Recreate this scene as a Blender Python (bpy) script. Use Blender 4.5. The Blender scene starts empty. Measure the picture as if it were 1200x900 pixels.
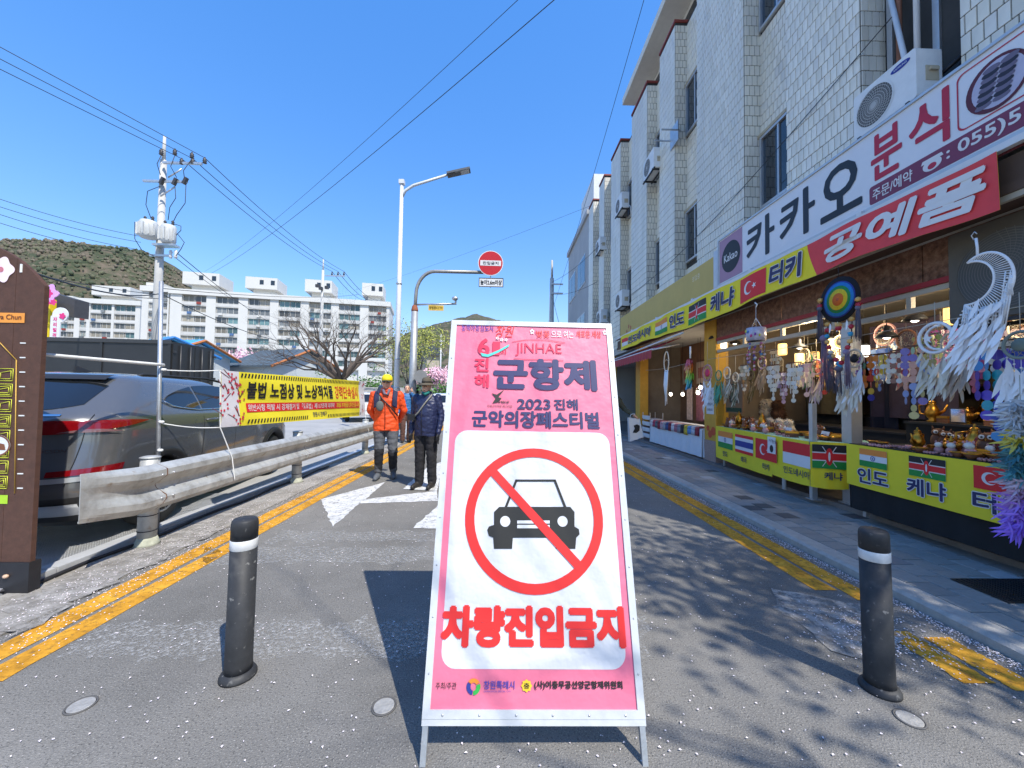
import bpy, math, random
import numpy as np
from mathutils import Vector, Matrix
random.seed(7)
S = bpy.context.scene
COL = S.collection
PI = math.pi
R = math.radians

# ------------------------------------------------------------------ camera
CAM_H, FPX = 1.42, 450.0
yaw, pit, rol = math.atan(10 / FPX), math.atan(14 / FPX), R(0.8)
fw = Vector((math.sin(yaw) * math.cos(pit), math.cos(yaw) * math.cos(pit), math.sin(pit)))
r0 = Vector((math.cos(yaw), -math.sin(yaw), 0))
u0 = r0.cross(fw)
rt = r0 * math.cos(rol) + u0 * math.sin(rol)
up = u0 * math.cos(rol) - r0 * math.sin(rol)
cd = bpy.data.cameras.new('camera')
cam = bpy.data.objects.new('camera', cd)
COL.objects.link(cam)
cd.sensor_width = 36
cd.lens = 36 * FPX / 1200
cd.clip_start, cd.clip_end = 0.05, 6000
CP = Vector((0, 0, CAM_H))
cam.matrix_world = Matrix(((rt.x, up.x, -fw.x, CP.x), (rt.y, up.y, -fw.y, CP.y), (rt.z, up.z, -fw.z, CP.z), (0, 0, 0, 1)))
S.camera = cam
# a photo pixel gives a direction; the ground, a wall or a known distance gives the place along it
def ray(u, v): return fw + rt * ((u - 600) / FPX) + up * ((450 - v) / FPX)
def onZ(u, v, z=0.0):
    d = ray(u, v); return CP + d * ((z - CAM_H) / d.z)
def onX(u, v, X):
    d = ray(u, v); return CP + d * (X / d.x)
def onY(u, v, Y):
    d = ray(u, v); return CP + d * (Y / d.y)

# ------------------------------------------------------------------ light
SUN = Vector((0.62, -0.785, 1.41)).normalized()          # towards the sun: right, behind the camera
elev = math.asin(SUN.z)
w = bpy.data.worlds.new('World'); S.world = w; w.use_nodes = True
wn = w.node_tree.nodes; wl = w.node_tree.links
bg = wn['Background']
sky = wn.new('ShaderNodeTexSky'); sky.sky_type = 'NISHITA'; sky.sun_disc = False
sky.sun_elevation = elev
sky.sun_rotation = math.atan2(SUN.x, SUN.y)
sky.altitude = 0; sky.air_density = 1.0; sky.dust_density = 0.2; sky.ozone_density = 2.0
hs = wn.new('ShaderNodeHueSaturation'); hs.inputs['Saturation'].default_value = 2.02; hs.inputs['Value'].default_value = 2.1; hs.inputs['Hue'].default_value = .516
gm = wn.new('ShaderNodeGamma'); gm.inputs[1].default_value = .5          # the photograph's flat, saturated blue from zenith to horizon
wl.new(sky.outputs[0], gm.inputs[0]); wl.new(gm.outputs[0], hs.inputs['Color']); wl.new(hs.outputs[0], bg.inputs[0])
bg.inputs[1].default_value = 0.15
sd = bpy.data.lights.new('sun', 'SUN'); sd.energy = 3.1; sd.angle = R(0.5); sd.color = (1, 0.95, 0.85)
sun = bpy.data.objects.new('sun', sd); COL.objects.link(sun)
sun.rotation_euler = (-SUN).to_track_quat('-Z', 'Y').to_euler()
sun.location = (10, -12, 25)
S.view_settings.view_transform = 'Standard'
S.view_settings.look = 'None'
S.view_settings.gamma = 1
S.view_settings.use_curve_mapping = False
S.view_settings.exposure = 0.88
S.render.engine = 'CYCLES'
S.cycles.max_bounces = 6

# ------------------------------------------------------------------ materials
MATS = {}
def srgb(h):
    h = h.lstrip('#'); o = []
    for i in (0, 2, 4):
        c = int(h[i:i + 2], 16) / 255
        o.append(c / 12.92 if c <= .04045 else ((c + .055) / 1.055) ** 2.4)
    return tuple(o)
def mat(name, col, rough=.6, metal=0., var=.12, scale=6., bump=0., bscale=80., emit=None, es=0., coat=0., rnd=0., spec=.5, trans=0., alpha=1., stretch=None):
    if name in MATS: return MATS[name]
    if isinstance(col, str): col = srgb(col)
    m = bpy.data.materials.new(name); m.use_nodes = True; MATS[name] = m
    n, l = m.node_tree.nodes, m.node_tree.links
    b = n['Principled BSDF']
    b.inputs['Roughness'].default_value = rough; b.inputs['Metallic'].default_value = metal
    b.inputs['Specular IOR Level'].default_value = spec
    b.inputs['Coat Weight'].default_value = coat; b.inputs['Coat Roughness'].default_value = .05
    b.inputs['Transmission Weight'].default_value = trans; b.inputs['Alpha'].default_value = alpha
    tc = n.new('ShaderNodeTexCoord'); vec = tc.outputs['Object']
    if stretch:
        mp = n.new('ShaderNodeMapping'); mp.inputs['Scale'].default_value = stretch
        l.new(vec, mp.inputs[0]); vec = mp.outputs[0]
    if var or rnd:
        t = n.new('ShaderNodeTexNoise'); t.inputs['Scale'].default_value = scale; t.inputs['Detail'].default_value = 6
        t.inputs['Roughness'].default_value = .65
        l.new(vec, t.inputs['Vector'])
        mr = n.new('ShaderNodeMapRange'); mr.inputs['From Min'].default_value = .25; mr.inputs['From Max'].default_value = .75
        mr.inputs['To Min'].default_value = 1 - var; mr.inputs['To Max'].default_value = 1 + var * .7
        l.new(t.outputs[0], mr.inputs[0]); val = mr.outputs[0]
        if rnd:
            oi = n.new('ShaderNodeObjectInfo')
            m2 = n.new('ShaderNodeMapRange'); m2.inputs['To Min'].default_value = 1 - rnd; m2.inputs['To Max'].default_value = 1 + rnd
            l.new(oi.outputs['Random'], m2.inputs[0])
            mm = n.new('ShaderNodeMath'); mm.operation = 'MULTIPLY'
            l.new(val, mm.inputs[0]); l.new(m2.outputs[0], mm.inputs[1]); val = mm.outputs[0]
        vm = n.new('ShaderNodeVectorMath'); vm.operation = 'SCALE'
        vm.inputs[0].default_value = col; l.new(val, vm.inputs['Scale'])
        l.new(vm.outputs[0], b.inputs['Base Color'])
    else:
        b.inputs['Base Color'].default_value = (*col, 1)
    if bump:
        t2 = n.new('ShaderNodeTexNoise'); t2.inputs['Scale'].default_value = bscale; t2.inputs['Detail'].default_value = 4
        l.new(vec, t2.inputs['Vector'])
        bp = n.new('ShaderNodeBump'); bp.inputs['Strength'].default_value = bump; bp.inputs['Distance'].default_value = .02
        l.new(t2.outputs[0], bp.inputs['Height']); l.new(bp.outputs[0], b.inputs['Normal'])
    if emit:
        b.inputs['Emission Color'].default_value = (*emit, 1); b.inputs['Emission Strength'].default_value = es
    return m

def ramp_mat(name, stops, scale=8, detail=8, rough=.9, bump=.3, speck=None, crack=None, rscale=None, alpha=None, dist=.02):
    """noise-driven colour ramp, optional fine speckle, crack lines and worn-away alpha"""
    if name in MATS: return MATS[name]
    m = bpy.data.materials.new(name); m.use_nodes = True; MATS[name] = m
    n, l = m.node_tree.nodes, m.node_tree.links
    b = n['Principled BSDF']; b.inputs['Roughness'].default_value = rough
    b.inputs['Specular IOR Level'].default_value = .3
    tc = n.new('ShaderNodeTexCoord'); vec = tc.outputs['Object']
    t = n.new('ShaderNodeTexNoise'); t.inputs['Scale'].default_value = scale; t.inputs['Detail'].default_value = detail
    t.inputs['Roughness'].default_value = .7
    l.new(vec, t.inputs['Vector'])
    cr = n.new('ShaderNodeValToRGB'); l.new(t.outputs[0], cr.inputs[0])
    e = cr.color_ramp.elements
    while len(e) < len(stops): e.new(.5)
    for i, (p, c) in enumerate(stops):
        e[i].position = p; e[i].color = (*(srgb(c) if isinstance(c, str) else c), 1)
    out = cr.outputs[0]; hgt = t.outputs[0]
    def mix(a, bcol, fac, mode='MIX'):
        x = n.new('ShaderNodeMix'); x.data_type = 'RGBA'; x.blend_type = mode
        l.new(fac, x.inputs['Factor'])
        if a is not None: l.new(a, x.inputs['A'])
        x.inputs['B'].default_value = (*bcol, 1)
        return x.outputs['Result']
    if speck:
        for sc, lo, hi, c in speck:
            s = n.new('ShaderNodeTexNoise'); s.inputs['Scale'].default_value = sc; s.inputs['Detail'].default_value = 2
            l.new(vec, s.inputs['Vector'])
            mr = n.new('ShaderNodeMapRange'); mr.inputs['From Min'].default_value = lo; mr.inputs['From Max'].default_value = hi
            l.new(s.outputs[0], mr.inputs[0]); out = mix(out, c, mr.outputs[0]); hgt = s.outputs[0]
    if crack:
        sc, wd, c, pres = crack
        wv = n.new('ShaderNodeTexNoise'); wv.inputs['Scale'].default_value = 6; l.new(vec, wv.inputs['Vector'])
        va = n.new('ShaderNodeVectorMath'); va.operation = 'SCALE'; va.inputs['Scale'].default_value = .12
        l.new(wv.outputs['Color'], va.inputs[0])
        vb = n.new('ShaderNodeVectorMath'); l.new(vec, vb.inputs[0]); l.new(va.outputs[0], vb.inputs[1])
        v = n.new('ShaderNodeTexVoronoi'); v.feature = 'DISTANCE_TO_EDGE'; v.inputs['Scale'].default_value = sc
        l.new(vb.outputs[0], v.inputs['Vector'])
        mr = n.new('ShaderNodeMapRange'); mr.inputs['From Min'].default_value = 0; mr.inputs['From Max'].default_value = wd
        mr.inputs['To Min'].default_value = 1; mr.inputs['To Max'].default_value = 0
        l.new(v.outputs['Distance'], mr.inputs[0])
        pn = n.new('ShaderNodeTexNoise'); pn.inputs['Scale'].default_value = .55; l.new(vec, pn.inputs['Vector'])
        pr = n.new('ShaderNodeMapRange'); pr.inputs['From Min'].default_value = pres; pr.inputs['From Max'].default_value = pres + .12
        l.new(pn.outputs[0], pr.inputs[0])
        mu = n.new('ShaderNodeMath'); mu.operation = 'MULTIPLY'; l.new(mr.outputs[0], mu.inputs[0]); l.new(pr.outputs[0], mu.inputs[1])
        out = mix(out, c, mu.outputs[0])
    l.new(out, b.inputs['Base Color'])
    if bump:
        bp = n.new('ShaderNodeBump'); bp.inputs['Strength'].default_value = bump; bp.inputs['Distance'].default_value = dist
        l.new(hgt, bp.inputs['Height']); l.new(bp.outputs[0], b.inputs['Normal'])
    if alpha:
        sc, lo, hi = alpha
        s = n.new('ShaderNodeTexNoise'); s.inputs['Scale'].default_value = sc; s.inputs['Detail'].default_value = 10
        s.inputs['Roughness'].default_value = .8
        l.new(vec, s.inputs['Vector'])
        mr = n.new('ShaderNodeMapRange'); mr.inputs['From Min'].default_value = lo; mr.inputs['From Max'].default_value = hi
        l.new(s.outputs[0], mr.inputs[0]); l.new(mr.outputs[0], b.inputs['Alpha'])
    return m

# ------------------------------------------------------------------ mesh helpers
class MB:
    def __init__(s): s.v, s.f, s.m, s.s = [], [], [], []
    def add(s, vs, fs, mi=0, sm=False):
        o = len(s.v); s.v += [tuple(p) for p in vs]
        for f in fs: s.f.append(tuple(i + o for i in f)); s.m.append(mi); s.s.append(sm)
        return s
    def box(s, c, d, mi=0, M=None):
        x, y, z = d[0] / 2, d[1] / 2, d[2] / 2
        vs = [Vector((a * x, b * y, e * z)) for e in (-1, 1) for a, b in ((-1, -1), (1, -1), (1, 1), (-1, 1))]
        vs = [(M @ p if M else p) + Vector(c) for p in vs]
        return s.add(vs, [(3, 2, 1, 0), (4, 5, 6, 7), (0, 1, 5, 4), (1, 2, 6, 5), (2, 3, 7, 6), (3, 0, 4, 7)], mi)
    def bb(s, x0, x1, y0, y1, z0, z1, mi=0):
        return s.box(((x0 + x1) / 2, (y0 + y1) / 2, (z0 + z1) / 2), (abs(x1 - x0), abs(y1 - y0), abs(z1 - z0)), mi)
    def tube(s, pts, r, n=8, mi=0, cap=True, sm=True):
        pts = [Vector(p) for p in pts]; rs = r if isinstance(r, (list, tuple)) else [r] * len(pts)
        vs = []; prev = None
        for i, p in enumerate(pts):
            d = (pts[min(i + 1, len(pts) - 1)] - pts[max(i - 1, 0)])
            d = d.normalized() if d.length > 1e-9 else Vector((0, 0, 1))
            if prev is None:
                a = d.cross(Vector((0, 0, 1)) if abs(d.z) < .95 else Vector((0, 1, 0))).normalized()
            else:
                a = (prev - d * prev.dot(d))
                a = a.normalized() if a.length > 1e-6 else d.orthogonal().normalized()
            prev = a; b = d.cross(a)
            for k in range(n):
                t = 2 * PI * k / n
                vs.append(p + (a * math.cos(t) + b * math.sin(t)) * rs[i])
        fs = []
        for i in range(len(pts) - 1):
            for k in range(n):
                k2 = (k + 1) % n
                fs.append((i * n + k, i * n + k2, (i + 1) * n + k2, (i + 1) * n + k))
        s.add(vs, fs, mi, sm)
        if cap:
            o = len(s.v) - len(vs)
            s.f.append(tuple(o + k for k in range(n))[::-1]); s.m.append(mi); s.s.append(False)
            s.f.append(tuple(o + (len(pts) - 1) * n + k for k in range(n))); s.m.append(mi); s.s.append(False)
        return s
    def lathe(s, prof, n=16, c=(0, 0, 0), mi=0, M=None, sm=True):
        vs = []
        for r, z in prof:
            for k in range(n):
                t = 2 * PI * k / n; p = Vector((r * math.cos(t), r * math.sin(t), z))
                vs.append((M @ p if M else p) + Vector(c))
        fs = []
        for i in range(len(prof) - 1):
            for k in range(n):
                k2 = (k + 1) % n; fs.append((i * n + k, i * n + k2, (i + 1) * n + k2, (i + 1) * n + k))
        if prof[0][0] > 1e-6: fs.append(tuple(range(n))[::-1])
        if prof[-1][0] > 1e-6: fs.append(tuple((len(prof) - 1) * n + k for k in range(n)))
        return s.add(vs, fs, mi, sm)
    def ell(s, c, r, n=12, m=8, mi=0, M=None):
        prof = [(math.sin(PI * i / m), -math.cos(PI * i / m)) for i in range(m + 1)]
        prof[0] = (1e-7, -1); prof[-1] = (1e-7, 1)
        vs = []
        for a, z in prof:
            for k in range(n):
                t = 2 * PI * k / n; p = Vector((a * math.cos(t) * r[0], a * math.sin(t) * r[1], z * r[2]))
                vs.append((M @ p if M else p) + Vector(c))
        fs = [(i * n + k, i * n + (k + 1) % n, (i + 1) * n + (k + 1) % n, (i + 1) * n + k) for i in range(m) for k in range(n)]
        return s.add(vs, fs, mi, True)
    def prism(s, poly, z0, z1, mi=0, M=None):
        n = len(poly)
        vs = [Vector((x, y, z)) for z in (z0, z1) for x, y in poly]
        if M: vs = [M @ p for p in vs]
        return s.add(vs, [tuple(range(n))[::-1], tuple(range(n, 2 * n))] + [(i, (i + 1) % n, n + (i + 1) % n, n + i) for i in range(n)], mi)
    def flat(s, poly, z=0, mi=0):
        return s.add([(x, y, z) for x, y in poly], [tuple(range(len(poly)))], mi)
    def quad(s, a, b, c, d, mi=0, sm=False): return s.add([a, b, c, d], [(0, 1, 2, 3)], mi, sm)
    def grid(s, fn, nu, nv, mi=0, sm=True):
        vs = [fn(i / nu, j / nv) for i in range(nu + 1) for j in range(nv + 1)]
        k = nv + 1
        return s.add(vs, [(i * k + j, (i + 1) * k + j, (i + 1) * k + j + 1, i * k + j + 1) for i in range(nu) for j in range(nv)], mi, sm)
    def mesh(s, name, mats):
        me = bpy.data.meshes.new(name); me.from_pydata(s.v, [], s.f)
        for m in (mats if isinstance(mats, (list, tuple)) else [mats]): me.materials.append(m)
        me.polygons.foreach_set('material_index', s.m); me.polygons.foreach_set('use_smooth', s.s)
        me.update(); return me
    def build(s, name, mats, parent=None, loc=None, rot=None):
        return link(name, s.mesh(name, mats), parent, loc, rot)
def link(name, me, parent=None, loc=None, rot=None):
    o = bpy.data.objects.new(name, me); COL.objects.link(o)
    if parent: o.parent = parent
    if loc is not None: o.location = loc
    if rot is not None: o.rotation_euler = rot
    return o
def tag(o, label, cat, group=None):
    o['label'] = label; o['category'] = cat
    if group: o['group'] = group
    return o
def struct(o): o['kind'] = 'structure'; return o
def stuff(o): o['kind'] = 'stuff'; return o
def thing(name, label, cat, loc=(0, 0, 0), rz=0, group=None, M=None):
    o = bpy.data.objects.new(name, None); COL.objects.link(o); o.empty_display_size = .2
    if M is not None: o.matrix_world = M
    else: o.location = loc; o.rotation_euler = (0, 0, rz)
    return tag(o, label, cat, group)
def children(o): return [c for c in COL.objects if c.parent == o]
KIDS = {}
def copy_tree(o, loc=None, rz=None, label=None, group=None, scale=None, parent=None):
    c = o.copy(); COL.objects.link(c); c.parent = parent
    if loc is not None: c.location = loc
    if rz is not None: c.rotation_euler = (0, 0, rz)
    if scale is not None: c.scale = (scale,) * 3 if not isinstance(scale, tuple) else scale
    if label: c['label'] = label
    if group: c['group'] = group
    if o.name not in KIDS: KIDS[o.name] = [x for x in COL.objects if x.parent == o]
    for k in KIDS[o.name]: copy_tree(k, parent=c)
    return c
def plane_M(org, xd, yd):
    xd = Vector(xd).normalized(); yd = Vector(yd); yd = (yd - xd * yd.dot(xd)).normalized(); z = xd.cross(yd)
    return Matrix(((xd.x, yd.x, z.x, org[0]), (xd.y, yd.y, z.y, org[1]), (xd.z, yd.z, z.z, org[2]), (0, 0, 0, 1)))

# lettering: glyph outlines turned into a thin printed sheet
GLYPH = {}
TC = bpy.data.curves.new('glyphs', 'FONT'); TC.resolution_u = 3; TO = bpy.data.objects.new('glyphs', TC)      # never linked: only its outlines are read
def text_mesh(body, shear=0., res=3):
    if (body, shear) not in GLYPH:
        TC.body = body; TC.shear = shear; me = bpy.data.meshes.new_from_object(TO)
        vs = [(p.co.x, p.co.y) for p in me.vertices]; fs = [tuple(f.vertices) for f in me.polygons]
        bpy.data.meshes.remove(me)
        GLYPH[(body, shear)] = (vs, fs)
    return GLYPH[(body, shear)]
def text(body, parent, x, y, h, m, w=None, bold=0., z=.002, al='L', shear=0., fn=None, name='lettering', halo=0., asp=1.):
    """bold and halo thicken the strokes by this share of the letter height; asp: local x units per y unit"""
    vs, fs = text_mesh(body, shear); x0, y0 = min(p[0] for p in vs), min(p[1] for p in vs)
    W, H = max(p[0] for p in vs) - x0, max(p[1] for p in vs) - y0; b0 = bold * h * .8; bx0 = b0 * asp
    sy = (h - 2 * b0) / H; sx = (w - 2 * bx0) / W if w else sy * asp
    ww = W * sx + 2 * bx0; dx = x - (ww / 2 if al == 'C' else ww if al == 'R' else 0)
    b = (bold + halo) * h * .8; offs = [(0, 0)]
    if b > 0:
        k = 8 if bold + halo > .025 else 4
        offs += [(b * math.cos(2 * PI * (i + .5) / k), b * math.sin(2 * PI * (i + .5) / k)) for i in range(k)]
    mb = MB(); fn = fn or (lambda q: q)
    for i, (ox, oy) in enumerate(offs):
        mb.add([fn(Vector(((p[0] - x0) * sx + bx0 + dx + ox * asp, (p[1] - y0) * sy + b0 + y + oy, z + i * .00012))) for p in vs], fs)
    return mb.build(name, m, parent)
def disc(c, r, n=24, ry=None, a0=0, a1=2 * PI):
    ry = ry or r
    return [(c[0] + r * math.cos(a0 + (a1 - a0) * k / n), c[1] + ry * math.sin(a0 + (a1 - a0) * k / n)) for k in range(n)]
def ring(mb, c, ro, ri, z=0, n=32, mi=0, ky=1., a0=0, a1=2 * PI):
    vs = []
    for k in range(n + 1):
        t = a0 + (a1 - a0) * k / n
        vs += [(c[0] + ro * math.cos(t), c[1] + ky * ro * math.sin(t), z), (c[0] + ri * math.cos(t), c[1] + ky * ri * math.sin(t), z)]
    mb.add(vs, [(2 * k, 2 * k + 2, 2 * k + 3, 2 * k + 1) for k in range(n)], mi)
def rrect(x0, x1, y0, y1, r, n=6):
    p = []
    for cx, cy, a in ((x1 - r, y1 - r, 0), (x0 + r, y1 - r, 90), (x0 + r, y0 + r, 180), (x1 - r, y0 + r, 270)):
        p += [(cx + r * math.cos(R(a + 90 * k / n)), cy + r * math.sin(R(a + 90 * k / n))) for k in range(n + 1)]
    return p
def star(c, r, n=5, k=.4, rot=PI / 2):
    return [(c[0] + (r if i % 2 == 0 else r * k) * math.cos(rot + PI * i / n), c[1] + (r if i % 2 == 0 else r * k) * math.sin(rot + PI * i / n)) for i in range(2 * n)]

WHITE = mat('white_print', (.70, .70, .70), .6, var=.04)
NAVY = mat('navy_print', '#2b2f5c', .6, var=.06)
BLACK = mat('black_print', (.015, .015, .018), .6, var=0)
REDP = mat('red_print', '#d8262a', .6, var=.05)
YELP = mat('yellow_print', '#f2e233', .6, var=.06)
GREENP = mat('green_print', '#1c8a3c', .6, var=.05)
ORANGEP = mat('orange_print', '#e58a3a', .6, var=.05)
BLUEP = mat('blue_print', '#2c3c8c', .6, var=.05)
STEEL = mat('galvanised_steel', (.55, .56, .57), .42, .75, var=.22, scale=9, bump=.05)
PAINTW = mat('white_paint', (.66, .67, .68), .4, var=.08)
DARKM = mat('dark_metal', (.03, .03, .035), .45, .4, var=.2)
GLASS = mat('dark_glass', (.02, .025, .03), .06, 0, var=0, spec=.8)
CONC = mat('concrete', (.42, .41, .39), .85, var=.2, scale=3, bump=.15, bscale=30)
ROPE = mat('white_rope', (.75, .75, .73), .8, var=.1)
WOOD = mat('brown_wood', '#6b4a38', .7, var=.25, scale=3, stretch=(8, 8, .8), bump=.2)
CLOTHB = mat('black_cloth', (.012, .012, .013), .9, var=.3)

def flag(kind, parent, x, y, w, h, z=.0015, fn=None):
    """a printed flag, lower-left corner at x, y"""
    fn = fn or (lambda q: q)
    def part(name, poly, m, dz=0):
        mb = MB(); 
        # subdivide along x so that it follows a bent sheet
        mb.add([fn(Vector((p[0], p[1], z + dz))) for p in poly], [tuple(range(len(poly)))]); mb.build(name, m, fl)
    def rect(a, b, c, d, m, dz=0):
        mb = MB(); k = 12
        mb.grid(lambda u, v: fn(Vector((x + w * (a + (b - a) * u), y + h * (c + (d - c) * v), z + dz))), k, 3, sm=False); mb.build('flag_band', m, fl)
    base = MB(); base.grid(lambda u, v: fn(Vector((x + w * u, y + h * v, z - .002))), 12, 6, sm=False)
    fl = base.build('flag', WHITE, parent)
    if kind == 'india':
        rect(0, 1, .667, 1, ORANGEP); rect(0, 1, 0, .333, GREENP)
        part('wheel_emblem', disc((x + w / 2, y + h / 2), h * .14, 16), BLUEP)
        part('wheel_emblem_centre', disc((x + w / 2, y + h / 2), h * .1, 16), WHITE, .0005)
        part('wheel_hub', star((x + w / 2, y + h / 2), h * .1, 8, .3), BLUEP, .001)
    if kind == 'thai':
        rect(0, 1, .84, 1, REDP); rect(0, 1, 0, .16, REDP); rect(0, 1, .34, .66, BLUEP)
    if kind == 'turkey':
        rect(0, 1, 0, 1, REDP)
        c = (x + w * .36, y + h * .5)
        o = [(c[0] + h * .27 * math.cos(t), c[1] + h * .27 * math.sin(t)) for t in [R(40 + 280 * k / 20) for k in range(21)]]
        i = [(c[0] + h * .07 + h * .215 * math.cos(t), c[1] + h * .215 * math.sin(t)) for t in [R(320 - 280 * k / 20) for k in range(21)]]
        mb = MB(); mb.add([fn(Vector((*p, z + .0006))) for p in o + i], [(k, k + 1, 40 - k, 41 - k) for k in range(20)]); mb.build('crescent', WHITE, fl)
        part('star', star((x + w * .6, y + h * .5), h * .14, rot=PI), WHITE, .0006)
    if kind == 'indonesia': rect(0, 1, .5, 1, REDP)
    if kind == 'kenya':
        rect(0, 1, .69, 1, BLACK); rect(0, 1, .36, .64, REDP); rect(0, 1, 0, .31, GREENP)
        part('shield', disc((x + w / 2, y + h / 2), h * .13, 16, h * .36), REDP, .001)
        part('shield_mark', disc((x + w / 2, y + h / 2), h * .04, 10, h * .2), WHITE, .0015)
        for sg in (-1, 1):
            a, b = (x + w / 2 - sg * h * .24, y + h * .08), (x + w / 2 + sg * h * .24, y + h * .92)
            part('spear', [(a[0] - h * .015, a[1]), (a[0] + h * .015, a[1]), (b[0] + h * .015, b[1]), (b[0] - h * .015, b[1])], WHITE, .0005)
    return fl
# ================================================================== the ground
ASPH = ramp_mat('asphalt', [(.28, (.112, .106, .095)), (.43, (.165, .157, .143)), (.56, (.21, .2, .183)), (.74, (.275, .262, .24))], scale=.55, detail=12, rough=.9, bump=1.,
                speck=[(110, .55, .72, (.07, .068, .065)), (150, .57, .72, (.35, .335, .305))], crack=(2.3, .010, (.08, .078, .075), .55), dist=.006)
LOT = ramp_mat('lot_concrete', [(.3, (.31, .31, .30)), (.6, (.39, .385, .375)), (.8, (.43, .425, .41))], scale=.8, bump=.3, speck=[(120, .6, .8, (.3, .3, .3))])
EDGE = ramp_mat('dirty_concrete', [(.3, (.16, .145, .125)), (.5, (.3, .28, .25)), (.7, (.4, .385, .36))], scale=2.4, bump=.5, speck=[(60, .6, .8, (.12, .1, .08))])
EARTH = ramp_mat('far_ground', [(.3, (.2, .2, .19)), (.7, (.32, .31, .3))], scale=.05, bump=0)
YPAINT = ramp_mat('yellow_road_paint', [(.3, '#9a6c1e'), (.5, '#cc922a'), (.75, '#dda93a')], scale=5, bump=.4, alpha=(22, .30, .50), dist=.005)
WPAINT = ramp_mat('white_road_paint', [(.3, (.42, .42, .41)), (.6, (.66, .66, .65))], scale=6, bump=.4, alpha=(16, .34, .48), dist=.005)
WORN = ramp_mat('worn_road_paint', [(.3, (.38, .375, .36)), (.6, (.52, .515, .5))], scale=6, bump=.4, alpha=(42, .48, .68), dist=.005)
def sheet(name, pts, z, m, **k):
    mb = MB(); mb.flat(pts, z); return struct(mb.build(name, m))
sheet('ground', [(-3000, -400), (3000, -400), (3000, 3500), (-3000, 3500)], -.03, EARTH)
sheet('road', [(-2.86, -12), (2.84, -12), (2.84, 95), (-2.86, 95)], 0, ASPH)
sheet('parking_lot', [(-60, -8), (-3.3, -8), (-3.3, 70), (-60, 70)], -.012, LOT)
mb = MB(); mb.bb(-3.4, -2.862, -8, 60, -.2, .012); struct(mb.build('road_edge', EDGE))
for n_, x0, x1, segs in (('yellow_line', -2.765, -2.60, [(1.9, 42)]), ('yellow_line', -2.56, -2.41, [(1.96, 42)]),
                         ('yellow_line', 2.545, 2.705, [(2.72, 60), (1.88, 2.3)]), ('yellow_line', 2.345, 2.51, [(2.86, 60), (1.93, 2.36)])):
    for a, b in segs:
        mb = MB()
        ks = [a + (b - a) * (k / 40) ** 1.6 for k in range(41)]
        vs = []
        for q in ks: vs += [(x0 + random.uniform(-.006, .006), q, .004), (x1 + random.uniform(-.006, .006), q, .004)]
        mb.add(vs, [(2 * k, 2 * k + 1, 2 * k + 3, 2 * k + 2) for k in range(40)])
        struct(mb.build(n_, YPAINT))
def px_sheet(name, pix, z, m, rag=.007):
    P = [onZ(u, v, z) for u, v in pix]; Q = []
    for i, a in enumerate(P):
        b = P[(i + 1) % len(P)]; k = max(1, int((b - a).length / .07))
        for j in range(k): q = a.lerp(b, j / k); Q.append(q + Vector((random.gauss(0, rag), random.gauss(0, rag), 0)) * (1 if j else .3))
    mb = MB(); mb.add(Q, [tuple(range(len(Q)))[::-1]]); o = mb.build(name, m)
    return struct(o)
px_sheet('painted_arrow', [(376, 585), (451, 565), (428, 585), (512, 575), (513, 587), (421, 590), (390, 617)], .004, WPAINT)
px_sheet('painted_arrow', [(472, 573), (500, 548), (520, 540), (512, 575)], .008, WPAINT)
px_sheet('painted_arrow', [(484, 619), (513, 592), (530, 598), (530, 620)], .004, WPAINT)
px_sheet('worn_stripe', [(240, 642), (700, 640), (700, 655), (220, 662)], .004, WORN, .03)
px_sheet('worn_stripe', [(110, 730), (760, 722), (760, 768), (60, 772)], .004, WORN, .03)
px_sheet('worn_stripe', [(330, 622), (520, 622), (520, 634), (310, 636)], .004, WORN, .03)

DUST = ramp_mat('dusty_patch', [(.3, (.2, .185, .165)), (.5, (.33, .31, .285)), (.7, (.42, .4, .37))], scale=7, bump=.6, alpha=(9, .36, .56), dist=.01)
px_sheet('dust_patch', [(905, 690), (960, 700), (1005, 706), (1050, 740), (1046, 768), (1000, 772), (955, 745), (920, 720)], .006, DUST, .03)
px_sheet('dust_patch', [(0, 715), (120, 655), (215, 610), (300, 590), (250, 625), (150, 672), (60, 722), (0, 752)], .016, DUST, .03)

# left: steel cover channel beside the road edge, checker plates under the car
TRK = mat('pale_steel_cover', (.62, .63, .64), .5, .3, var=.2, scale=4, bump=.1)
CHK = mat('checker_plate', (.5, .51, .52), .45, .5, var=.2, scale=3)
n_, l_ = CHK.node_tree.nodes, CHK.node_tree.links
b_ = n_['Principled BSDF']; tc_ = n_.new('ShaderNodeTexCoord'); wv_ = n_.new('ShaderNodeTexWave'); wv2 = n_.new('ShaderNodeTexWave')
wv_.inputs['Scale'].default_value = 14; wv2.inputs['Scale'].default_value = 14; wv2.bands_direction = 'Y'
mm_ = n_.new('ShaderNodeMath'); mm_.operation = 'MULTIPLY'; bp_ = n_.new('ShaderNodeBump'); bp_.inputs['Strength'].default_value = 1; bp_.inputs['Distance'].default_value = .01
l_.new(tc_.outputs['Object'], wv_.inputs[0]); l_.new(tc_.outputs['Object'], wv2.inputs[0])
l_.new(wv_.outputs[1], mm_.inputs[0]); l_.new(wv2.outputs[1], mm_.inputs[1]); l_.new(mm_.outputs[0], bp_.inputs['Height']); l_.new(bp_.outputs[0], b_.inputs['Normal'])
ch = bpy.data.objects.new('drain_channel', None); COL.objects.link(ch); struct(ch)
y = 1.6
while y < 13:
    L = 1.5
    mb = MB(); mb.bb(-3.60, -3.49, y, y + L - .012, -.02, .03); mb.build('cover_plate', TRK, ch)
    mb = MB(); mb.bb(-3.475, -3.43, y, y + L - .012, -.02, .045); mb.build('cover_rail', TRK, ch)
    y += L
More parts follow.
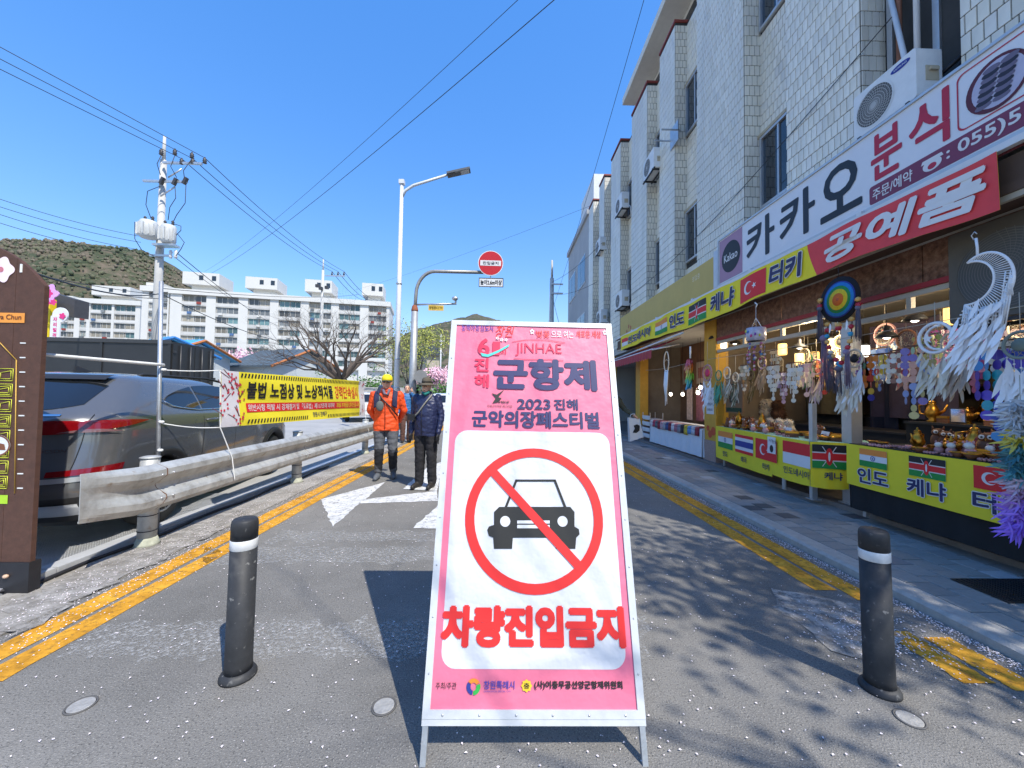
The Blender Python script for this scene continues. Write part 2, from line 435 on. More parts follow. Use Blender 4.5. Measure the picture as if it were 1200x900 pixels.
mb = MB(); mb.bb(-3.49, -3.402, 1.5, 13, -.03, -.005); mb.build('channel_floor', DARKM, ch)
pl = bpy.data.objects.new('checker_floor', None); COL.objects.link(pl); struct(pl)
for i in range(4):
    for j in range(2):
        mb = MB(); mb.bb(-3.62 - 1.0 * (j + 1) + .006, -3.62 - 1.0 * j, 1.9 + .9 * i, 1.9 + .9 * i + .894, -.012, .006)
        mb.build('steel_plate', CHK, pl)

# right: kerb stones and paved pavement
KERB = mat('granite_kerb', (.40, .385, .355), .8, var=.22, scale=14, bump=.3, bscale=90, rnd=.08)
kb = bpy.data.objects.new('kerb', None); COL.objects.link(kb); struct(kb)
y = -3.0
while y < 40:
    mb = MB(); x0, x1, y0, y1 = 2.85, 3.02, y, y + .992
    mb.add([(x0, y0, -.1), (x1, y0, -.1), (x1, y1, -.1), (x0, y1, -.1), (x0, y0, .05), (x0 + .025, y0, .07), (x1, y0, .07), (x0, y1, .05), (x0 + .025, y1, .07), (x1, y1, .07)],
           [(4, 5, 8, 7), (5, 6, 9, 8), (0, 4, 7, 3), (0, 1, 6, 5, 4), (3, 7, 8, 9, 2), (1, 2, 9, 6)])
    mb.build('kerb_stone', KERB, kb); y += 1.0
pv = bpy.data.objects.new('pavement', None); COL.objects.link(pv); struct(pv)
mb = MB(); mb.bb(3.022, 7.2, -3, 40, -.1, .062); mb.build('pavement_bed', mat('sandy_joint', (.40, .39, .37), .95, var=.25, scale=20), pv)
PB = [mat('paver_grey', (.27, .262, .245), .9, var=.16, scale=25, bump=.25, bscale=120, rnd=.16),
      mat('paver_dark', (.085, .088, .09), .9, var=.15, scale=25, bump=.25, bscale=120, rnd=.1),
      mat('paver_pale', (.40, .40, .40), .9, var=.15, scale=25, bump=.25, bscale=120, rnd=.1),
      mat('paver_brown', (.245, .225, .22), .9, var=.15, scale=25, bump=.25, bscale=120, rnd=.1)]
pm = []
for m in PB:
    mb = MB(); a, h = .0955, .0
    mb.add([(-a, -a, -.03), (a, -a, -.03), (a, a, -.03), (-a, a, -.03), (-a, -a, -.003), (a, -a, -.003), (a, a, -.003), (-a, a, -.003),
            (-a + .004, -a + .004, 0), (a - .004, -a + .004, 0), (a - .004, a - .004, 0), (-a + .004, a - .004, 0)],
           [(0, 1, 5, 4), (1, 2, 6, 5), (2, 3, 7, 6), (3, 0, 4, 7), (4, 5, 9, 8), (5, 6, 10, 9), (6, 7, 11, 10), (7, 4, 8, 11), (8, 9, 10, 11)])
    pm.append(mb.mesh('paving_block', m))
rr = random.Random(3)
far = MB(); nblk = 0
for r_ in range(90):
    for c_ in range(6):
        yy = 1.35 + r_ * .2 + (.1 if c_ % 2 else 0); xx = 3.125 + c_ * .2
        q = rr.random(); k = 0 if q < .90 else 1 if q < .93 else 2 if q < .96 else 3
        if yy > 7 and q < .8 and (int(yy * 1.3) % 3 == 0): k = 3
        zz = .072 + rr.uniform(-.002, .002)
        if nblk < 298 and yy < 11.5:
            o = link('paving_block', pm[k], pv, (xx, yy, zz)); nblk += 1
        else:
            a = .0965; far.bb(xx - a, xx + a, yy - a, yy + a, zz - .02, zz, k)
stuff(far.build('far_paving_blocks', PB, pv))
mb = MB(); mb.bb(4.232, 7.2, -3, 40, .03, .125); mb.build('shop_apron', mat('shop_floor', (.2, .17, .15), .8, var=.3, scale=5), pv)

# cast drain grate let into the pavement
g = thing('drain_grate', 'black slotted drain grate set in the grey pavement by the black stall', 'drain', (3.72, 2.72, .074))
mb = MB(); mb.bb(-.3, .3, -.17, .17, 0, .006); mb.build('grate_frame', DARKM, g)
for k in range(14):
    mb = MB(); mb.bb(-.28 + k * .04, -.258 + k * .04, -.15, .15, .006, .012); mb.build('grate_bar', DARKM, g)
# round survey caps in the road
cm = mat('cast_cap', (.36, .35, .33), .7, .2, var=.25, scale=30, bump=.3); co = mat('cap_ring', (.12, .115, .11), .8, .2, var=.2)
for (u, v), lab in (((95, 827), 'pale round cover in the asphalt, left of the left bollard'), ((450, 828), 'round cover in the asphalt just left of the pink sign'),
                    ((1066, 843), 'round cover in the shaded asphalt near the right bollard')):
    p = onZ(u, v); t = thing('round_cover', lab, 'cover', (p.x, p.y, .001), group='round covers in the asphalt')
    mb = MB(); mb.lathe([(.046, 0), (.046, .003), (.044, .004), (1e-6, .0042)], 28, sm=False); mb.build('cap', cm, t)
    mb = MB(); mb.lathe([(.056, 0), (.055, .004), (.049, .004), (.048, 0)], 28); mb.build('rim', co, t)
# a black hose lying along the drain channel
mb = MB(); pts = [(-3.32 + .03 * math.sin(k * 1.7), 2.2 + k * .35, .03) for k in range(16)]
pts = [(-4.1, 2.55, .02), (-3.7, 2.42, .02)] + pts[2:]
mb.tube(pts, .014, 6); tag(mb.build('black_hose', DARKM), 'black rubber hose lying along the drain channel under the guard rail', 'hose')

# fallen cherry petals
PET = mat('petal_white', (.82, .74, .75), .8, var=.1)
mb = MB(); rr = random.Random(11)
for k in range(12500):
    yy = 1.0 + 10 * rr.random() ** 1.5; q = rr.random()
    if q < .24: xx = rr.uniform(-2.85, 2.8)
    elif q < .62: xx = -2.88 + rr.gauss(0, .2)
    elif q < .95: xx = 2.82 - abs(rr.gauss(0, .055))
    else: xx = 2.3 + rr.gauss(0, .16); yy = 2.3 + rr.gauss(0, .16)
    if xx > 2.83: continue
    z0 = .017 if xx < -2.862 else .007
    if xx < -3.38: continue
    s = rr.uniform(.003, .0075); a = rr.uniform(0, 6.3); ca, sa = math.cos(a) * s, math.sin(a) * s; t = rr.uniform(0, .005)
    mb.add([(xx - ca, yy - sa, z0), (xx + sa * .7, yy - ca * .7, z0 + t), (xx + ca, yy + sa, z0), (xx - sa * .7, yy + ca * .7, z0 + t)], [(0, 1, 2, 3)])
o = mb.build('fallen_petals', PET); stuff(o); tag(o, 'white cherry petals scattered over the road and along its edges', 'petals')

# ================================================================== hills
HILL = ramp_mat('wooded_hill', [(.34, '#2c3a26'), (.44, '#454c36'), (.53, '#5c5646'), (.66, '#726658')], scale=.06, detail=14, bump=.8, dist=6)
def hill(pix, Y, depth, seed, wob):
    rr = random.Random(seed); mb = MB()
    pts = [onY(u, v, Y) for u, v in pix]
    def h(x):
        if x <= pts[0].x: return pts[0].z
        for a, b in zip(pts, pts[1:]):
            if x <= b.x:
                t = (x - a.x) / (b.x - a.x); t = t * t * (3 - 2 * t) * .5 + t * .5; return a.z + (b.z - a.z) * t
        return pts[-1].z
    nx, ny = 150, 44; x0, x1 = pts[0].x, pts[-1].x
    vs = []
    from mathutils import noise
    for i in range(nx + 1):
        for j in range(ny + 1):
            x = x0 + (x1 - x0) * i / nx; yy = Y - depth + 2 * depth * j / ny
            s = math.cos((yy - Y) / depth * PI / 2)
            z = h(x) * s ** 1.25
            nz = noise.fractal(Vector((x * .02, yy * .02, seed)), 1, 2.1, 6) * wob + noise.noise(Vector((x * .16, yy * .16, 3))) * wob * .35
            vs.append((x, yy, z + nz * min(1, z / 30) - .5))
    mb.add(vs, [(i * (ny + 1) + j, (i + 1) * (ny + 1) + j, (i + 1) * (ny + 1) + j + 1, i * (ny + 1) + j + 1) for i in range(nx) for j in range(ny)], 0, True)
    o = struct(mb.build('hill', HILL))
    if seed == 4:
        tm = [mat('wood_grey', '#6a6455', .95, var=.2, scale=.1), mat('wood_olive', '#5f604b', .95, var=.2, scale=.1), mat('wood_pine', '#4a5340', .95, var=.2, scale=.1), mat('wood_brown', '#6e6558', .95, var=.2, scale=.1)]  # distance haze mixed into the crown colours: lighter and closer together
        mt = MB(); k = ny + 1
        for q in range(15000):
            i, j = rr.randrange(nx), rr.randrange(int(ny * .52)); p = Vector(vs[i * k + j]).lerp(Vector(vs[(i + 1) * k + j + 1]), rr.random())
            if p.z < 25: continue
            c = noise.noise(Vector((p.x * .012, p.y * .012, 7))) + noise.noise(Vector((p.x * .04, p.y * .04, 2))) * .6; mi = 2 if c > .28 else 1 if c > .08 else rr.choice((0, 3, 1))
            r = rr.uniform(.9, 2.5); mt.ell(p + Vector((rr.uniform(-4, 4), rr.uniform(-4, 4), r * .4)), (r * rr.uniform(.8, 1.3), r, r * rr.uniform(.8, 1.5)), 5, 3, mi)
        t = stuff(mt.build('hillside_wood', tm)); tag(t, 'mixed bare and evergreen wood covering the hill', 'wood')
    return o
hill([(-330, 340), (-120, 305), (0, 297), (60, 293), (115, 293), (180, 300), (215, 320), (255, 350), (300, 380), (360, 408), (430, 427), (520, 450)], 620, 330, 4, 4)
hill([(380, 452), (440, 425), (490, 391), (520, 380), (560, 372), (620, 385), (700, 420), (800, 440)], 1100, 420, 9, 8)
# ================================================================== the tiled building on the right
XP, XR = 4.6, 4.9
def yX(u, X=XP): return onX(u, 300, X).y
GROUT = mat('dark_grout', (.05, .048, .045), .9, var=.2)
TILE = mat('pale_ceramic_tile', (.79, .745, .63), .3, var=.2, scale=1.3, rnd=.08, stretch=(1.6, 1.6, .35))
TILES = [TILE, mat('yellowed_tile', (.75, .70, .575), .35, var=.15, scale=1.3, rnd=.08), mat('grey_tile', (.73, .69, .60), .35, var=.15, scale=1.3, rnd=.08)]
trn = random.Random(12)
tb = thing('tiled_building', 'three storey building clad in pale staggered tiles above a row of shops', 'building', (6, 6, 0))
tb.location = (0, 0, 0)
YE = 1.2                                        # near end, outside the frame
PAN = [(None, 1132), (1012, 923), (873, 817), (791, 773), (758, 740), (727, 716), (708, 702), (695, 690)]
PY = [(YE if a is None else yX(a), yX(b)) for a, b in PAN]
YFAR = PY[-1][1]
ZB, ZT = 3.3, 11.8
mb = MB(); mb.bb(4.93, 12, YE, YFAR, ZB, ZT); core = mb.build('wall', GROUT, tb)
tile_me = {}
def tile_mesh(axis, w, q=0):
    k = (axis, round(w, 3), q)
    if k not in tile_me:
        mb = MB(); h, t = .190 / 2, .010; a = w / 2
        if axis == 'x': vs = [(0, -a, -h), (0, a, -h), (0, a, h), (0, -a, h), (-t, -a + .002, -h + .002), (-t, a - .002, -h + .002), (-t, a - .002, h - .002), (-t, -a + .002, h - .002)]
        else: vs = [(-a, 0, -h), (a, 0, -h), (a, 0, h), (-a, 0, h), (-a + .002, -t, -h + .002), (a - .002, -t, -h + .002), (a - .002, -t, h - .002), (-a + .002, -t, h - .002)]
        fs = [(4, 5, 6, 7), (0, 1, 5, 4), (1, 2, 6, 5), (2, 3, 7, 6), (3, 0, 4, 7)]
        if axis == 'x': fs = [f[::-1] for f in fs]
        mb.add(vs, fs); tile_me[k] = (mb.mesh('tile', TILES[q]), vs, fs)
    return tile_me[k]
ntile = 0
def tiles(axis, c, a0, a1, z0, z1, parent, near=None, holes=()):
    """running-bond 10 x 20 cm tiles on the plane axis = c"""
    global ntile
    mb = MB(); row = 0; z = z0
    while z + .1 < z1:
        off = .05 if row % 2 else 0
        a = a0 - off
        while a < a1 - .012:
            s, e = max(a, a0), min(a + .1, a1)
            if e - s > .02:
                cx, cz = (s + e) / 2, z + .1
                if not any(h0 - .02 < cx < h1 + .02 and g0 - .09 < cz < g1 + .09 for h0, h1, g0, g1 in holes):
                    tq = trn.choices((0, 1, 2), (80, 12, 8))[0]; me, vs, fs = tile_mesh(axis, e - s - .009, tq)
                    p = (c, cx, cz) if axis == 'x' else (cx, c, cz)
                    if near and near(cx, cz) and ntile < 298:
                        link('tile', me, parent, p); ntile += 1
                    else: mb.add([(q[0] + p[0], q[1] + p[1], q[2] + p[2]) for q in vs], fs, tq)
            a += .1
        z += .2; row += 1
    if mb.f: stuff(mb.build('tile_field', TILES, parent))
CAPM = mat('red_cap_tile', '#8a3b30', .6, var=.2)
def visible_near(cy, cz):
    # tiles about ten pixels high or more
    return cz < 7.6 and cz > 4.3
for i, (a, b) in enumerate(PY):
    mb = MB(); mb.bb(XP + .002, 4.929, a + .002, b, ZB, ZT); p = mb.build('wall_panel', GROUT, tb)
    near = (lambda y_, z_: 4.45 < z_ < CAM_H + 1.07 * y_ + .15 and y_ > 3.3) if i < 2 else None
    tiles('x', XP, a, b, ZB + .02, ZT, p, near)
    if i: tiles('y', a, XP + .004, 4.93, ZB + .02, ZT, p, (lambda x_, z_: 4.6 < z_ < 6.8) if i == 1 else None)
    mb = MB(); mb.bb(XP - .03, 5.1, a - .03, b + .02, ZT, ZT + .07); mb.build('parapet_cap', CAPM, tb)
FRAME = mat('dark_window_frame', (.10, .10, .105), .5, .5, var=.1)
ALU = mat('aluminium_frame', (.55, .56, .57), .4, .6, var=.1)
SILL = mat('soldier_tile', '#b7a98c', .5, var=.15)
def window(y0, y1, z0, z1, lintel=True):
    mb = MB()
    for q in ((4.86, 4.93, y0, y0 + .05, z0, z1), (4.86, 4.93, y1 - .05, y1, z0, z1), (4.86, 4.93, y0 + .05, y1 - .05, z0, z0 + .05), (4.86, 4.93, y0 + .05, y1 - .05, z1 - .05, z1),
              (4.875, 4.92, (y0 + y1) / 2 - .02, (y0 + y1) / 2 + .02, z0 + .05, z1 - .05)): mb.bb(*q)
    wn_ = mb.build('window', ALU, tb)
    for s in (0, 1):
        ya, yb = (y0 + .05, (y0 + y1) / 2 - .02) if s == 0 else ((y0 + y1) / 2 + .02, y1 - .05)
        mb = MB(); mb.bb(4.9 + .004 * s, 4.915 + .004 * s, ya, yb, z0 + .05, z1 - .05); mb.build('pane', GLASS, wn_)
    if lintel:
        mb = MB()
        k = y0 - .05
        while k < y1: mb.bb(4.85, 4.93, k, k + .095, z1 + .003, z1 + .06); k += .1
        mb.build('lintel', SILL, wn_)
for i in range(len(PY) - 1):
    a, b = PY[i][1], PY[i + 1][0]
    if i == 0:
        tiles('x', 4.93, a, b, ZB + .02, ZT, core, None, [(a, b, 4.85, ZT)])
        # tall recessed glazed bay with pipes
        mb = MB(); mb.bb(4.94, 5.0, a, b, 4.85, ZT)
        gl = mb.build('window', mat('grey_curtain_glass', (.40, .42, .45), .3, var=.2, scale=1.2, stretch=(1, 6, .3)), tb)
        for yy in (a + .04, (a + b) / 2 - .1, b - .12):
            mb = MB(); mb.bb(4.90, 4.945, yy, yy + .07, 4.85, ZT); mb.build('mullion', ALU, gl)
        mb = MB(); mb.tube([(4.82, b - .28, 4.6), (4.82, b - .28, 9)], .03, 8); mb.build('pipe', mat('rust_pipe', '#8a5f4c', .7, var=.2), tb)
        mb = MB(); mb.tube([(4.8, b - .5, 4.9), (4.8, b - .5, 9)], .03, 8); mb.build('pipe', PAINTW, tb)
        mb = MB(); mb.tube([(4.78, b - .2, 6.6), (4.72, b - .45, 5.4), (4.68, b - .62, 4.75)], .028, 8); mb.build('pipe', PAINTW, tb)
        mb = MB(); mb.tube([(4.7, a + .02, 5.02), (4.62, b - .5, 4.86)], .022, 8); mb.tube([(4.7, a + .02, 5.0), (4.66, a + .5, 4.55)], .018, 8)
        mb.build('railing', DARKM, tb)
    else:
        wy0, wy1 = b - .05 - min(.95, (b - a) - .12), b - .05
        hs = [(wy0, wy1, 5.05, 6.45), (wy0, wy1, 8.55, 9.95)]
        tiles('x', 4.93, a, b, ZB + .02, ZT, core, None, hs)
        for h in hs: window(*h)
# roof with a set-back upper storey under an overhanging slab
mb = MB(); mb.bb(5.25, 11, YE + .3, 14.2, ZT, 12.85); mb.build('upper_storey', mat('cream_render', (.62, .6, .54), .8, var=.1), tb)
for k in range(5):
    mb = MB(); mb.bb(5.22, 5.26, 4 + k * 2, 5.2 + k * 2, 12.1, 12.65); mb.build('window', GLASS, tb)
mb = MB(); mb.bb(4.5, 12, YE, 14.6, 12.86, 13.12); mb.build('roof_slab', mat('cream_soffit', (.66, .64, .57), .8, var=.08), tb)
# ground floor: back wall, party walls, ceiling, pillars
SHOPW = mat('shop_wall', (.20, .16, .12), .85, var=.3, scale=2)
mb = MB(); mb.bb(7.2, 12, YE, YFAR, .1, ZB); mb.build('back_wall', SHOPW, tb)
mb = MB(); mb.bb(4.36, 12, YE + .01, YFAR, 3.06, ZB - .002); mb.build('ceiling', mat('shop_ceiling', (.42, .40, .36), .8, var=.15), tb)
mb = MB(); mb.bb(5.7, 5.78, 8.16, 12.24, .126, 3.055); mb.build('back_partition', mat('partition_wood', '#7c5a40', .7, var=.3, scale=2), tb)
for yy in (YE, 8.0, 12.25):
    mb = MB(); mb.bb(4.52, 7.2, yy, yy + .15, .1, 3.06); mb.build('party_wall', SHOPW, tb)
PILY = mat('yellow_pillar', '#cf9c34', .6, var=.12); GRAN = mat('pink_granite', '#a58b80', .6, var=.25, scale=30)
def pillar(y0, y1, x0=4.34, x1=4.6):
    mb = MB(); mb.bb(x0, x1, y0, y1, .55, 3.06); p = mb.build('pillar', PILY, tb)
    mb = MB(); mb.bb(x0 - .015, x1 + .01, y0 - .012, y1 + .012, .1, .55); mb.build('pillar_base', GRAN, p)
    return p
pl1 = pillar(7.75, 8.2)
pillar(12.1, 12.5); pillar(15.5, 16)
# orange flower print near the foot of the pillar and a notice on it
mb = MB()
for q, (cy, cz, rr_) in enumerate(((7.85, .75, .09), (7.97, .68, .08), (8.05, .8, .06))):
    mb.add([(4.337 - .001 * q, cy + rr_ * math.cos(2 * PI * k / 14) * (1 + .15 * math.cos(10 * PI * k / 14)), cz + rr_ * math.sin(2 * PI * k / 14)) for k in range(14)], [tuple(range(14))])
mb.build('flower_print', mat('orange_flower', '#c8502a', .6), pl1)
nt = thing('notice_plate', 'white notice plate with Korean writing on the yellow pillar', 'notice', M=plane_M((4.335, 8.1, 1.1), (0, -1, 0), (0, 0, 1)))
mb = MB(); mb.bb(0, .28, 0, .55, -.003, .003); mb.build('plate', WHITE, nt)
for k, s in enumerate(('영업', '안내', '촬영금지', '감사합니다')): text(s, nt, .14, .42 - k * .12, .06, NAVY, w=.2 if k > 1 else .12, al='C', z=.0045, bold=.02)
# brown textured fascia, red trim, lintel frame above the shop opening
FAS = ramp_mat('brown_relief_panel', [(.35, '#4e3427'), (.5, '#7b5642'), (.65, '#93705a')], scale=14, bump=.9, dist=.02, rough=.5)
fa = [(k * 1.02 - .2) for k in range(8)]
for k in fa:
    mb = MB(); mb.bb(4.36, 4.40, k, k + 1.01, 2.66, 3.058); mb.build('fascia_panel', FAS, tb)
mb = MB(); mb.bb(4.335, 4.4, YE, 7.74, 2.60, 2.657); mb.build('red_trim', mat('red_trim', '#9c1f22', .5, var=.1), tb)
mb = MB(); mb.bb(4.36, 4.42, YE, 7.74, 2.36, 2.42); mb.bb(4.36, 4.42, YE, 7.74, 2.54, 2.598)
for k in range(9): mb.bb(4.365, 4.415, .2 + k * .95, .25 + k * .95, 2.42, 2.54)
mb.build('window_head', mat('beige_frame', '#b5aa98', .5, var=.1), tb)
# concrete building beyond
gb = thing('grey_building', 'plain grey concrete building beyond the tiled one with dark windows', 'building', (4.62, YFAR + .1, 0))
gb.location = (0, 0, 0)
GC = mat('grey_render', (.40, .41, .42), .85, var=.12, scale=1)
YG0, YG1 = YFAR + .15, yX(666)
mb = MB(); mb.bb(4.62, 13, YG0, YG1, 0, 11.6); mb.build('wall', GC, gb)
mb = MB(); mb.bb(4.5, 13, YG0, YG1 + .1, 11.602, 11.9); mb.build('parapet', GC, gb)
L = YG1 - YG0
for zf in (4.6, 8.0):
    for k in range(2):
        y0 = YG0 + L * (.1 + .46 * k)
        mb = MB(); mb.bb(4.58, 4.625, y0, y0 + L * .34, zf, zf + 1.7); w_ = mb.build('window', ALU, gb)
        for q in range(2):
            mb = MB(); mb.bb(4.57, 4.579, y0 + L * .17 * q + .08, y0 + L * .17 * (q + 1) - .06, zf + .08, zf + 1.62); mb.build('pane', GLASS, w_)
mb = MB(); mb.bb(5, 9, YG0 + .5, YG0 + 4, 11.902, 14.2); mb.build('stair_house', mat('white_render', (.7, .71, .71), .8, var=.1), gb)
mb = MB(); mb.bb(4.2, 4.57, YG0 + .1, YG1 - 1, 3.0, 4.2); mb.build('shop_sign_panel', mat('lilac_sign', '#b9b0c4', .6), gb)

# ------------------------------------------------------------------ air conditioners
ACW = mat('ac_white', (.72, .73, .72), .45, var=.1)
def ac_unit(label, p, logo=False, w_=.72, h_=.54, d=.28, group='air conditioner units on the tiled wall', cas=None, rings=6, gm_=None):
    t = thing('air_conditioner', label, 'air conditioner', M=plane_M(p, (0, -1, 0), (0, 0, 1)), group=group)   # local x along wall, y up, z to the street
    mb = MB(); mb.prism(rrect(0, w_, 0, h_, .03, 3), -d, 0); mb.build('casing', cas or ACW, t)
    c = (w_ * .36, h_ * .48); r = h_ * .43
    mb = MB(); ring(mb, c, r, r * .93, .006, 32); mb.flat(disc(c, r * .93, 32), .001, 1); mb.build('fan_opening', [cas or ACW, mat('fan_dark', (.10, .10, .10), .7)], t)
    mb = MB()
    for k in range(rings): ring(mb, c, r * (.2 + .76 * k / rings) + .003, r * (.2 + .76 * k / rings) - .003, .009, 28)
    for k in range(36 if rings < 10 else 8):
        a = 2 * PI * k / 36
        q = [(c[0] + r * s * math.cos(a + .5 * s), c[1] + r * s * math.sin(a + .5 * s)) for s in (.16, .4, .65, .95)]
        for (x1, y1), (x2, y2) in zip(q, q[1:]):
            nx, ny = -(y2 - y1), x2 - x1; L_ = math.hypot(nx, ny); nx, ny = nx / L_ * .0022, ny / L_ * .0022
            mb.add([(x1 - nx, y1 - ny, .008), (x1 + nx, y1 + ny, .008), (x2 + nx, y2 + ny, .008), (x2 - nx, y2 - ny, .008)], [(0, 3, 2, 1)])
    mb.flat(disc(c, r * .16, 16), .010); mb.build('fan_grille', gm_ or mat('grille_grey', (.45, .44, .41), .5, var=.1), t)
    if logo:
        mb = MB(); mb.flat([(p_[0], p_[1]) for p_ in disc((w_ * .78, h_ * .86), .105, 24, .035)], .003); lo = mb.build('logo', mat('logo_blue', '#1a2a8c', .5), t)
        text('SAMSUNG', lo, w_ * .78, h_ * .86 - .011, .022, WHITE, w=.14, al='C', z=.0045, bold=.02)
    mb = MB(); mb.bb(w_ + .0, w_ + .006, .18, .34, -.24, -.1); mb.bb(w_ + .006, w_ + .03, .28, .31, -.22, -.13); mb.build('service_panel', mat('panel_beige', '#b9ad94', .6), t)
    mb = MB()
    for xx in (.06, w_ - .1): mb.bb(xx, xx + .04, -.04, -.001, -d - .12, .02)
    mb.bb(-.04, w_ + .04, -.045, -.012, -.03, .012); mb.bb(.0, w_, -.045, -.012, -d, -d + .04)
    mb.build('bracket', DARKM, t)
    mb = MB(); mb.tube([(w_ - .02, .1, -d - .02), (w_ + .05, .0, -d - .04), (w_ + .04, -.2, -d - .06), (w_ - .1, -.3, -d - .1)], .018, 6); mb.build('hose', ACW, t)
    return t
p = onX(1001, 166, 4.3); ac_unit('white air conditioner with spiral fan grille above the black and red shop sign', (4.3, p.y, p.z), True)
for u, v, lab in ((754, 214, 'second air conditioner box from the black lettered sign, high on the tiled wall'), (721, 255, 'upper air conditioner on the far half of the tiled wall'),
                  (698, 300, 'farthest upper air conditioner on the tiled wall'), (721, 364, 'lower air conditioner just above the yellow fascia, left'), (699, 382, 'lowest and farthest air conditioner on the tiled wall')):
    p = onX(u, v, 4.4); ac_unit(lab, (4.4, p.y, p.z), False, w_=.85, h_=.62)
# wall bracket left behind from an old unit, cable slung over the tiles
t = thing('wall_bracket', 'empty steel wall bracket sticking out of the tiled wall', 'bracket', (XP, yX(797), 8.55))
for k in (0, .45):
    mb = MB(); mb.bb(-.5, .0, k, k + .03, .0, .03); mb.build('bracket_arm', STEEL, t)
mb = MB(); mb.bb(-.06, -.03, .0, .48, -.25, .3); mb.build('bracket_plate', STEEL, t)
cbm = mat('black_cable', (.02, .02, .02), .6, var=0)
mb = MB(); a, b = onX(730, 352, 4.57), onX(1045, 20, 4.57)
mb.tube([a.lerp(b, k / 14) + Vector((0, 0, -.35 * math.sin(PI * k / 14))) for k in range(15)], .006, 5)
tag(mb.build('wall_cable', cbm), 'thin black cable slung diagonally across the tiled wall', 'cable')
# ================================================================== the pink A-frame sign
pL, pR = onZ(491, 897), onZ(762, 900)
mid = (pL + pR) / 2; BW = (pR - pL).length
tilt = math.atan2(.60, 1.80)
SM = plane_M(mid, (1, 0, -.006), (0, math.sin(tilt), math.cos(tilt)))
SI = SM.inverted()
def sl(u, v):                                   # photo pixel -> point on the board's plane
    d = ray(u, v); n = SM.to_3x3().col[2]; q = CP + d * ((Vector(mid) - CP).dot(n) / d.dot(n)); return SI @ q
fs = thing('a_frame_sign', 'tall pink and white A-frame board banning cars, standing in the road', 'sign', M=SM)
PINK = mat('pink_vinyl', '#e3738c', .5, var=.06, scale=3, bump=.8, bscale=4.5)
WVIN = mat('white_vinyl', (.65, .65, .66), .45, var=.05, scale=3, bump=1., bscale=4.5)
xl, xr = -BW / 2, BW / 2
yb, yt = sl(625, 842).y, sl(625, 378).y
mb = MB(); mb.bb(xl + .02, xr - .02, yb + .02, yt - .02, -.012, -.003); mb.build('backing_sheet', WVIN, fs)
mb = MB(); mb.grid(lambda a, b: (xl + .024 + (BW - .048) * a, yb + .03 + (yt - yb - .056) * b, .0015 + .0015 * math.sin(9 * a + 5 * b) * math.sin(7 * b)), 20, 40); mb.build('printed_vinyl', PINK, fs)
q0, q1, q2 = sl(509, 782), sl(743, 786), sl(630, 506)
def sprint(name, poly, z, m):
    mb = MB(); mb.flat(poly, z - .0028); return mb.build(name, m, fs)
sprint('white_panel', rrect(xl + .06, xr - .06, (q0.y + q1.y) / 2, q2.y, .06), .006, WVIN)
FR = mat('white_enamel', (.60, .61, .61), .4, .1, var=.12, scale=20)
for nm, a in (('frame_bar', (xl, xl + .03, yb, yt, -.02, .008)), ('frame_bar', (xr - .03, xr, yb, yt, -.02, .008)), ('frame_bar', (xl + .03, xr - .03, yt - .028, yt, -.02, .008)), ('frame_bar', (xl + .03, xr - .03, yb, yb + .03, -.02, .008))):
    mb = MB(); mb.bb(*a); mb.build(nm, FR, fs)
mb = MB(); mb.bb(xl, xr, yb - .022, yb - .001, -.02, .006); mb.build('bottom_rail', FR, fs)
for x in (xl + .004, xr - .026):
    mb = MB(); mb.bb(x, x + .022, 0, yb - .023, -.018, .004); mb.build('leg', STEEL, fs)
for k in range(6):
    mb = MB(); mb.lathe([(.005, 0), (.004, .002), (1e-6, .003)], 8, (xl + .08 + k * (BW - .16) / 5, yb + .013, .008)); mb.build('rivet', STEEL, fs)
for k in range(8):
    for x in (xl + .015, xr - .015):
        mb = MB(); mb.lathe([(.004, 0), (.003, .002), (1e-6, .003)], 8, (x, yb + .15 + k * .2, .008)); mb.build('rivet', STEEL, fs)
# the rear pair of legs, hinged at the top
Wt = SM @ Vector((0, yt - .05, -.03)); SIr = SI.to_3x3()
for x in (xl + .02, xr - .02):
    a = SM @ Vector((x, yt - .06, -.035)); b = Vector((a.x, a.y + .62, 0.01))
    mb = MB(); mb.tube([SI @ a, SI @ b], .011, 4, sm=False); mb.build('rear_leg', STEEL, fs)
a = SM @ Vector((xl + .02, yt - .06, -.035)); b = Vector((0, a.y + .62, .01))
za = .35; yy = b.y - .62 * za / a.z
mb = MB(); mb.tube([SI @ Vector(((SM @ Vector((xl + .02, 0, 0))).x, yy, za)), SI @ Vector(((SM @ Vector((xr - .02, 0, 0))).x, yy, za))], .01, 4, sm=False); mb.build('rear_rail', STEEL, fs)
def sp(body, u0, u1, v0, v1, m, bold=.0, z=.009, shear=0.):
    c = sl((u0 + u1) / 2, (v0 + v1) / 2); a, b = sl(u0, (v0 + v1) / 2), sl(u1, (v0 + v1) / 2)
    lo, hi = sl((u0 + u1) / 2, v1), sl((u0 + u1) / 2, v0)
    text(body, fs, a.x, lo.y, hi.y - lo.y, m, w=b.x - a.x, bold=bold, z=z - .0028, shear=shear)
NV = mat('sign_navy', '#262b5c', .55, var=.05); CR = mat('sign_crimson', '#d5264e', .55, var=.05); SRED = mat('sign_red', '#dc2a26', .55, var=.05)
SBLK = mat('sign_black', '#26241f', .55, var=.05); TEAL = mat('sign_teal', '#4fc4b8', .55, var=.05)
sp('동북아중심도시', 541, 578, 381, 389, mat('sign_violet', '#4a3aa0', .55), .006)
sp('창원', 581, 603, 382, 396, SRED, .0, shear=.3)
sp('벚꽃', 628, 644, 388, 396.5, SRED, .008); sp('으로 여는', 646, 672, 388, 396.5, WHITE, .01); sp('새로운 세상', 675, 704, 388, 396.5, SRED, .008); sp('✿', 706, 711, 387, 393, WHITE); sp('✿', 621, 626, 386, 392, WHITE)
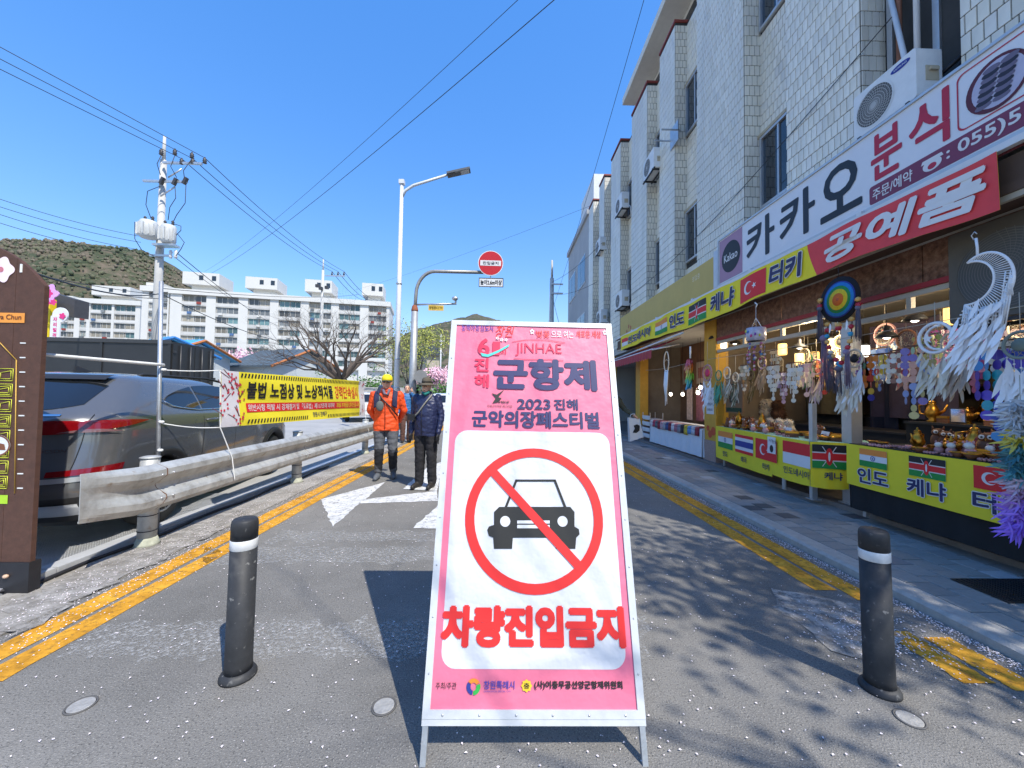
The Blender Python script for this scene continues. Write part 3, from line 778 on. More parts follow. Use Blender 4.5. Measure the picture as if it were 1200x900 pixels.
sp('6', 560, 574, 397, 417, CR, .05); sp('1', 577, 586, 401, 417, CR, .06); sp('회', 586, 593, 409, 416, CR, .02)
a = [sl(u, v) for u, v in ((563, 414), (572, 416), (584, 411), (597, 404), (596, 407), (584, 414), (572, 419), (565, 418))]
sprint('ribbon', [(p.x, p.y) for p in a], .0105, TEAL)
for u, v in ((588, 399), (593, 399), (583, 397)):
    c = sl(u, v); sprint('blossom', [(c.x + .0085 * (1 + .35 * math.cos(5 * t)) * math.cos(t), c.y + .0085 * (1 + .35 * math.cos(5 * t)) * math.sin(t)) for t in [2 * PI * k / 25 for k in range(25)]], .0115, WHITE)
    sprint('blossom_centre', disc((c.x, c.y), .003, 8), .0122, SRED)
sp('JINHAE', 604, 658, 403, 418, CR, .0)
for pts in (((600, 401), (615, 398.5), (640, 398.5), (662, 402)), ((602, 420), (615, 421.5), (645, 421.5), (660, 423))):
    q = [sl(*p) for p in pts]; sprint('flourish', [(p.x, p.y) for p in q] + [(p.x, p.y - .003) for p in q[::-1]], .009, CR)
sp('진', 556, 573, 420, 436, CR, .05); sp('해', 556, 573, 439, 455, CR, .05)
sp('군항제', 578, 699, 421, 458, NV, .062)
c = [sl(u, v) for u, v in ((576, 461), (582, 463), (591, 457), (586, 463), (584, 466), (588, 467), (583, 472), (577, 473), (581, 467))]
sprint('dancer_emblem', [(p.x, p.y) for p in c], .009, SBLK)
sp('IMBHF', 584, 597, 470, 473, SBLK, .02); sp('진해군악의장 페스티벌', 571, 600, 475, 478, SBLK, .0)
sp('2023', 606, 645, 468, 480, NV, .045); sp('진해', 649, 677, 468, 481, NV, .045)
sp('군악의장페스티벌', 553, 702, 482, 502, NV, .045)
cc = sl(626, 606); rad = (sl(706, 606).x - sl(545, 606).x) / 2; bw = rad * .135
mb = MB(); ring(mb, (cc.x, cc.y), rad, rad - bw, .0064, 56); mb.build('prohibition_ring', SRED, fs)
def pxpoly(pts): return [(p.x, p.y) for p in (sl(*q) for q in pts)]
pk = [('car_bonnet', [(585, 594), (668, 594), (673, 600), (673, 617), (678, 620), (679, 626), (675, 630), (674, 643), (651, 643), (650, 630), (601, 630), (600, 643), (579, 643), (578, 630), (573, 628), (571, 621), (573, 617), (579, 615), (579, 600)])]
for nm, q in pk: sprint('car_pictogram', pxpoly(q)[::-1], .0086, SBLK)
for seg in ([(604, 562), (651, 562), (651, 564.5), (604, 564.5)], [(604, 562), (606.5, 563), (594.5, 594), (591.5, 594)], [(651, 562), (648.5, 563), (660.5, 594), (663.5, 594)]): sprint('car_pictogram', pxpoly(seg)[::-1], .0088, SBLK)
for u in (592, 659): c = sl(u, 611); sprint('car_headlight', disc((c.x, c.y), .0235, 20), .0092, WVIN)
sprint('car_grille', pxpoly([(606, 610), (644, 610), (644, 619), (606, 619)])[::-1], .0092, WVIN); sprint('car_grille_bar', pxpoly([(606, 613.5), (644, 613.5), (644, 615), (606, 615)])[::-1], .0096, SBLK)
d = Vector((math.cos(R(-46)), math.sin(R(-46)))); nrm = Vector((-d.y, d.x)) * bw * .46; L_ = rad - bw * .6
o_ = Vector((cc.x, cc.y)); sprint('prohibition_bar', [tuple(o_ - d * L_ - nrm), tuple(o_ + d * L_ - nrm), tuple(o_ + d * L_ + nrm), tuple(o_ - d * L_ + nrm)], .0104, SRED)
sp('차량진입금지', 517, 732, 709, 759, SRED, .075)
sp('주최/주관', 511, 535, 799, 807, SBLK, .0)
c = sl(555, 804)
for k, m in enumerate((BLUEP, mat('logo_green', '#38b44a', .5), mat('logo_orange', '#f08a2a', .5))):
    a0 = R(150 + 120 * k); pts = [(c.x + .028 * math.cos(a0 + R(10 * j)), c.y + .028 * math.sin(a0 + R(10 * j))) for j in range(12)] + [(c.x + .012 * math.cos(a0 + R(10 * j)), c.y + .014 * math.sin(a0 + R(10 * j))) for j in range(11, -1, -1)]
    sprint('swirl_logo', pts, .009 + .0004 * k, m)
sp('창원특례시', 567, 603, 797, 807, mat('logo_text', '#5a4aa8', .55), .02); sp('CHANGWON SPECIAL CITY', 567, 599, 808.5, 810.5, mat('logo_text', '#5a4aa8', .55))
c = sl(617, 803); sprint('flower_emblem', [(c.x + .02 * (1 + .12 * math.cos(8 * t)) * math.cos(t), c.y + .02 * (1 + .12 * math.cos(8 * t)) * math.sin(t)) for t in [2 * PI * k / 32 for k in range(32)]], .009, mat('emblem_gold', '#e8c02c', .5))
sp('충', 613.5, 620.5, 799.5, 806.5, SBLK, .02, z=.0102)
sp('(사)이충무공선양군항제위원회', 626, 729, 797, 808, SBLK, .035)

# ================================================================== bollards
BLK = ramp_mat('bollard_rubber', [(.3, (.024, .025, .027)), (.55, (.036, .037, .04)), (.75, (.062, .062, .064))], scale=9, rough=.55, bump=.12, speck=[(38, .66, .76, (.15, .148, .142)), (9, .6, .85, (.09, .088, .082))])
REFL = mat('reflective_band', (.66, .66, .65), .4, var=.25, scale=14)
def bollard(p, label, lean):
    t = thing('bollard', label, 'bollard', p, group='black bollards closing the road')
    t.rotation_euler = lean
    mb = MB(); mb.lathe([(.082, 0), (.082, .012), (.074, .026), (.064, .036)], 28); mb.build('base', BLK, t)
    mb = MB(); mb.lathe([(.063, .034), (.0605, .07), (.0595, .635)], 28); mb.lathe([(.0595, .683), (.0595, .755), (.057, .772), (.05, .781), (1e-6, .784)], 28); mb.build('post', BLK, t)
    mb = MB(); mb.lathe([(.0598, .635), (.0612, .637), (.0612, .681), (.0598, .683)], 28); mb.build('band', REFL, t)
p = onZ(279, 792); bollard((p.x, p.y, 0), 'black bollard with white band left of the pink sign', (0, R(.6), 0))
p = onZ(1031, 808); bollard((p.x, p.y, 0), 'black bollard with white band in the shade right of the pink sign', (0, R(-1.5), 0))

# ================================================================== guard rail on the left
XG = -3.12
GRM = ramp_mat('weathered_galvanised', [(.3, (.27, .265, .25)), (.45, (.42, .425, .415)), (.6, (.52, .53, .52)), (.75, (.58, .585, .575))], scale=4.5, rough=.55, bump=.25, speck=[(14, .64, .8, (.30, .24, .18))])
GRM.node_tree.nodes['Principled BSDF'].inputs['Metallic'].default_value = .35
gr = thing('guard_rail', 'weathered steel W-beam guard rail between the road and the parked car', 'guard rail', (0, 0, 0))
prof = [(-.05, .742), (-.045, .752), (-.03, .755), (.015, .722), (.03, .705), (.032, .655), (.02, .635), (-.03, .585), (-.036, .57), (-.036, .535), (-.03, .52), (.02, .47), (.032, .45), (.03, .40), (.015, .383), (-.03, .35), (-.045, .353), (-.05, .363)]
def beam(y0, y1, off=0, flare=0, n=10):
    mb = MB()
    def fn(a, b):
        i = b * (len(prof) - 1); k = int(min(i, len(prof) - 2)); t = i - k
        d = prof[k][0] + (prof[k + 1][0] - prof[k][0]) * t; z = prof[k][1] + (prof[k + 1][1] - prof[k][1]) * t
        y = y0 + (y1 - y0) * a
        f = flare * max(0, 1 - a * 1.4)
        d = d * (1 - f) + .03 * f
        z = .555 + .07 * f + (z - .555) * (1 - .13 * f)
        return Vector((XG + d + off, y, z))
    mb.grid(fn, n, (len(prof) - 1), sm=False); o = mb.build('rail_beam', GRM, gr)
    md = o.modifiers.new('thick', 'SOLIDIFY'); md.thickness = .005; md.offset = -1
beam(2.9, 3.62, .006, 1, 12); beam(3.58, 6.22, 0); beam(6.18, 9.6, .006); beam(9.55, 12, .012)
RUSTM = mat('rust_seam', '#6a4a38', .8, var=.3)
for y in (3.61, 6.22):
    mb = MB(); mb.tube([(XG + d + .008, y + .03 * math.sin(z * 30), z) for d, z in prof], .005, 5); mb.build('rust_seam', RUSTM, gr)
for y in (3.64, 6.19, 9.2, 11.8):
    mb = MB(); mb.tube([(XG - .13, y, 0), (XG - .13, y, .80)], .07, 16); mb.lathe([(.076, .80), (.076, .812), (.05, .82), (1e-6, .822)], 16, (XG - .13, y, 0)); po = mb.build('post', GRM, gr)
    mb = MB(); mb.lathe([(.10, 0), (.09, .02), (.072, .07)], 16, (XG - .13, y, .012)); mb.build('post_foot', mat('lichen_foot', '#a9aa98', .9, var=.4, scale=20), po)
    mb = MB()
    for z in (.28, .14): mb.lathe([(.0715, z), (.075, z + .004), (.0715, z + .008)], 16, (XG - .13, y, 0))
    mb.build('wire_tie', DARKM, po)
    mb = MB(); mb.bb(XG - .065, XG - .052, y - .05, y + .05, .47, .64); mb.build('spacer', GRM, po)
    for zz in (.66, .45):
        for dy in (-.06, .06):
            mb = MB(); mb.ell((XG + .042, y + dy, zz), (.01, .012, .012), 8, 5); mb.build('bolt', STEEL, gr)
# thin steel tube tied behind the first post, and its ropes
st = thing('steel_tube', 'thin galvanised tube standing upright behind the guard rail post', 'pole', (XG - .235, 3.9, .0))
st.location = (0, 0, 0)
ta, tb_ = onY(187, 545, 3.9), onY(189, 330, 3.9)
mb = MB(); mb.tube([(ta.x, 3.9, .0), (tb_.x, 3.9, tb_.z)], .018, 10); mb.build('tube', STEEL, st)
for z in (1.62, 1.1, .82):
    mb = MB(); mb.lathe([(.0165, z), (.024, z + .006), (.024, z + .02), (.0165, z + .026)], 10, (ta.x, 3.9, 0)); mb.build('knot', ROPE, st)
def rope(pts, r, label, sag=0.):
    mb = MB(); a = [Vector(p) for p in pts]; q = []
    for i in range(len(a) - 1):
        for k in range(8): t = k / 8; q.append(a[i].lerp(a[i + 1], t) - Vector((0, 0, sag * math.sin(PI * t))))
    q.append(a[-1]); mb.tube(q, r, 6); tag(mb.build('rope', ROPE), label, 'rope', 'white ropes tied to the steel tube')
# ================================================================== yellow banner tied along the rail
XB = -3.13
cn = [onX(258, 501, XB), onX(428, 487, XB), onX(427, 447, XB), onX(258, 434, XB)]
def bfn(q):
    s, t = q.x, q.y
    b = cn[0].lerp(cn[1], s); a = cn[3].lerp(cn[2], s); p = b.lerp(a, t)
    wob = .012 * math.sin(22 * s + 3 * t) * math.sin(PI * min(1, max(0, t)))+ .008 * math.sin(9 * t + 5 * s)
    return Vector((p.x + wob + q.z, p.y, p.z))
ba = tag(MB().grid(lambda a, b: bfn(Vector((a, b, 0))), 60, 10).build('street_banner', YELP), 'yellow Korean warning banner with hazard stripes tied above the guard rail', 'banner')
def sB(u): return (onX(u, 460, XB).y - cn[0].y) / (cn[1].y - cn[0].y)
def bpatch(name, s0, s1, t0, t1, m, z=.004, n=12):
    mb = MB(); mb.grid(lambda a, b: bfn(Vector((s0 + (s1 - s0) * a, t0 + (t1 - t0) * b, z))), n, 6); return mb.build(name, m, ba)
bpatch('blossom_print_area', 0, sB(281), 0, 1, mat('banner_white', (.72, .70, .74), .6, var=.08)); bpatch('blossom_print_area', sB(422), 1, 0, 1, MATS['banner_white'])
rr = random.Random(5); BRN = mat('twig_print', '#6a3a40', .6); PKB = mat('bud_print', '#c83a4c', .6)
for k in range(16):
    s0, t0 = rr.uniform(.0, sB(284)) , rr.random() * .8 + .08
    if k % 5 == 4: s0 = rr.uniform(.955, .99)
    mb = MB(); a = rr.uniform(.3, 2.6); L_ = .12
    mb.add([bfn(Vector((s0 + .02 * j * math.cos(a) + w_ * .002, t0 + L_ * j * math.sin(a) * .8, .0065))) for j in range(3) for w_ in (-1, 1)], [(0, 1, 3, 2), (2, 3, 5, 4)]); tw = mb.build('twig_print', BRN, ba)
    for j in range(4):
        mb = MB(); cs, ct = s0 + rr.uniform(-.012, .02), t0 + rr.uniform(-.08, .12)
        mb.add([bfn(Vector((cs + .0035 * math.cos(2 * PI * i / 8), ct + .022 * math.sin(2 * PI * i / 8), .0075 + .0004 * j))) for i in range(8)], [tuple(range(8))]); mb.build('bud_print', PKB, tw)
for t0, s0, s1 in ((.90, sB(283), sB(423)), (.035, sB(290), sB(361)), (.035, sB(385), sB(423))):
    s = s0
    while s < s1:
        mb = MB(); w_ = .007
        mb.add([bfn(Vector((s, t0, .005))), bfn(Vector((s + w_, t0, .005))), bfn(Vector((s + w_ + .005, t0 + .075, .005))), bfn(Vector((s + .005, t0 + .075, .005)))], [(0, 1, 2, 3)]); mb.build('hazard_stripe', BLACK, ba); s += .0145
def btext(body, u0, u1, t0, t1, m, bold, z=.006):
    s0, s1 = sB(u0), sB(u1); text(body, ba, s0, t0, t1 - t0, m, w=s1 - s0, bold=bold, z=z, fn=bfn, asp=.16)
btext('불법 노점상 및 노상적치물', 291, 391, .50, .83, BLACK, .04); btext('강력단속실시', 394, 420, .50, .83, REDP, .02)
bpatch('red_band', sB(290), sB(421), .245, .42, REDP, .005, 30)
btext('위반사항 적발 시 강제철거 및 「도로법」제117조에 의하여', 292, 392, .265, .40, WHITE, .02, .0075); btext('과태료 부과됨을 알려드립니다', 395, 420, .265, .40, YELP, .01, .0075)
btext('창원시 진해구', 368, 384, .07, .19, NAVY, .02)
rope([(ta.x, 3.9, 1.68), onY(44, 415, 2.9)], .016, 'thick white rope running left from the steel tube past the truck')
rope([(ta.x, 3.9, 1.63), cn[3]], .006, 'thin white rope from the steel tube to the top of the yellow banner', .01)
rope([(ta.x, 3.9, 1.1), cn[0]], .006, 'thin white rope from the steel tube to the bottom of the yellow banner', .02)
rope([cn[3], cn[0], cn[0] + Vector((.06, .12, -.35)), cn[0] + Vector((.08, .15, -.62))], .006, 'white rope hanging from the left edge of the yellow banner over the rail', .0)
rope([cn[2], onX(440, 447, -3.1)], .006, 'thin white rope at the right end of the yellow banner', .0)
rope([cn[1], cn[1] + Vector((.06, .1, -.4))], .006, 'white rope hanging from the right end of the yellow banner', .0)

# ================================================================== tall wooden sign at the left edge
YW = 2.78
pr0, pr1 = onY(34, 690, YW), onY(49, 330, YW)
WM = plane_M((pr0.x, YW, 0), (1, 0, 0), (0, 0, 1)); WI = WM.inverted()
ws = thing('wooden_sign', 'tall dark brown wooden map sign with rounded top at the left edge', 'sign', M=WM)
def wlp(u, v): q = WI @ onY(u, v, YW); return (q.x, q.y)
zt = wlp(49, 335)[1]; W_ = 1.0
PLK = mat('stained_plank', '#56392c', .75, var=.3, scale=2.2, stretch=(10, 10, .7), bump=.35, bscale=30)
def ztop(x): return zt + .30 * (1 - ((x + W_ / 2) / (W_ / 2)) ** 2)
npl = 5
for k in range(npl):
    x0, x1 = -W_ + W_ * k / npl + .002, -W_ + W_ * (k + 1) / npl - .001
    poly = [(x0, .2), (x1, .2)] + [(x1 + (x0 - x1) * j / 6, ztop(x1 + (x0 - x1) * j / 6)) for j in range(7)]
    mb = MB(); mb.prism(poly, -.03, 0); mb.build('plank', PLK, ws)
mb = MB(); mb.bb(-W_ - .02, .006, 0, .22, -.06, .012); mb.build('base', DARKM, ws)
c = wlp(12, 655); mb = MB(); mb.ell((c[0], .13, .02), (.018, .014, .014)); mb.build('bolt', mat('pale_knob', '#c9a78c', .5), ws)
def wprint(name, pts, z, m): mb = MB(); mb.flat(pts, z); return mb.build(name, m, ws)
c0, c1 = wlp(-60, 377), wlp(30, 367); wprint('name_plate', [(c0[0], c0[1]), (c1[0], c0[1]), (c1[0], c1[1]), (c0[0], c1[1])], .004, mat('plate_orange', '#e8963c', .6))
text('Yeojwa Chun', ws, wlp(26, 375)[0], c0[1] + .012, c1[1] - c0[1] - .024, mat('plate_text', '#5a2a1c', .6), al='R', z=.006, bold=.015)
c = wlp(2, 316); wprint('blossom', [(c[0] + .085 * (1 + .13 * math.cos(5 * t)) * math.cos(t), c[1] + .085 * (1 + .13 * math.cos(5 * t)) * math.sin(t)) for t in [2 * PI * k / 40 for k in range(40)]], .004, mat('petal_pink', '#f3d9de', .6))
wprint('blossom_centre', [(c[0] + .02 * math.cos(2 * PI * k / 10), c[1] + .02 * math.sin(2 * PI * k / 10)) for k in range(10)], .006, mat('petal_core', '#c0707c', .6))
GOLD = mat('gold_line', '#c8a04a', .5, .3); LIME = mat('lime_line', '#c9cf3a', .5); TICK = mat('tick_white', (.75, .75, .72), .6)
mb = MB(); a, b, c = wlp(-20, 380), wlp(20, 422), wlp(18, 578)
for p, q in ((a, b), (b, c)): mb.tube([(p[0], p[1], .004), (q[0], q[1], .004)], .0035, 4)
mb.build('route_line', GOLD, ws)
for k in range(11):
    v = 402 + k * 17; p = wlp(24 - k * .35, v); mb = MB(); mb.bb(p[0], p[0] + .038, p[1] - .004, p[1] + .004, .0005, .003); mb.build('tick_label', TICK, ws)
rr = random.Random(8)
for k in range(8):
    x1 = wlp(16, 440)[0]; y0 = wlp(0, 432 + k * 18)[1]; h_ = .085; w_ = rr.uniform(.04, .08); ins = [0, .012, .024] if k % 2 else [0, .014]
    for i in ins:
        mb = MB(); P = [(x1 - w_ * 2 + i, y0 - h_ + i), (x1 - i, y0 - h_ + i), (x1 - i, y0 - i), (x1 - w_ * 2 + i, y0 - i * 2)]
        for p, q in zip(P, P[1:] + P[:1]): mb.tube([(*p, .004), (*q, .004)], .0022, 4)
        mb.build('street_outline', LIME, ws)
c = wlp(-2, 522); wprint('map_badge', [(c[0] + .09 * math.cos(2 * PI * k / 24), c[1] + .075 * math.sin(2 * PI * k / 24)) for k in range(24)], .006, WHITE)
mb = MB(); ring(mb, c, .09, .078, .0075, 24, ky=.83); mb.build('badge_rim', mat('badge_brown', '#7a4a30', .6), ws)
wprint('badge_bridge', [(c[0] - .02, c[1] - .03), (c[0] + .06, c[1] - .03), (c[0] + .05, c[1] + .01), (c[0], c[1] + .02)], .008, MATS['badge_brown'])
p, q = wlp(-30, 590), wlp(10, 580); wprint('green_strip', [p, (q[0], p[1]), q, (p[0], q[1])], .004, mat('strip_lime', '#a8d02c', .6))
p = wlp(36, 313); mb = MB(); mb.bb(p[0] - .07, p[0] - .055, p[1] - .04, p[1] + .02, .0005, .004); mb.build('top_mark', TICK, ws)

# ================================================================== street lamp and overhead no-entry sign
YL = 13.2
b = onZ(466, 507.5); top = onY(471, 216, YL); tip = onY(551, 199, YL); j1 = onY(524, 205, YL)
lp = thing('street_lamp', 'tall white street lamp post with LED head on a long arm', 'street lamp', (top.x - .05, YL, 0)); lp.location = (0, 0, 0)
bx = top.x - .02
mb = MB(); mb.tube([(bx, YL, 0), (bx, YL, 4), (top.x, YL, top.z)], [.095, .085, .06], 14); mb.build('post', PAINTW, lp)
mb = MB(); mb.lathe([(.24, 0), (.24, .03), (.12, .05), (.11, .5), (.098, .52)], 14, (bx, YL, .004)); mb.build('base_flange', PAINTW, lp)
mb = MB(); mb.tube([(top.x, YL, top.z - .5), (top.x + .12, YL, top.z - .22), (top.x + .4, YL, top.z - .03), (j1.x, YL, j1.z)], [.04, .05, .05, .042], 10); mb.bb(top.x - .09, top.x + .09, YL - .09, YL + .09, top.z, top.z + .14); mb.build('arm', PAINTW, lp)
a_ = math.atan2(tip.z - j1.z, tip.x - j1.x); M_ = Matrix.Rotation(-a_, 3, 'Y'); c_ = (j1 + tip) / 2; L_ = (tip - j1).length
mb = MB(); mb.box(c_, (L_, .3, .07), 0, M_); mb.box(Vector(c_) - Vector((.1, 0, .05)), (.35, .22, .06), 0, M_); mb.build('lamp_head', mat('lamp_grey', (.12, .125, .13), .5, .3), lp)
mb = MB(); mb.box(Vector(c_) + M_ @ Vector((.12, 0, -.04)), (L_ * .6, .24, .012), 0, M_); mb.build('lens', mat('lamp_lens', (.55, .56, .55), .2), lp)
for z in (1.6, 2.6, 5.2):
    mb = MB(); mb.lathe([(.088, z), (.1, z + .01), (.1, z + .05), (.086, z + .06)], 14, (bx, YL, 0)); mb.build('band', STEEL, lp)
YS = 12.2
g0 = onY(482, 480, YS); g1 = onY(486, 365, YS); g2 = onY(487.5, 345, YS); g3 = onY(510, 318, YS); g4 = onY(562, 318, YS)
gs = thing('overhead_sign_pole', 'curved grey pole carrying a round red no entry sign over the road', 'sign pole', (g0.x, YS, 0)); gs.location = (0, 0, 0)
mb = MB(); mb.tube([(g1.x - .03, YS, 0), (g1.x, YS, g1.z)], [.125, .105], 14); mb.build('lower_post', mat('dull_steel', (.42, .43, .44), .5, .5, var=.2), gs)
mb = MB(); mb.lathe([(.108, g1.z), (.112, g1.z + .04), (.085, g1.z + .16), (.06, g1.z + .2)], 14, (g1.x, YS, 0)); mb.build('collar', mat('rust_collar', '#97583c', .8, var=.3), gs)
arc = [Vector((g1.x, YS, g1.z)), Vector((g2.x, YS, g2.z))] + [Vector((g2.x + (g3.x - g2.x) * (1 - math.cos(t)), YS, g2.z + (g3.z - g2.z) * math.sin(t))) for t in [PI / 2 * k / 8 for k in range(1, 9)]] + [Vector((g4.x + .3, YS, g3.z))]
mb = MB(); mb.tube(arc, .056, 12); mb.build('upper_arm', mat('arm_steel', (.35, .34, .32), .5, .5, var=.25), gs)
sc = onY(575, 308.5, YS - .1); r_ = .40
Md = plane_M(sc, (1, 0, -.01), (0, 0, 1)).to_3x3()
mb = MB(); mb.lathe([(1e-6, -.01), (r_, -.01), (r_, .01), (1e-6, .01)], 40, sc, 0, Md, sm=False); dsc = mb.build('round_sign', mat('sign_disc_white', (.78, .78, .78), .4, var=.03), gs)
def onsign(name, poly, z, m): mb = MB(); mb.add([sc + Md @ Vector((x, y, z)) for x, y in poly], [tuple(range(len(poly)))]); mb.build(name, m, dsc)
onsign('red_disc', disc((0, 0), r_ * .95, 40), .014, mat('sign_disc_red', '#c01c22', .4, var=.05)); onsign('white_bar', [(-.33, -.085), (.33, -.085), (.33, .085), (-.33, .085)], .018, WHITE)
text('진입금지', dsc, 0, -.05, .1, BLACK, w=.5, al='C', z=.022, bold=.03, fn=lambda q: sc + Md @ q)
p0, p1 = onY(561, 336, YS - .1), onY(590, 326, YS - .1)
mb = MB(); mb.bb(p0.x, p1.x, YS - .1, YS - .08, p0.z, p1.z); pp = mb.build('height_plate', WHITE, gs)
w_, h_ = p1.x - p0.x, p1.z - p0.z
mb = MB()
for q in ((0, w_, 0, .02), (0, w_, h_ - .02, h_), (0, .02, .02, h_ - .02), (w_ - .02, w_, .02, h_ - .02)): mb.bb(p0.x + q[0], p0.x + q[1], YS - .106, YS - .1003, p0.z + q[2], p0.z + q[3])
mb.build('plate_border', BLACK, pp)
text('높이2.6m이상', pp, w_ / 2, .06, h_ - .12, BLACK, w=w_ - .1, al='C', bold=.03, z=0, fn=lambda q: Vector((p0.x + q.x, YS - .104, p0.z + q.y)))
mb = MB(); mb.bb(sc.x - .02, sc.x + .02, YS - .07, YS - .03, p0.z, g3.z); mb.build('hanger', STEEL, gs)
c0, c1 = onY(487, 357, YS), onY(535, 356, YS)
mb = MB(); mb.tube([c0, c1], .03, 8); mb.tube([c1 + Vector((-.03, 0, 0)), c1 + Vector((-.03, 0, .12))], .03, 8); mb.ell(c1 + Vector((-.05, -.03, .16)), (.1, .09, .07)); mb.build('camera_arm', STEEL, gs)
p0, p1 = onY(502, 364, YS - .05), onY(520, 358, YS - .05); mb = MB(); mb.bb(p0.x, p1.x, YS - .06, YS - .05, p0.z, p1.z); yp = mb.build('yellow_plate', mat('plate_yellow', '#d8b44a', .6), gs)
text('방범용CCTV', yp, 0, 0, (p1.z - p0.z) * .6, BLACK, w=(p1.x - p0.x) * .88, bold=.02, fn=lambda q: Vector((p0.x + .03 + q.x, YS - .062, p0.z + .04 + q.y)))
mb = MB(); mb.lathe([(1e-6, 0), (.2, 0), (.2, .02), (1e-6, .02)], 24, onY(493, 441, YS - .2), 0, plane_M((0, 0, 0), (1, .3, 0), (0, 0, 1)).to_3x3(), sm=False); mb.build('sign_back', mat('plate_back_grey', (.22, .225, .23), .6, .2), gs)
# ================================================================== the parked SUV
def interp(tab, z):
    if z <= tab[0][0]: return tab[0][1:]
    for a, b in zip(tab, tab[1:]):
        if z <= b[0]:
            t = (z - a[0]) / (b[0] - a[0]); return tuple(p + (q - p) * t for p, q in zip(a[1:], b[1:]))
    return tab[-1][1:]
CT = [(.26, .20, .78, .22, 4.30), (.34, .10, .86, .28, 4.40), (.42, .04, .89, .32, 4.45), (.55, .0, .905, .34, 4.48), (.68, .01, .915, .36, 4.47), (.80, .05, .92, .38, 4.43), (.95, .08, .925, .40, 4.30),
      (1.06, .09, .922, .40, 4.0), (1.14, .10, .91, .40, 3.62), (1.20, .14, .885, .40, 3.30), (1.24, .19, .868, .40, 3.12), (1.33, .30, .825, .38, 2.92), (1.42, .42, .775, .36, 2.70), (1.49, .52, .735, .33, 2.48), (1.54, .58, .695, .30, 2.28), (1.575, .66, .63, .30, 2.12), (1.60, .80, .53, .30, 1.95), (1.618, 1.02, .36, .25, 1.75), (1.624, 1.3, .12, .1, 1.5)]
YR, YF_ = .95, 3.62
def car_out(z, seg, t, off=0.):
    yr, w, rc, yf = interp(CT, z); rf = min(.42, rc * 1.2)
    if seg == 0: x = (w - rc) * t; y = yr - .03 * (1 - t * t) * 1; n = Vector((0, -1, 0))
    elif seg == 1: a = t * PI / 2; x = w - rc + rc * math.sin(a); y = yr + rc - rc * math.cos(a); n = Vector((math.sin(a), -math.cos(a), 0))
    elif seg == 2: x = w; y = yr + rc + (yf - rf - yr - rc) * t; n = Vector((1, 0, 0)); x += .012 * math.sin(PI * t)
    elif seg == 3: a = t * PI / 2; x = w - rf + rf * math.cos(a); y = yf - rf + rf * math.sin(a); n = Vector((math.cos(a), math.sin(a), 0))
    else: x = (w - rf) * (1 - t); y = yf; n = Vector((0, 1, 0))
    return Vector((x, y, z)) + n * off
def car_s(s, z, off=0.):
    yr, w, rc, yf = interp(CT, z); sg = 1 if s >= 0 else -1; a = abs(s); l0 = w - rc; l1 = l0 + rc * PI / 2
    if a < l0: p = car_out(z, 0, a / l0, off)
    elif a < l1: p = car_out(z, 1, (a - l0) / (l1 - l0), off)
    else: y = yr + rc + (a - l1); p = Vector((w + off, y, z))
    return Vector((p.x * sg, p.y, p.z))
def car_side(y, z, off=0.):
    w = interp(CT, z)[1]; return Vector((w + off + .010, y, z))
CARP = mat('car_paint', (.15, .153, .158), .22, .45, var=.04, coat=1.); PLAS = mat('black_plastic', (.018, .018, .019), .55, var=.1)
CHROME = mat('chrome', (.75, .75, .75), .12, 1., var=0); TLR = mat('tail_red', '#7c080f', .12, var=.15, scale=12, coat=1.); TLC = mat('tail_clear', '#7c5a5c', .1, var=.2, scale=30, coat=1.)
CG = mat('car_glass', (.012, .014, .017), .04, var=0, spec=.9)
cl = thing('parked_car', 'dark grey metallic SUV parked behind the guard rail', 'car', (-4.42, 3.2, 0), R(8.5))
zs = [.26 + (1.624 - .26) * k / 46 for k in range(47)]
segs = [(0, t / 6) for t in range(6)] + [(1, t / 9) for t in range(9)] + [(2, t / 44) for t in range(44)] + [(3, t / 7) for t in range(7)] + [(4, t / 5) for t in range(6)]
mb = MB(); n1 = len(segs)
right = [[car_out(z, *q) for q in segs] for z in zs]
idx = {}
def cv(i, j, sgn):
    k = (i, j, sgn if 0 < j < n1 - 1 else 1)
    if k not in idx: p = right[i][j]; idx[k] = len(mb.v); mb.v.append((p.x * sgn, p.y, p.z))
    return idx[k]
for i in range(len(zs) - 1):
    for j in range(n1 - 1):
        c = (right[i][j] + right[i + 1][j + 1]) / 2
        if j >= 6 and abs(c.x) > .5 and any((c.y - yc) ** 2 + (c.z - .34) ** 2 < .405 ** 2 for yc in (YR, YF_)): continue
        for sg in (1, -1):
            f = (cv(i, j, sg), cv(i, j + 1, sg), cv(i + 1, j + 1, sg), cv(i + 1, j, sg))
            mb.f.append(f if sg == 1 else f[::-1]); mb.m.append(1 if c.z < .50 else 0); mb.s.append(True)
body = mb.build('body', [CARP, PLAS], cl)
mb = MB(); mb.bb(-.72, .72, .3, 4.2, .2, .9); mb.build('underbody', PLAS, cl)
def patch_s(name, fn_lo, fn_hi, s0, s1, m, off, n=24, k=6, par=None):
    mb = MB(); mb.grid(lambda a, b: car_s(s0 + (s1 - s0) * a, fn_lo(s0 + (s1 - s0) * a) + (fn_hi(s0 + (s1 - s0) * a) - fn_lo(s0 + (s1 - s0) * a)) * b, off), n, k); return mb.build(name, m, par or cl)
patch_s('rear_window', lambda s: 1.23 + .06 * (abs(s) / .66) ** 4, lambda s: 1.505 - .04 * (abs(s) / .66) ** 6, -.66, .66, CG, .006)
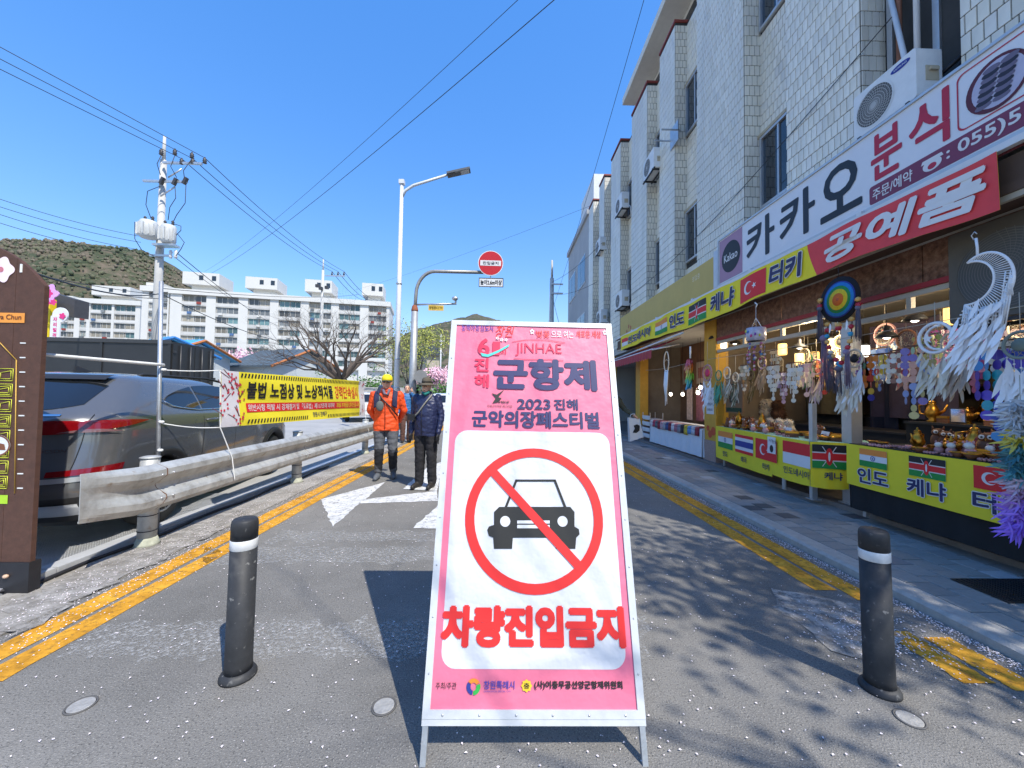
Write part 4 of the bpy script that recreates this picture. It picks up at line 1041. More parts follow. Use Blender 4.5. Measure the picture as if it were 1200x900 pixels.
for sg in (-1, 1):
    patch_s('tail_light', lambda s: 1.062 + .07 * max(0, (abs(s) - .85) / .5) ** 1.3 - (.03 * math.sin(min(1, max(0, abs(s) - .3) / .5) * PI)), lambda s: 1.15 - .022 * max(0, (abs(s) - .9) / .45) ** 2, sg * .22, sg * 1.36, TLR, .014, 40)
    patch_s('tail_light_clear', lambda s: 1.045, lambda s: 1.045 + .03 * math.sin(PI * (abs(s) - .62) / .42), sg * .62, sg * 1.04, TLC, .018, 24, 4)
    patch_s('reflector', lambda s: .68 + .02 * (abs(s) - .5), lambda s: .72 + .05 * (abs(s) - .5), sg * .62, sg * 1.12, TLR, .01)
    patch_s('bumper_trim', lambda s: .62 + .03 * (abs(s) - .4), lambda s: .665 + .02 * (abs(s) - .4), sg * .4, sg * 1.0, mat('silver_trim', (.6, .61, .62), .3, .6), .008)
for s_ in (-1, 1):
    mb = MB(); mb.tube([car_s(s_ * (.80 - .10 * (1.2 - z)), z, .003) for z in [.60 + .6 * k / 10 for k in range(11)]], .004, 4); mb.build('tailgate_gap', PLAS, cl)
patch_s('chrome_strip', lambda s: 1.19, lambda s: 1.207, -.6, .6, CHROME, .008)
mb = MB(); mb.tube([car_s(.0, 1.22, .02), car_s(.2, 1.245, .025), car_s(.42, 1.255, .02)], .008, 5); mb.build('wiper', PLAS, cl)
patch_s('licence_recess', lambda s: .80, lambda s: .96, -.35, .35, PLAS, .006)
patch_s('skid_plate', lambda s: .33, lambda s: .44, -.8, .8, mat('silver_trim', (.6, .61, .62), .3, .6), .012)
text('TUCSON', cl, 0, 0, .028, CHROME, w=.2, bold=.02, fn=lambda q: car_s(.5 + q.x, .88 + q.y, .008), name='badge_lettering')
mb = MB(); mb.grid(lambda a, b: Vector(((-1 + 2 * a) * .62, .50 + .14 * b + .05 * abs(-1 + 2 * a) ** 3, 1.525 + .05 * b + .012 * math.sin(PI * b) - .02 * (1 - b) * 0)), 16, 5); mb.build('spoiler', PLAS, cl)
mb = MB(); mb.add([(-.02, 1.0, 1.615), (.02, 1.0, 1.615), (.02, 1.2, 1.618), (-.02, 1.2, 1.618), (0, 1.0, 1.68), (0, 1.04, 1.675)], [(0, 1, 4), (1, 2, 5, 4), (2, 3, 5), (3, 0, 4, 5)]); mb.build('antenna_fin', PLAS, cl)
for sg in (-1, 1):
    mx = lambda p: Vector((p.x * sg, p.y, p.z))
    for nm, ya, yb_, lo, hi in (('quarter_window', 1.02, 1.56, lambda t: 1.30 - .09 * t ** .5, lambda t: 1.32 + .16 * t ** .6), ('side_window', 1.60, 2.28, lambda t: 1.205, lambda t: 1.485 + .015 * math.sin(PI * t)), ('side_window', 2.34, 3.05, lambda t: 1.20, lambda t: 1.49 - .24 * max(0, t - .35) ** 1.15)):
        mb = MB(); mb.grid(lambda a, b: mx(car_side(ya + (yb_ - ya) * a, lo(a) + (hi(a) - lo(a)) * b, .006)), 16, 6); mb.build(nm, CG, cl)
    pts = [mx(car_side(.98, 1.31, .012))] + [mx(car_side(.98 + 2.1 * t, 1.30 - .10 * min(1, t * 4) ** .5, .012)) for t in [k / 20 for k in range(1, 21)]]
    mb = MB(); mb.tube(pts, .008, 5); mb.build('window_trim', CHROME, cl)
    mb = MB(); mb.tube([mx(car_side(1.0, 1.57, -.09)), mx(car_side(1.1, 1.60, .03)), mx(car_side(2.2, 1.60, .05)), mx(car_side(2.4, 1.55, .02))], .016, 6); mb.build('roof_rail', PLAS, cl)
    for y in (1.62, 2.55):
        mb = MB(); mb.tube([mx(car_side(y, 1.07, .0)), mx(car_side(y + .02, 1.072, .028)), mx(car_side(y + .2, 1.075, .028)), mx(car_side(y + .22, 1.075, 0))], .013, 6); mb.build('door_handle', CARP, cl)
    for y, zz in ((1.58, (.55, 1.19)), (2.32, (.45, 1.19))):
        mb = MB(); mb.tube([mx(car_side(y - .12 * max(0, .75 - z) , z, .0005)) for z in [zz[0] + (zz[1] - zz[0]) * k / 8 for k in range(9)]], .004, 4); mb.build('door_gap', PLAS, cl)
    mb = MB(); mb.grid(lambda a, b: mx(car_side(1.32 + 1.95 * a, .30 + .20 * b, .012)), 12, 3); mb.build('sill_cladding', PLAS, cl)
    for yc in (YR, YF_):
        mb = MB()
        def arch(a, b, yc=yc):
            t = R(-8 + 196 * a); r = [.375, .40, .45, .475][b]; o = [-.10, .022, .026, .004][b]
            y, z = yc + r * math.cos(t), max(.27, .34 + r * math.sin(t)); return mx(Vector((interp(CT, z)[1] + o + .008, y, z)))
        vs = [arch(i / 28, b) for i in range(29) for b in range(4)]
        mb.add(vs, [(i * 4 + b, i * 4 + b + 1, i * 4 + b + 5, i * 4 + b + 4) for i in range(28) for b in range(3)], 0, True); mb.build('wheel_arch', PLAS, cl)
        wh = link('wheel', None, cl, (sg * .79, yc, .345)) if False else None
        mb = MB(); Mx = Matrix.Rotation(PI / 2, 3, 'Y')
        c = (sg * .80, yc, .345)
        mb.lathe([(.215, -.11), (.30, -.115), (.335, -.09), (.345, -.05), (.345, .05), (.335, .09), (.30, .115), (.215, .11)], 36, c, 0, Mx); wh = mb.build('wheel', mat('tyre', (.022, .022, .022), .85, var=.2), cl)
        mb = MB(); mb.lathe([(.225, -.10), (.225, .10), (.205, .095), (.19, .03), (1e-6, .03)] if sg > 0 else [(1e-6, -.03), (.19, -.03), (.205, -.095), (.225, -.10), (.225, .1)], 30, c, 0, Mx)
        mb.build('rim_barrel', PLAS, wh)
        mb = MB()
        for k in range(5):
            a = 2 * PI * k / 5
            for da in (-.13, .13):
                mb.tube([(c[0] + sg * .085, c[1] + .04 * math.cos(a), c[2] + .04 * math.sin(a)), (c[0] + sg * .095, c[1] + .21 * math.cos(a + da), c[2] + .21 * math.sin(a + da))], [.026, .018], 6)
        mb.lathe([(.05, -.02), (.05, .02)], 14, (c[0] + sg * .085, c[1], c[2]), 0, Mx); mb.lathe([(.225, -.012), (.225, .012), (.205, .012), (.205, -.012)], 30, (c[0] + sg * .1, c[1], c[2]), 0, Mx)
        mb.build('rim', mat('alloy', (.42, .43, .44), .3, .8, var=.1), wh)
    mb = MB(); mb.ell((sg * .99, 3.0, 1.24), (.11, .07, .08)); mb.build('mirror', CARP, cl)
    mb = MB(); mb.tube([(sg * .45, .06, .36), (sg * .45, .2, .36)], .05, 12); mb.build('exhaust', CHROME, cl)

# ================================================================== black box truck behind the car
TK = mat('black_panel', (.025, .026, .028), .45, .1, var=.2, scale=3); 
ck = onY(200, 400, 10.6)
tr = thing('box_truck', 'black box truck standing behind the grey SUV', 'truck', (ck.x, 10.6, 0), R(4))
H_ = ck.z
mb = MB(); mb.bb(-5.2, 0, 0, 1.75, .95, H_); mb.build('cargo_box', TK, tr)
for x in (-.012, -1.7, -3.4):
    mb = MB(); mb.bb(x - .03, x + .03, -.025, -.001, .95, H_); mb.build('panel_seam', TK, tr)
mb = MB(); mb.bb(-5.2, .03, -.035, -.001, H_ - .07, H_ + .03); mb.build('top_rail', mat('rail_black', (.05, .05, .052), .4, .3), tr)
for k in range(2):
    mb = MB(); mb.bb(.001, .03, .05 + .84 * k, .05 + .84 * k + .81, 1.0, H_ - .06); dr = mb.build('rear_door', TK, tr)
    for yy in (.25, .62):
        mb = MB(); mb.tube([(.06, .05 + .84 * k + yy, 1.0), (.06, .05 + .84 * k + yy, H_ - .08)], .018, 6); mb.build('lock_rod', MATS['rail_black'], dr)
    for zz in (1.2, 1.8, H_ - .3):
        mb = MB(); mb.bb(.031, .06, .04 + 1.62 * k, .14 + 1.62 * k, zz, zz + .06); mb.build('hinge', MATS['rail_black'], dr)
mb = MB(); mb.bb(-5.4, -.1, .5, 1.25, .6, .945); mb.build('chassis', DARKM, tr)
for x in (-1.0, -5.6):
    for y in (.15, 1.6):
        mb = MB(); mb.lathe([(.2, -.1), (.36, -.11), (.38, 0), (.36, .11), (.2, .1)], 22, (x, y, .38), 0, Matrix.Rotation(PI / 2, 3, 'X')); wq = mb.build('wheel', MATS['tyre'], tr)
mb = MB(); mb.prism([(0, .5), (1.5, .5), (1.55, 1.3), (1.2, 2.1), (0, 2.15)], -1.7, -.05, 0, Matrix(((-1, 0, 0, -5.25), (0, 0, -1, 0), (0, 1, 0, 0), (0, 0, 0, 1)))); mb.build('cab', mat('cab_white', (.65, .66, .66), .35, var=.05), tr)

# ================================================================== people
from mathutils import noise
def figure(name, label, loc, rz, prims, mats, voxel=.0095, hem=0.):
    """prims: (kind, points, radii, material index); one continuous skin is grown over them"""
    mb = MB(); segs_ = []
    for kind, pts, rad, mi in prims:
        pts = [Vector(p) for p in pts]
        if kind == 'limb':
            mb.tube(pts, rad, 12)
            for p, r in zip(pts, rad): mb.ell(p, (r, r, r), 12, 8)
            for i in range(len(pts) - 1): segs_.append((pts[i], pts[i + 1], rad[i], rad[i + 1], mi))
        elif kind == 'loft':
            n = 20; vs = []
            for p, (rx, ry) in zip(pts, rad):
                for k in range(n):
                    t = 2 * PI * k / n; vs.append(p + Vector((rx * math.cos(t), ry * math.sin(t), 0)))
            fs_ = [(i * n + k, i * n + (k + 1) % n, (i + 1) * n + (k + 1) % n, (i + 1) * n + k) for i in range(len(pts) - 1) for k in range(n)]
            fs_ += [tuple(range(n))[::-1], tuple((len(pts) - 1) * n + k for k in range(n))]
            mb.add(vs, fs_, 0, True)
            for i in range(len(pts) - 1):
                for s in (-.5, 0, .5):
                    segs_.append((pts[i] + Vector((rad[i][0] * s, 0, 0)), pts[i + 1] + Vector((rad[i + 1][0] * s, 0, 0)), rad[i][1], rad[i + 1][1], mi))
        else:
            p = pts[0]; mb.ell(p, rad, 16, 12); segs_.append((p, p + Vector((0, 0, .001)), sum(rad) / 3, sum(rad) / 3, mi))
    me = mb.mesh('tmp', mats); o = bpy.data.objects.new('tmp', me); COL.objects.link(o)
    md = o.modifiers.new('r', 'REMESH'); md.mode = 'VOXEL'; md.voxel_size = voxel; md.use_smooth_shade = True
    sm_ = o.modifiers.new('s', 'SMOOTH'); sm_.factor = .5; sm_.iterations = 3
    nm = bpy.data.meshes.new_from_object(o.evaluated_get(bpy.context.evaluated_depsgraph_get()))
    bpy.data.objects.remove(o); nm.materials.clear()
    for m in mats: nm.materials.append(m)
    C = np.empty(len(nm.polygons) * 3); nm.polygons.foreach_get('center', C); C = C.reshape(-1, 3)
    best = np.full(len(C), 9.); bi = np.zeros(len(C), int)
    for a, b, ra, rb, mi in segs_:
        a_, ab = np.array(a), np.array(b - a); t_ = np.clip((C - a_) @ ab / max(1e-9, float(ab @ ab)), 0, 1)
        d_ = np.linalg.norm(C - (a_ + t_[:, None] * ab), axis=1) - (ra + (rb - ra) * t_)
        if mi == 0: d_ = np.where(C[:, 2] < hem, 9., d_)
        u_ = d_ < best; best[u_] = d_[u_]; bi[u_] = mi
    idxs = bi.tolist()
    nm.polygons.foreach_set('material_index', idxs)
    skip = {v for f, k in zip(nm.polygons, idxs) if k == 1 for v in f.vertices}
    nrm_ = [v.normal.copy() for v in nm.vertices]
    for v in nm.vertices:
        if v.index in skip or v.co.z < .1: continue
        c = v.co.copy(); n_ = noise.noise(Vector((c.x * 9, c.y * 9, c.z * 19))) + .6 * noise.noise(Vector((c.x * 22 + 5, c.y * 22, c.z * 34)))
        v.co = c + nrm_[v.index] * n_ * .0095
    t = thing(name, label, 'person', loc, rz)
    link('body', nm, t); return t
SKIN = mat('skin', '#d9a488', .6, var=.08); 
def hand(w_, d, sd, mi, curl=.6):
    """wrist, direction down the hand, side (+1/-1) of the thumb"""
    w_ = Vector(w_); d = Vector(d).normalized(); sv = Vector((0, -1, 0)); sv = (sv - d * sv.dot(d)).normalized(); nv = d.cross(sv) * sd
    pr = [('limb', [w_, w_ + d * .085], [.026, .036], mi), ('limb', [w_ + d * .05 + sv * .02, w_ + d * .085 - sv * .02], [.028, .028], mi)]
    for k, L in enumerate((.068, .078, .072, .055)):
        b = w_ + d * .09 + sv * (.033 - .021 * k); m_ = b + (d + nv * curl * .25) * L * .5
        pr.append(('limb', [b, m_, m_ + (d * .8 + nv * curl) * L * .45], [.0105, .0095, .008], mi))
    tb0 = w_ + d * .03 + sv * .03; pr.append(('limb', [tb0, tb0 + (d * .7 + sv * .7) * .035, tb0 + (d + sv * .35) * .065], [.013, .011, .009], mi))
    return pr
def head(c, mi, hair=None, f=1.):
    c = Vector(c)
    return [('loft', [c + Vector((0, y, z)) for y, z in ((-.012, -.115), (-.012, -.10), (-.008, -.07), (-.002, -.03), (0, .02), (.004, .06), (.006, .095), (.006, .118))],
             [(.022, .03), (.045, .058), (.062, .08), (.070, .090), (.074, .096), (.071, .092), (.052, .068), (.02, .03)], mi),
            ('limb', [c + Vector((0, -.085, .02)), c + Vector((0, -.112, -.028))], [.010, .0155], mi),
            ('limb', [c + Vector((-.076, .008, .012)), c + Vector((-.076, .008, -.03))], [.013, .009], mi), ('limb', [c + Vector((.076, .008, .012)), c + Vector((.076, .008, -.03))], [.013, .009], mi)]
def face(t, c):
    c = Vector(c)
    EYE = mat('eye_dark', (.03, .02, .015), .3, var=0); LIP = mat('lip', '#9c5a50', .6)
    for s in (-1, 1):
        mb = MB(); mb.ell(c + Vector((s * .03, -.086, .012)), (.011, .006, .006), 8, 6); mb.build('eye', EYE, t)
        mb = MB(); mb.box(c + Vector((s * .03, -.090, .033)), (.032, .006, .006)); mb.build('eyebrow', EYE, t)
    mb = MB(); mb.ell(c + Vector((0, -.086, -.062)), (.024, .007, .006), 8, 6); mb.build('mouth', LIP, t)

# --- man in the orange jacket
OR = mat('orange_shell', '#e8521c', .6, var=.14, scale=9, bump=.5, bscale=14); GP = mat('grey_trousers', '#55575c', .8, var=.2, scale=8, bump=.3, bscale=20); BKP = mat('dark_panel', '#1c1d22', .8, var=.2)
BOOT = mat('grey_boot', '#5c6066', .7, var=.25, scale=20); NVB = mat('navy_strap', '#222746', .8, var=.2); DGL = mat('dark_glove', '#1b1b20', .7, var=.2)
hc = (0.0, -.02, 1.585)
pr = head(hc, 1) + [('limb', [(0, .0, 1.40), (0, -.01, 1.50)], [.058, .054], 1),
    ('loft', [(0, .005, .80), (0, .005, .86), (0, 0, 1.0), (0, 0, 1.14), (0, 0, 1.28), (0, .005, 1.37), (0, .01, 1.425), (0, .01, 1.455)], [(.20, .135), (.205, .14), (.19, .13), (.195, .132), (.215, .13), (.205, .115), (.13, .09), (.08, .075)], 0),
    ('limb', [(-.20, .01, 1.375), (-.265, .05, 1.12), (-.17, .17, .93)], [.072, .058, .043], 0), ('limb', [(.20, .01, 1.375), (.275, .06, 1.12), (.19, .18, .95)], [.072, .060, .045], 0),
    ('limb', [(-.095, .0, .84), (-.10, -.03, .50), (-.11, .0, .13)], [.105, .078, .062], 2), ('limb', [(.095, .01, .84), (.12, -.06, .50), (.12, .10, .13)], [.105, .078, .062], 2),
    ('limb', [(-.10, -.036, .47), (-.106, .0, .16)], [.0795, .064], 3), ('limb', [(.118, -.05, .42), (.118, .09, .16)], [.0785, .064], 3),
    ('limb', [(-.112, .02, .055), (-.125, -.11, .045), (-.13, -.18, .035)], [.050, .045, .034], 4), ('limb', [(.12, .12, .06), (.135, .0, .045), (.14, -.07, .035)], [.050, .045, .034], 4)] + \
    hand((-.165, .175, .92), (.8, .25, -.5), 1, 1) + hand((.185, .185, .94), (-.8, .25, -.5), -1, 1)
p = onZ(451, 561)
om = figure('person', 'person in orange jacket and yellow cap walking beside the guard rail', (p.x, p.y, 0), R(10), pr, [OR, SKIN, GP, BKP, BOOT], hem=.79); om.scale = (1.02,) * 3
CAPY = mat('cap_yellow', '#f0d61e', .7, var=.08); C0 = Vector(hc)
mb = MB(); mb.lathe([(.082, .028), (.087, .045), (.084, .085), (.066, .118), (.03, .136), (1e-6, .139)], 20, C0 + Vector((0, .006, .0)), 0, Matrix.Scale(1.18, 3, Vector((0, 1, 0)))); mb.build('cap', CAPY, om)
mb = MB(); mb.grid(lambda a, b: C0 + Vector(((-1 + 2 * a) * (.078 - .02 * b * b), -.085 - .085 * b * (1 - .35 * (2 * a - 1) ** 2), .036 - .02 * b - .012 * (2 * a - 1) ** 2)), 12, 5); mb.build('cap_brim', mat('brim_dark', '#30302c', .7), om)
mb = MB()
for s in (-1, 1): mb.ell(C0 + Vector((s * .034, -.092, .012)), (.031, .008, .019), 12, 8); mb.tube([C0 + Vector((s * .062, -.085, .016)), C0 + Vector((s * .078, .0, .016))], .004, 5)
mb.box(C0 + Vector((0, -.098, .018)), (.02, .005, .005)); mb.build('sunglasses', BLACK, om)
mb = MB(); mb.ell(C0 + Vector((0, -.086, -.062)), (.022, .007, .005), 8, 6); mb.build('mouth', mat('lip', '#9c5a50', .6), om)
mb = MB(); mb.lathe([(.085, 1.415), (.098, 1.44), (.092, 1.485), (.075, 1.50), (.066, 1.49)], 18, (0, .005, 0), 0, Matrix.Scale(1.0, 3)); mb.build('collar', OR, om)
mb = MB(); mb.tube([(-.05, -.09, 1.47), (-.02, -.128, 1.40), (.03, -.135, 1.38), (.05, -.09, 1.47)], .022, 8); mb.build('neck_scarf', mat('grey_scarf', '#6a6574', .8), om)
for s in (-1, 1):
    mb = MB(); mb.grid(lambda a, b: Vector((s * (.105 + .075 * b) , -.06 - .082 * math.sin(PI * .5 * min(1, a * 1.6)) + .0 * b, 1.46 - .035 * b - .26 * a)), 10, 4); o = mb.build('backpack_strap', NVB, om); sd_ = o.modifiers.new('t', 'SOLIDIFY'); sd_.thickness = .02; sd_.offset = 0
mb = MB(); mb.bb(-.15, .15, .13, .28, 1.0, 1.42); mb.build('backpack', NVB, om)
mb = MB(); mb.tube([(-.14, -.10, 1.42), (-.04, -.148, 1.30), (.10, -.15, 1.16), (.19, -.11, 1.04)], .011, 6); mb.build('cross_strap', BLACK, om)
mb = MB(); mb.ell((-.085, -.165, 1.20), (.062, .03, .085), 12, 8); mb.tube([(-.10, -.12, 1.36), (-.09, -.16, 1.27)], .014, 6); mb.build('chest_pouch', mat('pouch_grey', '#5d6360', .8, var=.1), om)
mb = MB(); mb.tube([(0, -.148, .83), (0, -.15, 1.05), (0, -.155, 1.25)], .005, 4); mb.build('zip', mat('zip_grey', '#a8401c', .5), om)

# --- man in the navy jacket
NJ = mat('navy_shell', '#23294a', .45, var=.2, scale=9, bump=.6, bscale=13); BT = mat('black_trousers', '#211f22', .85, var=.2, scale=8, bump=.4, bscale=18); SH = mat('dark_shoe', '#26221f', .6, var=.2)
hc = (0.01, -.035, 1.50)
pr = head(hc, 1) + [('limb', [(0, .0, 1.33), (0, -.02, 1.42)], [.06, .055], 1),
    ('loft', [(0, .005, .78), (0, .0, .83), (0, -.01, .98), (0, -.01, 1.12), (0, 0, 1.25), (0, .01, 1.33), (0, .01, 1.375), (0, .005, 1.40)], [(.205, .145), (.215, .155), (.215, .16), (.215, .155), (.23, .14), (.205, .115), (.13, .09), (.085, .08)], 0),
    ('limb', [(-.21, .01, 1.32), (-.27, .02, 1.07), (-.275, -.05, .84)], [.076, .062, .048], 0), ('limb', [(.21, .01, 1.32), (.285, .02, 1.07), (.275, -.06, .84)], [.076, .062, .048], 0),
    ('limb', [(-.105, .0, .82), (-.105, -.015, .48), (-.12, .01, .10)], [.118, .095, .08], 2), ('limb', [(.105, .01, .82), (.115, .0, .48), (.11, .05, .10)], [.118, .095, .08], 2),
    ('limb', [(-.12, .03, .05), (-.14, -.09, .045), (-.15, -.175, .038)], [.052, .050, .040], 3), ('limb', [(.112, .07, .05), (.125, -.05, .045), (.13, -.13, .038)], [.052, .050, .040], 3)] + \
    hand((-.275, -.055, .82), (.05, -.15, -1), 1, 4) + hand((.275, -.065, .82), (-.05, -.15, -1), -1, 4)
p = onZ(498, 572)
nm_ = figure('person', 'person in navy jacket and brown brimmed hat next to the pink sign', (p.x, p.y, 0), R(-14), pr, [NJ, SKIN, BT, SH, DGL], hem=.77); nm_.scale = (.83, .95, 1.03)
C0 = Vector(hc); HAT = mat('hat_brown', '#5a5142', .8, var=.15, bump=.3, bscale=60)
mb = MB(); mb.lathe([(.165, .018), (.15, .032), (.086, .05), (.084, .10), (.068, .128), (.03, .14), (1e-6, .142)], 24, C0 + Vector((0, .006, 0)), 0, Matrix.Scale(1.15, 3, Vector((0, 1, 0)))); mb.build('hat', HAT, nm_)
mb = MB(); mb.lathe([(.0875, .055), (.089, .06), (.088, .08), (.085, .083)], 24, C0 + Vector((0, .006, 0)), 0, Matrix.Scale(1.15, 3, Vector((0, 1, 0)))); mb.build('hat_band', mat('band_dark', '#2a251e', .8), nm_)
face(nm_, C0)
mb = MB()
for s in (-1, 1): ring_pts = [C0 + Vector((s * .034 + .026 * math.cos(t), -.1, .012 + .019 * math.sin(t))) for t in [2 * PI * k / 14 for k in range(15)]]; mb.tube(ring_pts, .003, 4)
mb.build('glasses', BLACK, nm_)
mb = MB(); mb.lathe([(.085, 1.365), (.102, 1.39), (.09, 1.43), (.068, 1.435)], 18, (0, 0, 0)); mb.build('collar', NJ, nm_)
mb = MB(); mb.tube([(-.02, -.10, 1.41), (.03, -.118, 1.385), (.08, -.07, 1.42)], .024, 8); mb.build('scarf', mat('teal_scarf', '#1f7a74', .8, var=.2), nm_)
mb = MB(); mb.tube([(.15, -.085, 1.385), (.06, -.152, 1.27), (-.06, -.172, 1.13), (-.19, -.15, 1.03), (-.235, -.05, .98)], .013, 6); mb.build('camera_strap', mat('strap_pale', '#8f8b80', .8, var=.3, scale=40), nm_)
mb = MB(); mb.box((-.2, -.16, 1.05), (.13, .07, .09)); mb.build('camera_bag', BLACK, nm_)
mb = MB(); mb.tube([(0, -.158, .80), (0, -.178, 1.0), (0, -.17, 1.2)], .005, 4); mb.build('zip', BLACK, nm_)
for s in (-1, 1):
    q = [(s * .13 - .02 * (s > 0), .05 - .04 * (s < 0), .012), (s * .135, -.15 + .04 * (s > 0), .012)]
    mb = MB(); mb.tube(q, .048, 8); mb.v = [(x, y, min(z, .02)) if z > 0 else (x, y, 0.001) for x, y, z in mb.v]; mb.build('sole', mat('sole_white', (.6, .6, .58), .7), nm_)
# --- man in the blue jacket on the telephone, further back
BJ = mat('blue_jacket', '#2f6aa0', .6, var=.15, bump=.3, bscale=14); BRT = mat('brown_trousers', '#5c4038', .85, var=.15); HAIR = mat('grey_hair', '#6c6a68', .8, var=.2)
hc = (0, -.02, 1.585)
pr = head(hc, 1) + [('limb', [(0, .0, 1.40), (0, -.01, 1.50)], [.058, .054], 1),
    ('loft', [(0, 0, .88), (0, 0, .92), (0, 0, 1.05), (0, 0, 1.28), (0, .005, 1.37), (0, .01, 1.43), (0, .01, 1.455)], [(.17, .12), (.18, .13), (.18, .13), (.21, .13), (.2, .115), (.12, .09), (.08, .075)], 0),
    ('limb', [(-.2, .01, 1.375), (-.27, .0, 1.12), (-.24, -.08, .9)], [.07, .056, .043], 0), ('limb', [(.2, .01, 1.375), (.27, -.08, 1.16), (.13, -.14, 1.45)], [.07, .058, .043], 0),
    ('limb', [(-.09, 0, .9), (-.10, -.05, .5), (-.10, -.02, .1)], [.11, .08, .068], 2), ('limb', [(.09, .01, .9), (.10, .02, .5), (.09, .09, .1)], [.11, .08, .068], 2),
    ('limb', [(-.10, 0, .05), (-.12, -.18, .04)], [.048, .036], 3), ('limb', [(.09, .1, .05), (.11, -.07, .04)], [.048, .036], 3)] + hand((-.24, -.085, .88), (0, -.15, -1), 1, 1) + hand((.125, -.14, 1.47), (-.1, .1, 1), 1, 1)
p = onZ(475.5, 519)
bm_ = figure('person', 'person in blue jacket holding a phone to the ear behind the other two walkers', (p.x, p.y, 0), R(20), pr, [BJ, SKIN, BRT, SH], hem=.86)
C0 = Vector(hc); face(bm_, C0)
mb = MB(); mb.lathe([(.086, .02), (.088, .05), (.075, .10), (.04, .128), (1e-6, .133)], 18, C0 + Vector((0, .022, 0)), 0, Matrix.Scale(1.12, 3, Vector((0, 1, 0)))); mb.build('hair', HAIR, bm_)
mb = MB(); mb.box((.10, -.09, 1.56), (.012, .07, .14)); mb.build('phone', BLACK, bm_)
mb = MB(); mb.bb(-.16, .16, .12, .3, 1.0, 1.45); mb.build('backpack', BLACK, bm_)
for s in (-1, 1): mb = MB(); mb.tube([(s * .12, .02, 1.45), (s * .13, -.12, 1.38), (s * .14, -.14, 1.2), (s * .16, -.06, 1.02)], .022, 6); mb.build('backpack_strap', BLACK, bm_)
# --- figure half hidden behind the pink sign, carrying a white bag
OL = mat('olive_jacket', '#4c4a38', .8, var=.2); 
pr = head(hc, 1) + [('limb', [(0, .0, 1.40), (0, -.01, 1.50)], [.058, .054], 1),
    ('loft', [(0, 0, .84), (0, 0, .92), (0, 0, 1.05), (0, 0, 1.28), (0, .005, 1.37), (0, .01, 1.43), (0, .01, 1.455)], [(.18, .13), (.19, .135), (.18, .13), (.21, .13), (.2, .115), (.12, .09), (.08, .075)], 0),
    ('limb', [(-.2, .01, 1.375), (-.27, .0, 1.12), (-.25, -.08, .9)], [.07, .056, .043], 0), ('limb', [(.2, .01, 1.375), (.33, .0, 1.18), (.46, -.14, 1.07)], [.07, .058, .043], 0),
    ('limb', [(-.09, 0, .88), (-.10, -.04, .5), (-.10, .0, .1)], [.11, .08, .068], 2), ('limb', [(.09, .01, .88), (.10, .0, .5), (.11, .05, .1)], [.11, .08, .068], 2),
    ('limb', [(-.10, .02, .05), (-.12, -.16, .04)], [.048, .036], 3), ('limb', [(.11, .06, .05), (.13, -.11, .04)], [.048, .036], 3)] + hand((-.25, -.085, .88), (0, -.15, -1), 1, 1) + hand((.47, -.15, 1.06), (.6, -.3, -.6), -1, 1)
p = onZ(713, 543)
hm = figure('person', 'person in olive jacket mostly hidden behind the right edge of the pink sign', (p.x, p.y, 0), R(0), pr, [OL, SKIN, mat('dark_jeans', '#22252c', .85), SH])
face(hm, hc); mb = MB(); mb.lathe([(.086, .02), (.088, .05), (.075, .10), (.04, .128), (1e-6, .133)], 18, Vector(hc) + Vector((0, .022, 0)), 0, Matrix.Scale(1.12, 3, Vector((0, 1, 0)))); mb.build('hair', mat('dark_hair', '#1c1816', .7), hm)
wb = thing('shopping_bag', 'white paper bag with black picture held out beside the pink sign', 'bag', (p.x + .40, p.y - .2, .5)); wb.rotation_euler = (0, R(-8), R(10))
mb = MB(); mb.add([(-.02, -.04, 0), (.30, -.04, .05), (.30, .04, .05), (-.02, .04, 0), (.02, -.03, .5), (.27, -.03, .44), (.27, .03, .44), (.02, .03, .5)], [(3, 2, 1, 0), (0, 1, 5, 4), (1, 2, 6, 5), (2, 3, 7, 6), (3, 0, 4, 7)]); mb.build('bag_body', mat('bag_white', (.75, .75, .76), .6, var=.06), wb)
mb = MB(); mb.add([(x, -.046, z) for x, z in ((.06, .18), (.14, .16), (.22, .2), (.24, .3), (.18, .34), (.1, .32), (.12, .26))], [tuple(range(7))]); mb.build('print', BLACK, wb)
mb = MB(); mb.tube([(.06, 0, .48), (.1, 0, .56), (.18, 0, .56), (.22, 0, .45)], .008, 5); mb.build('handle', MATS['bag_white'], wb)
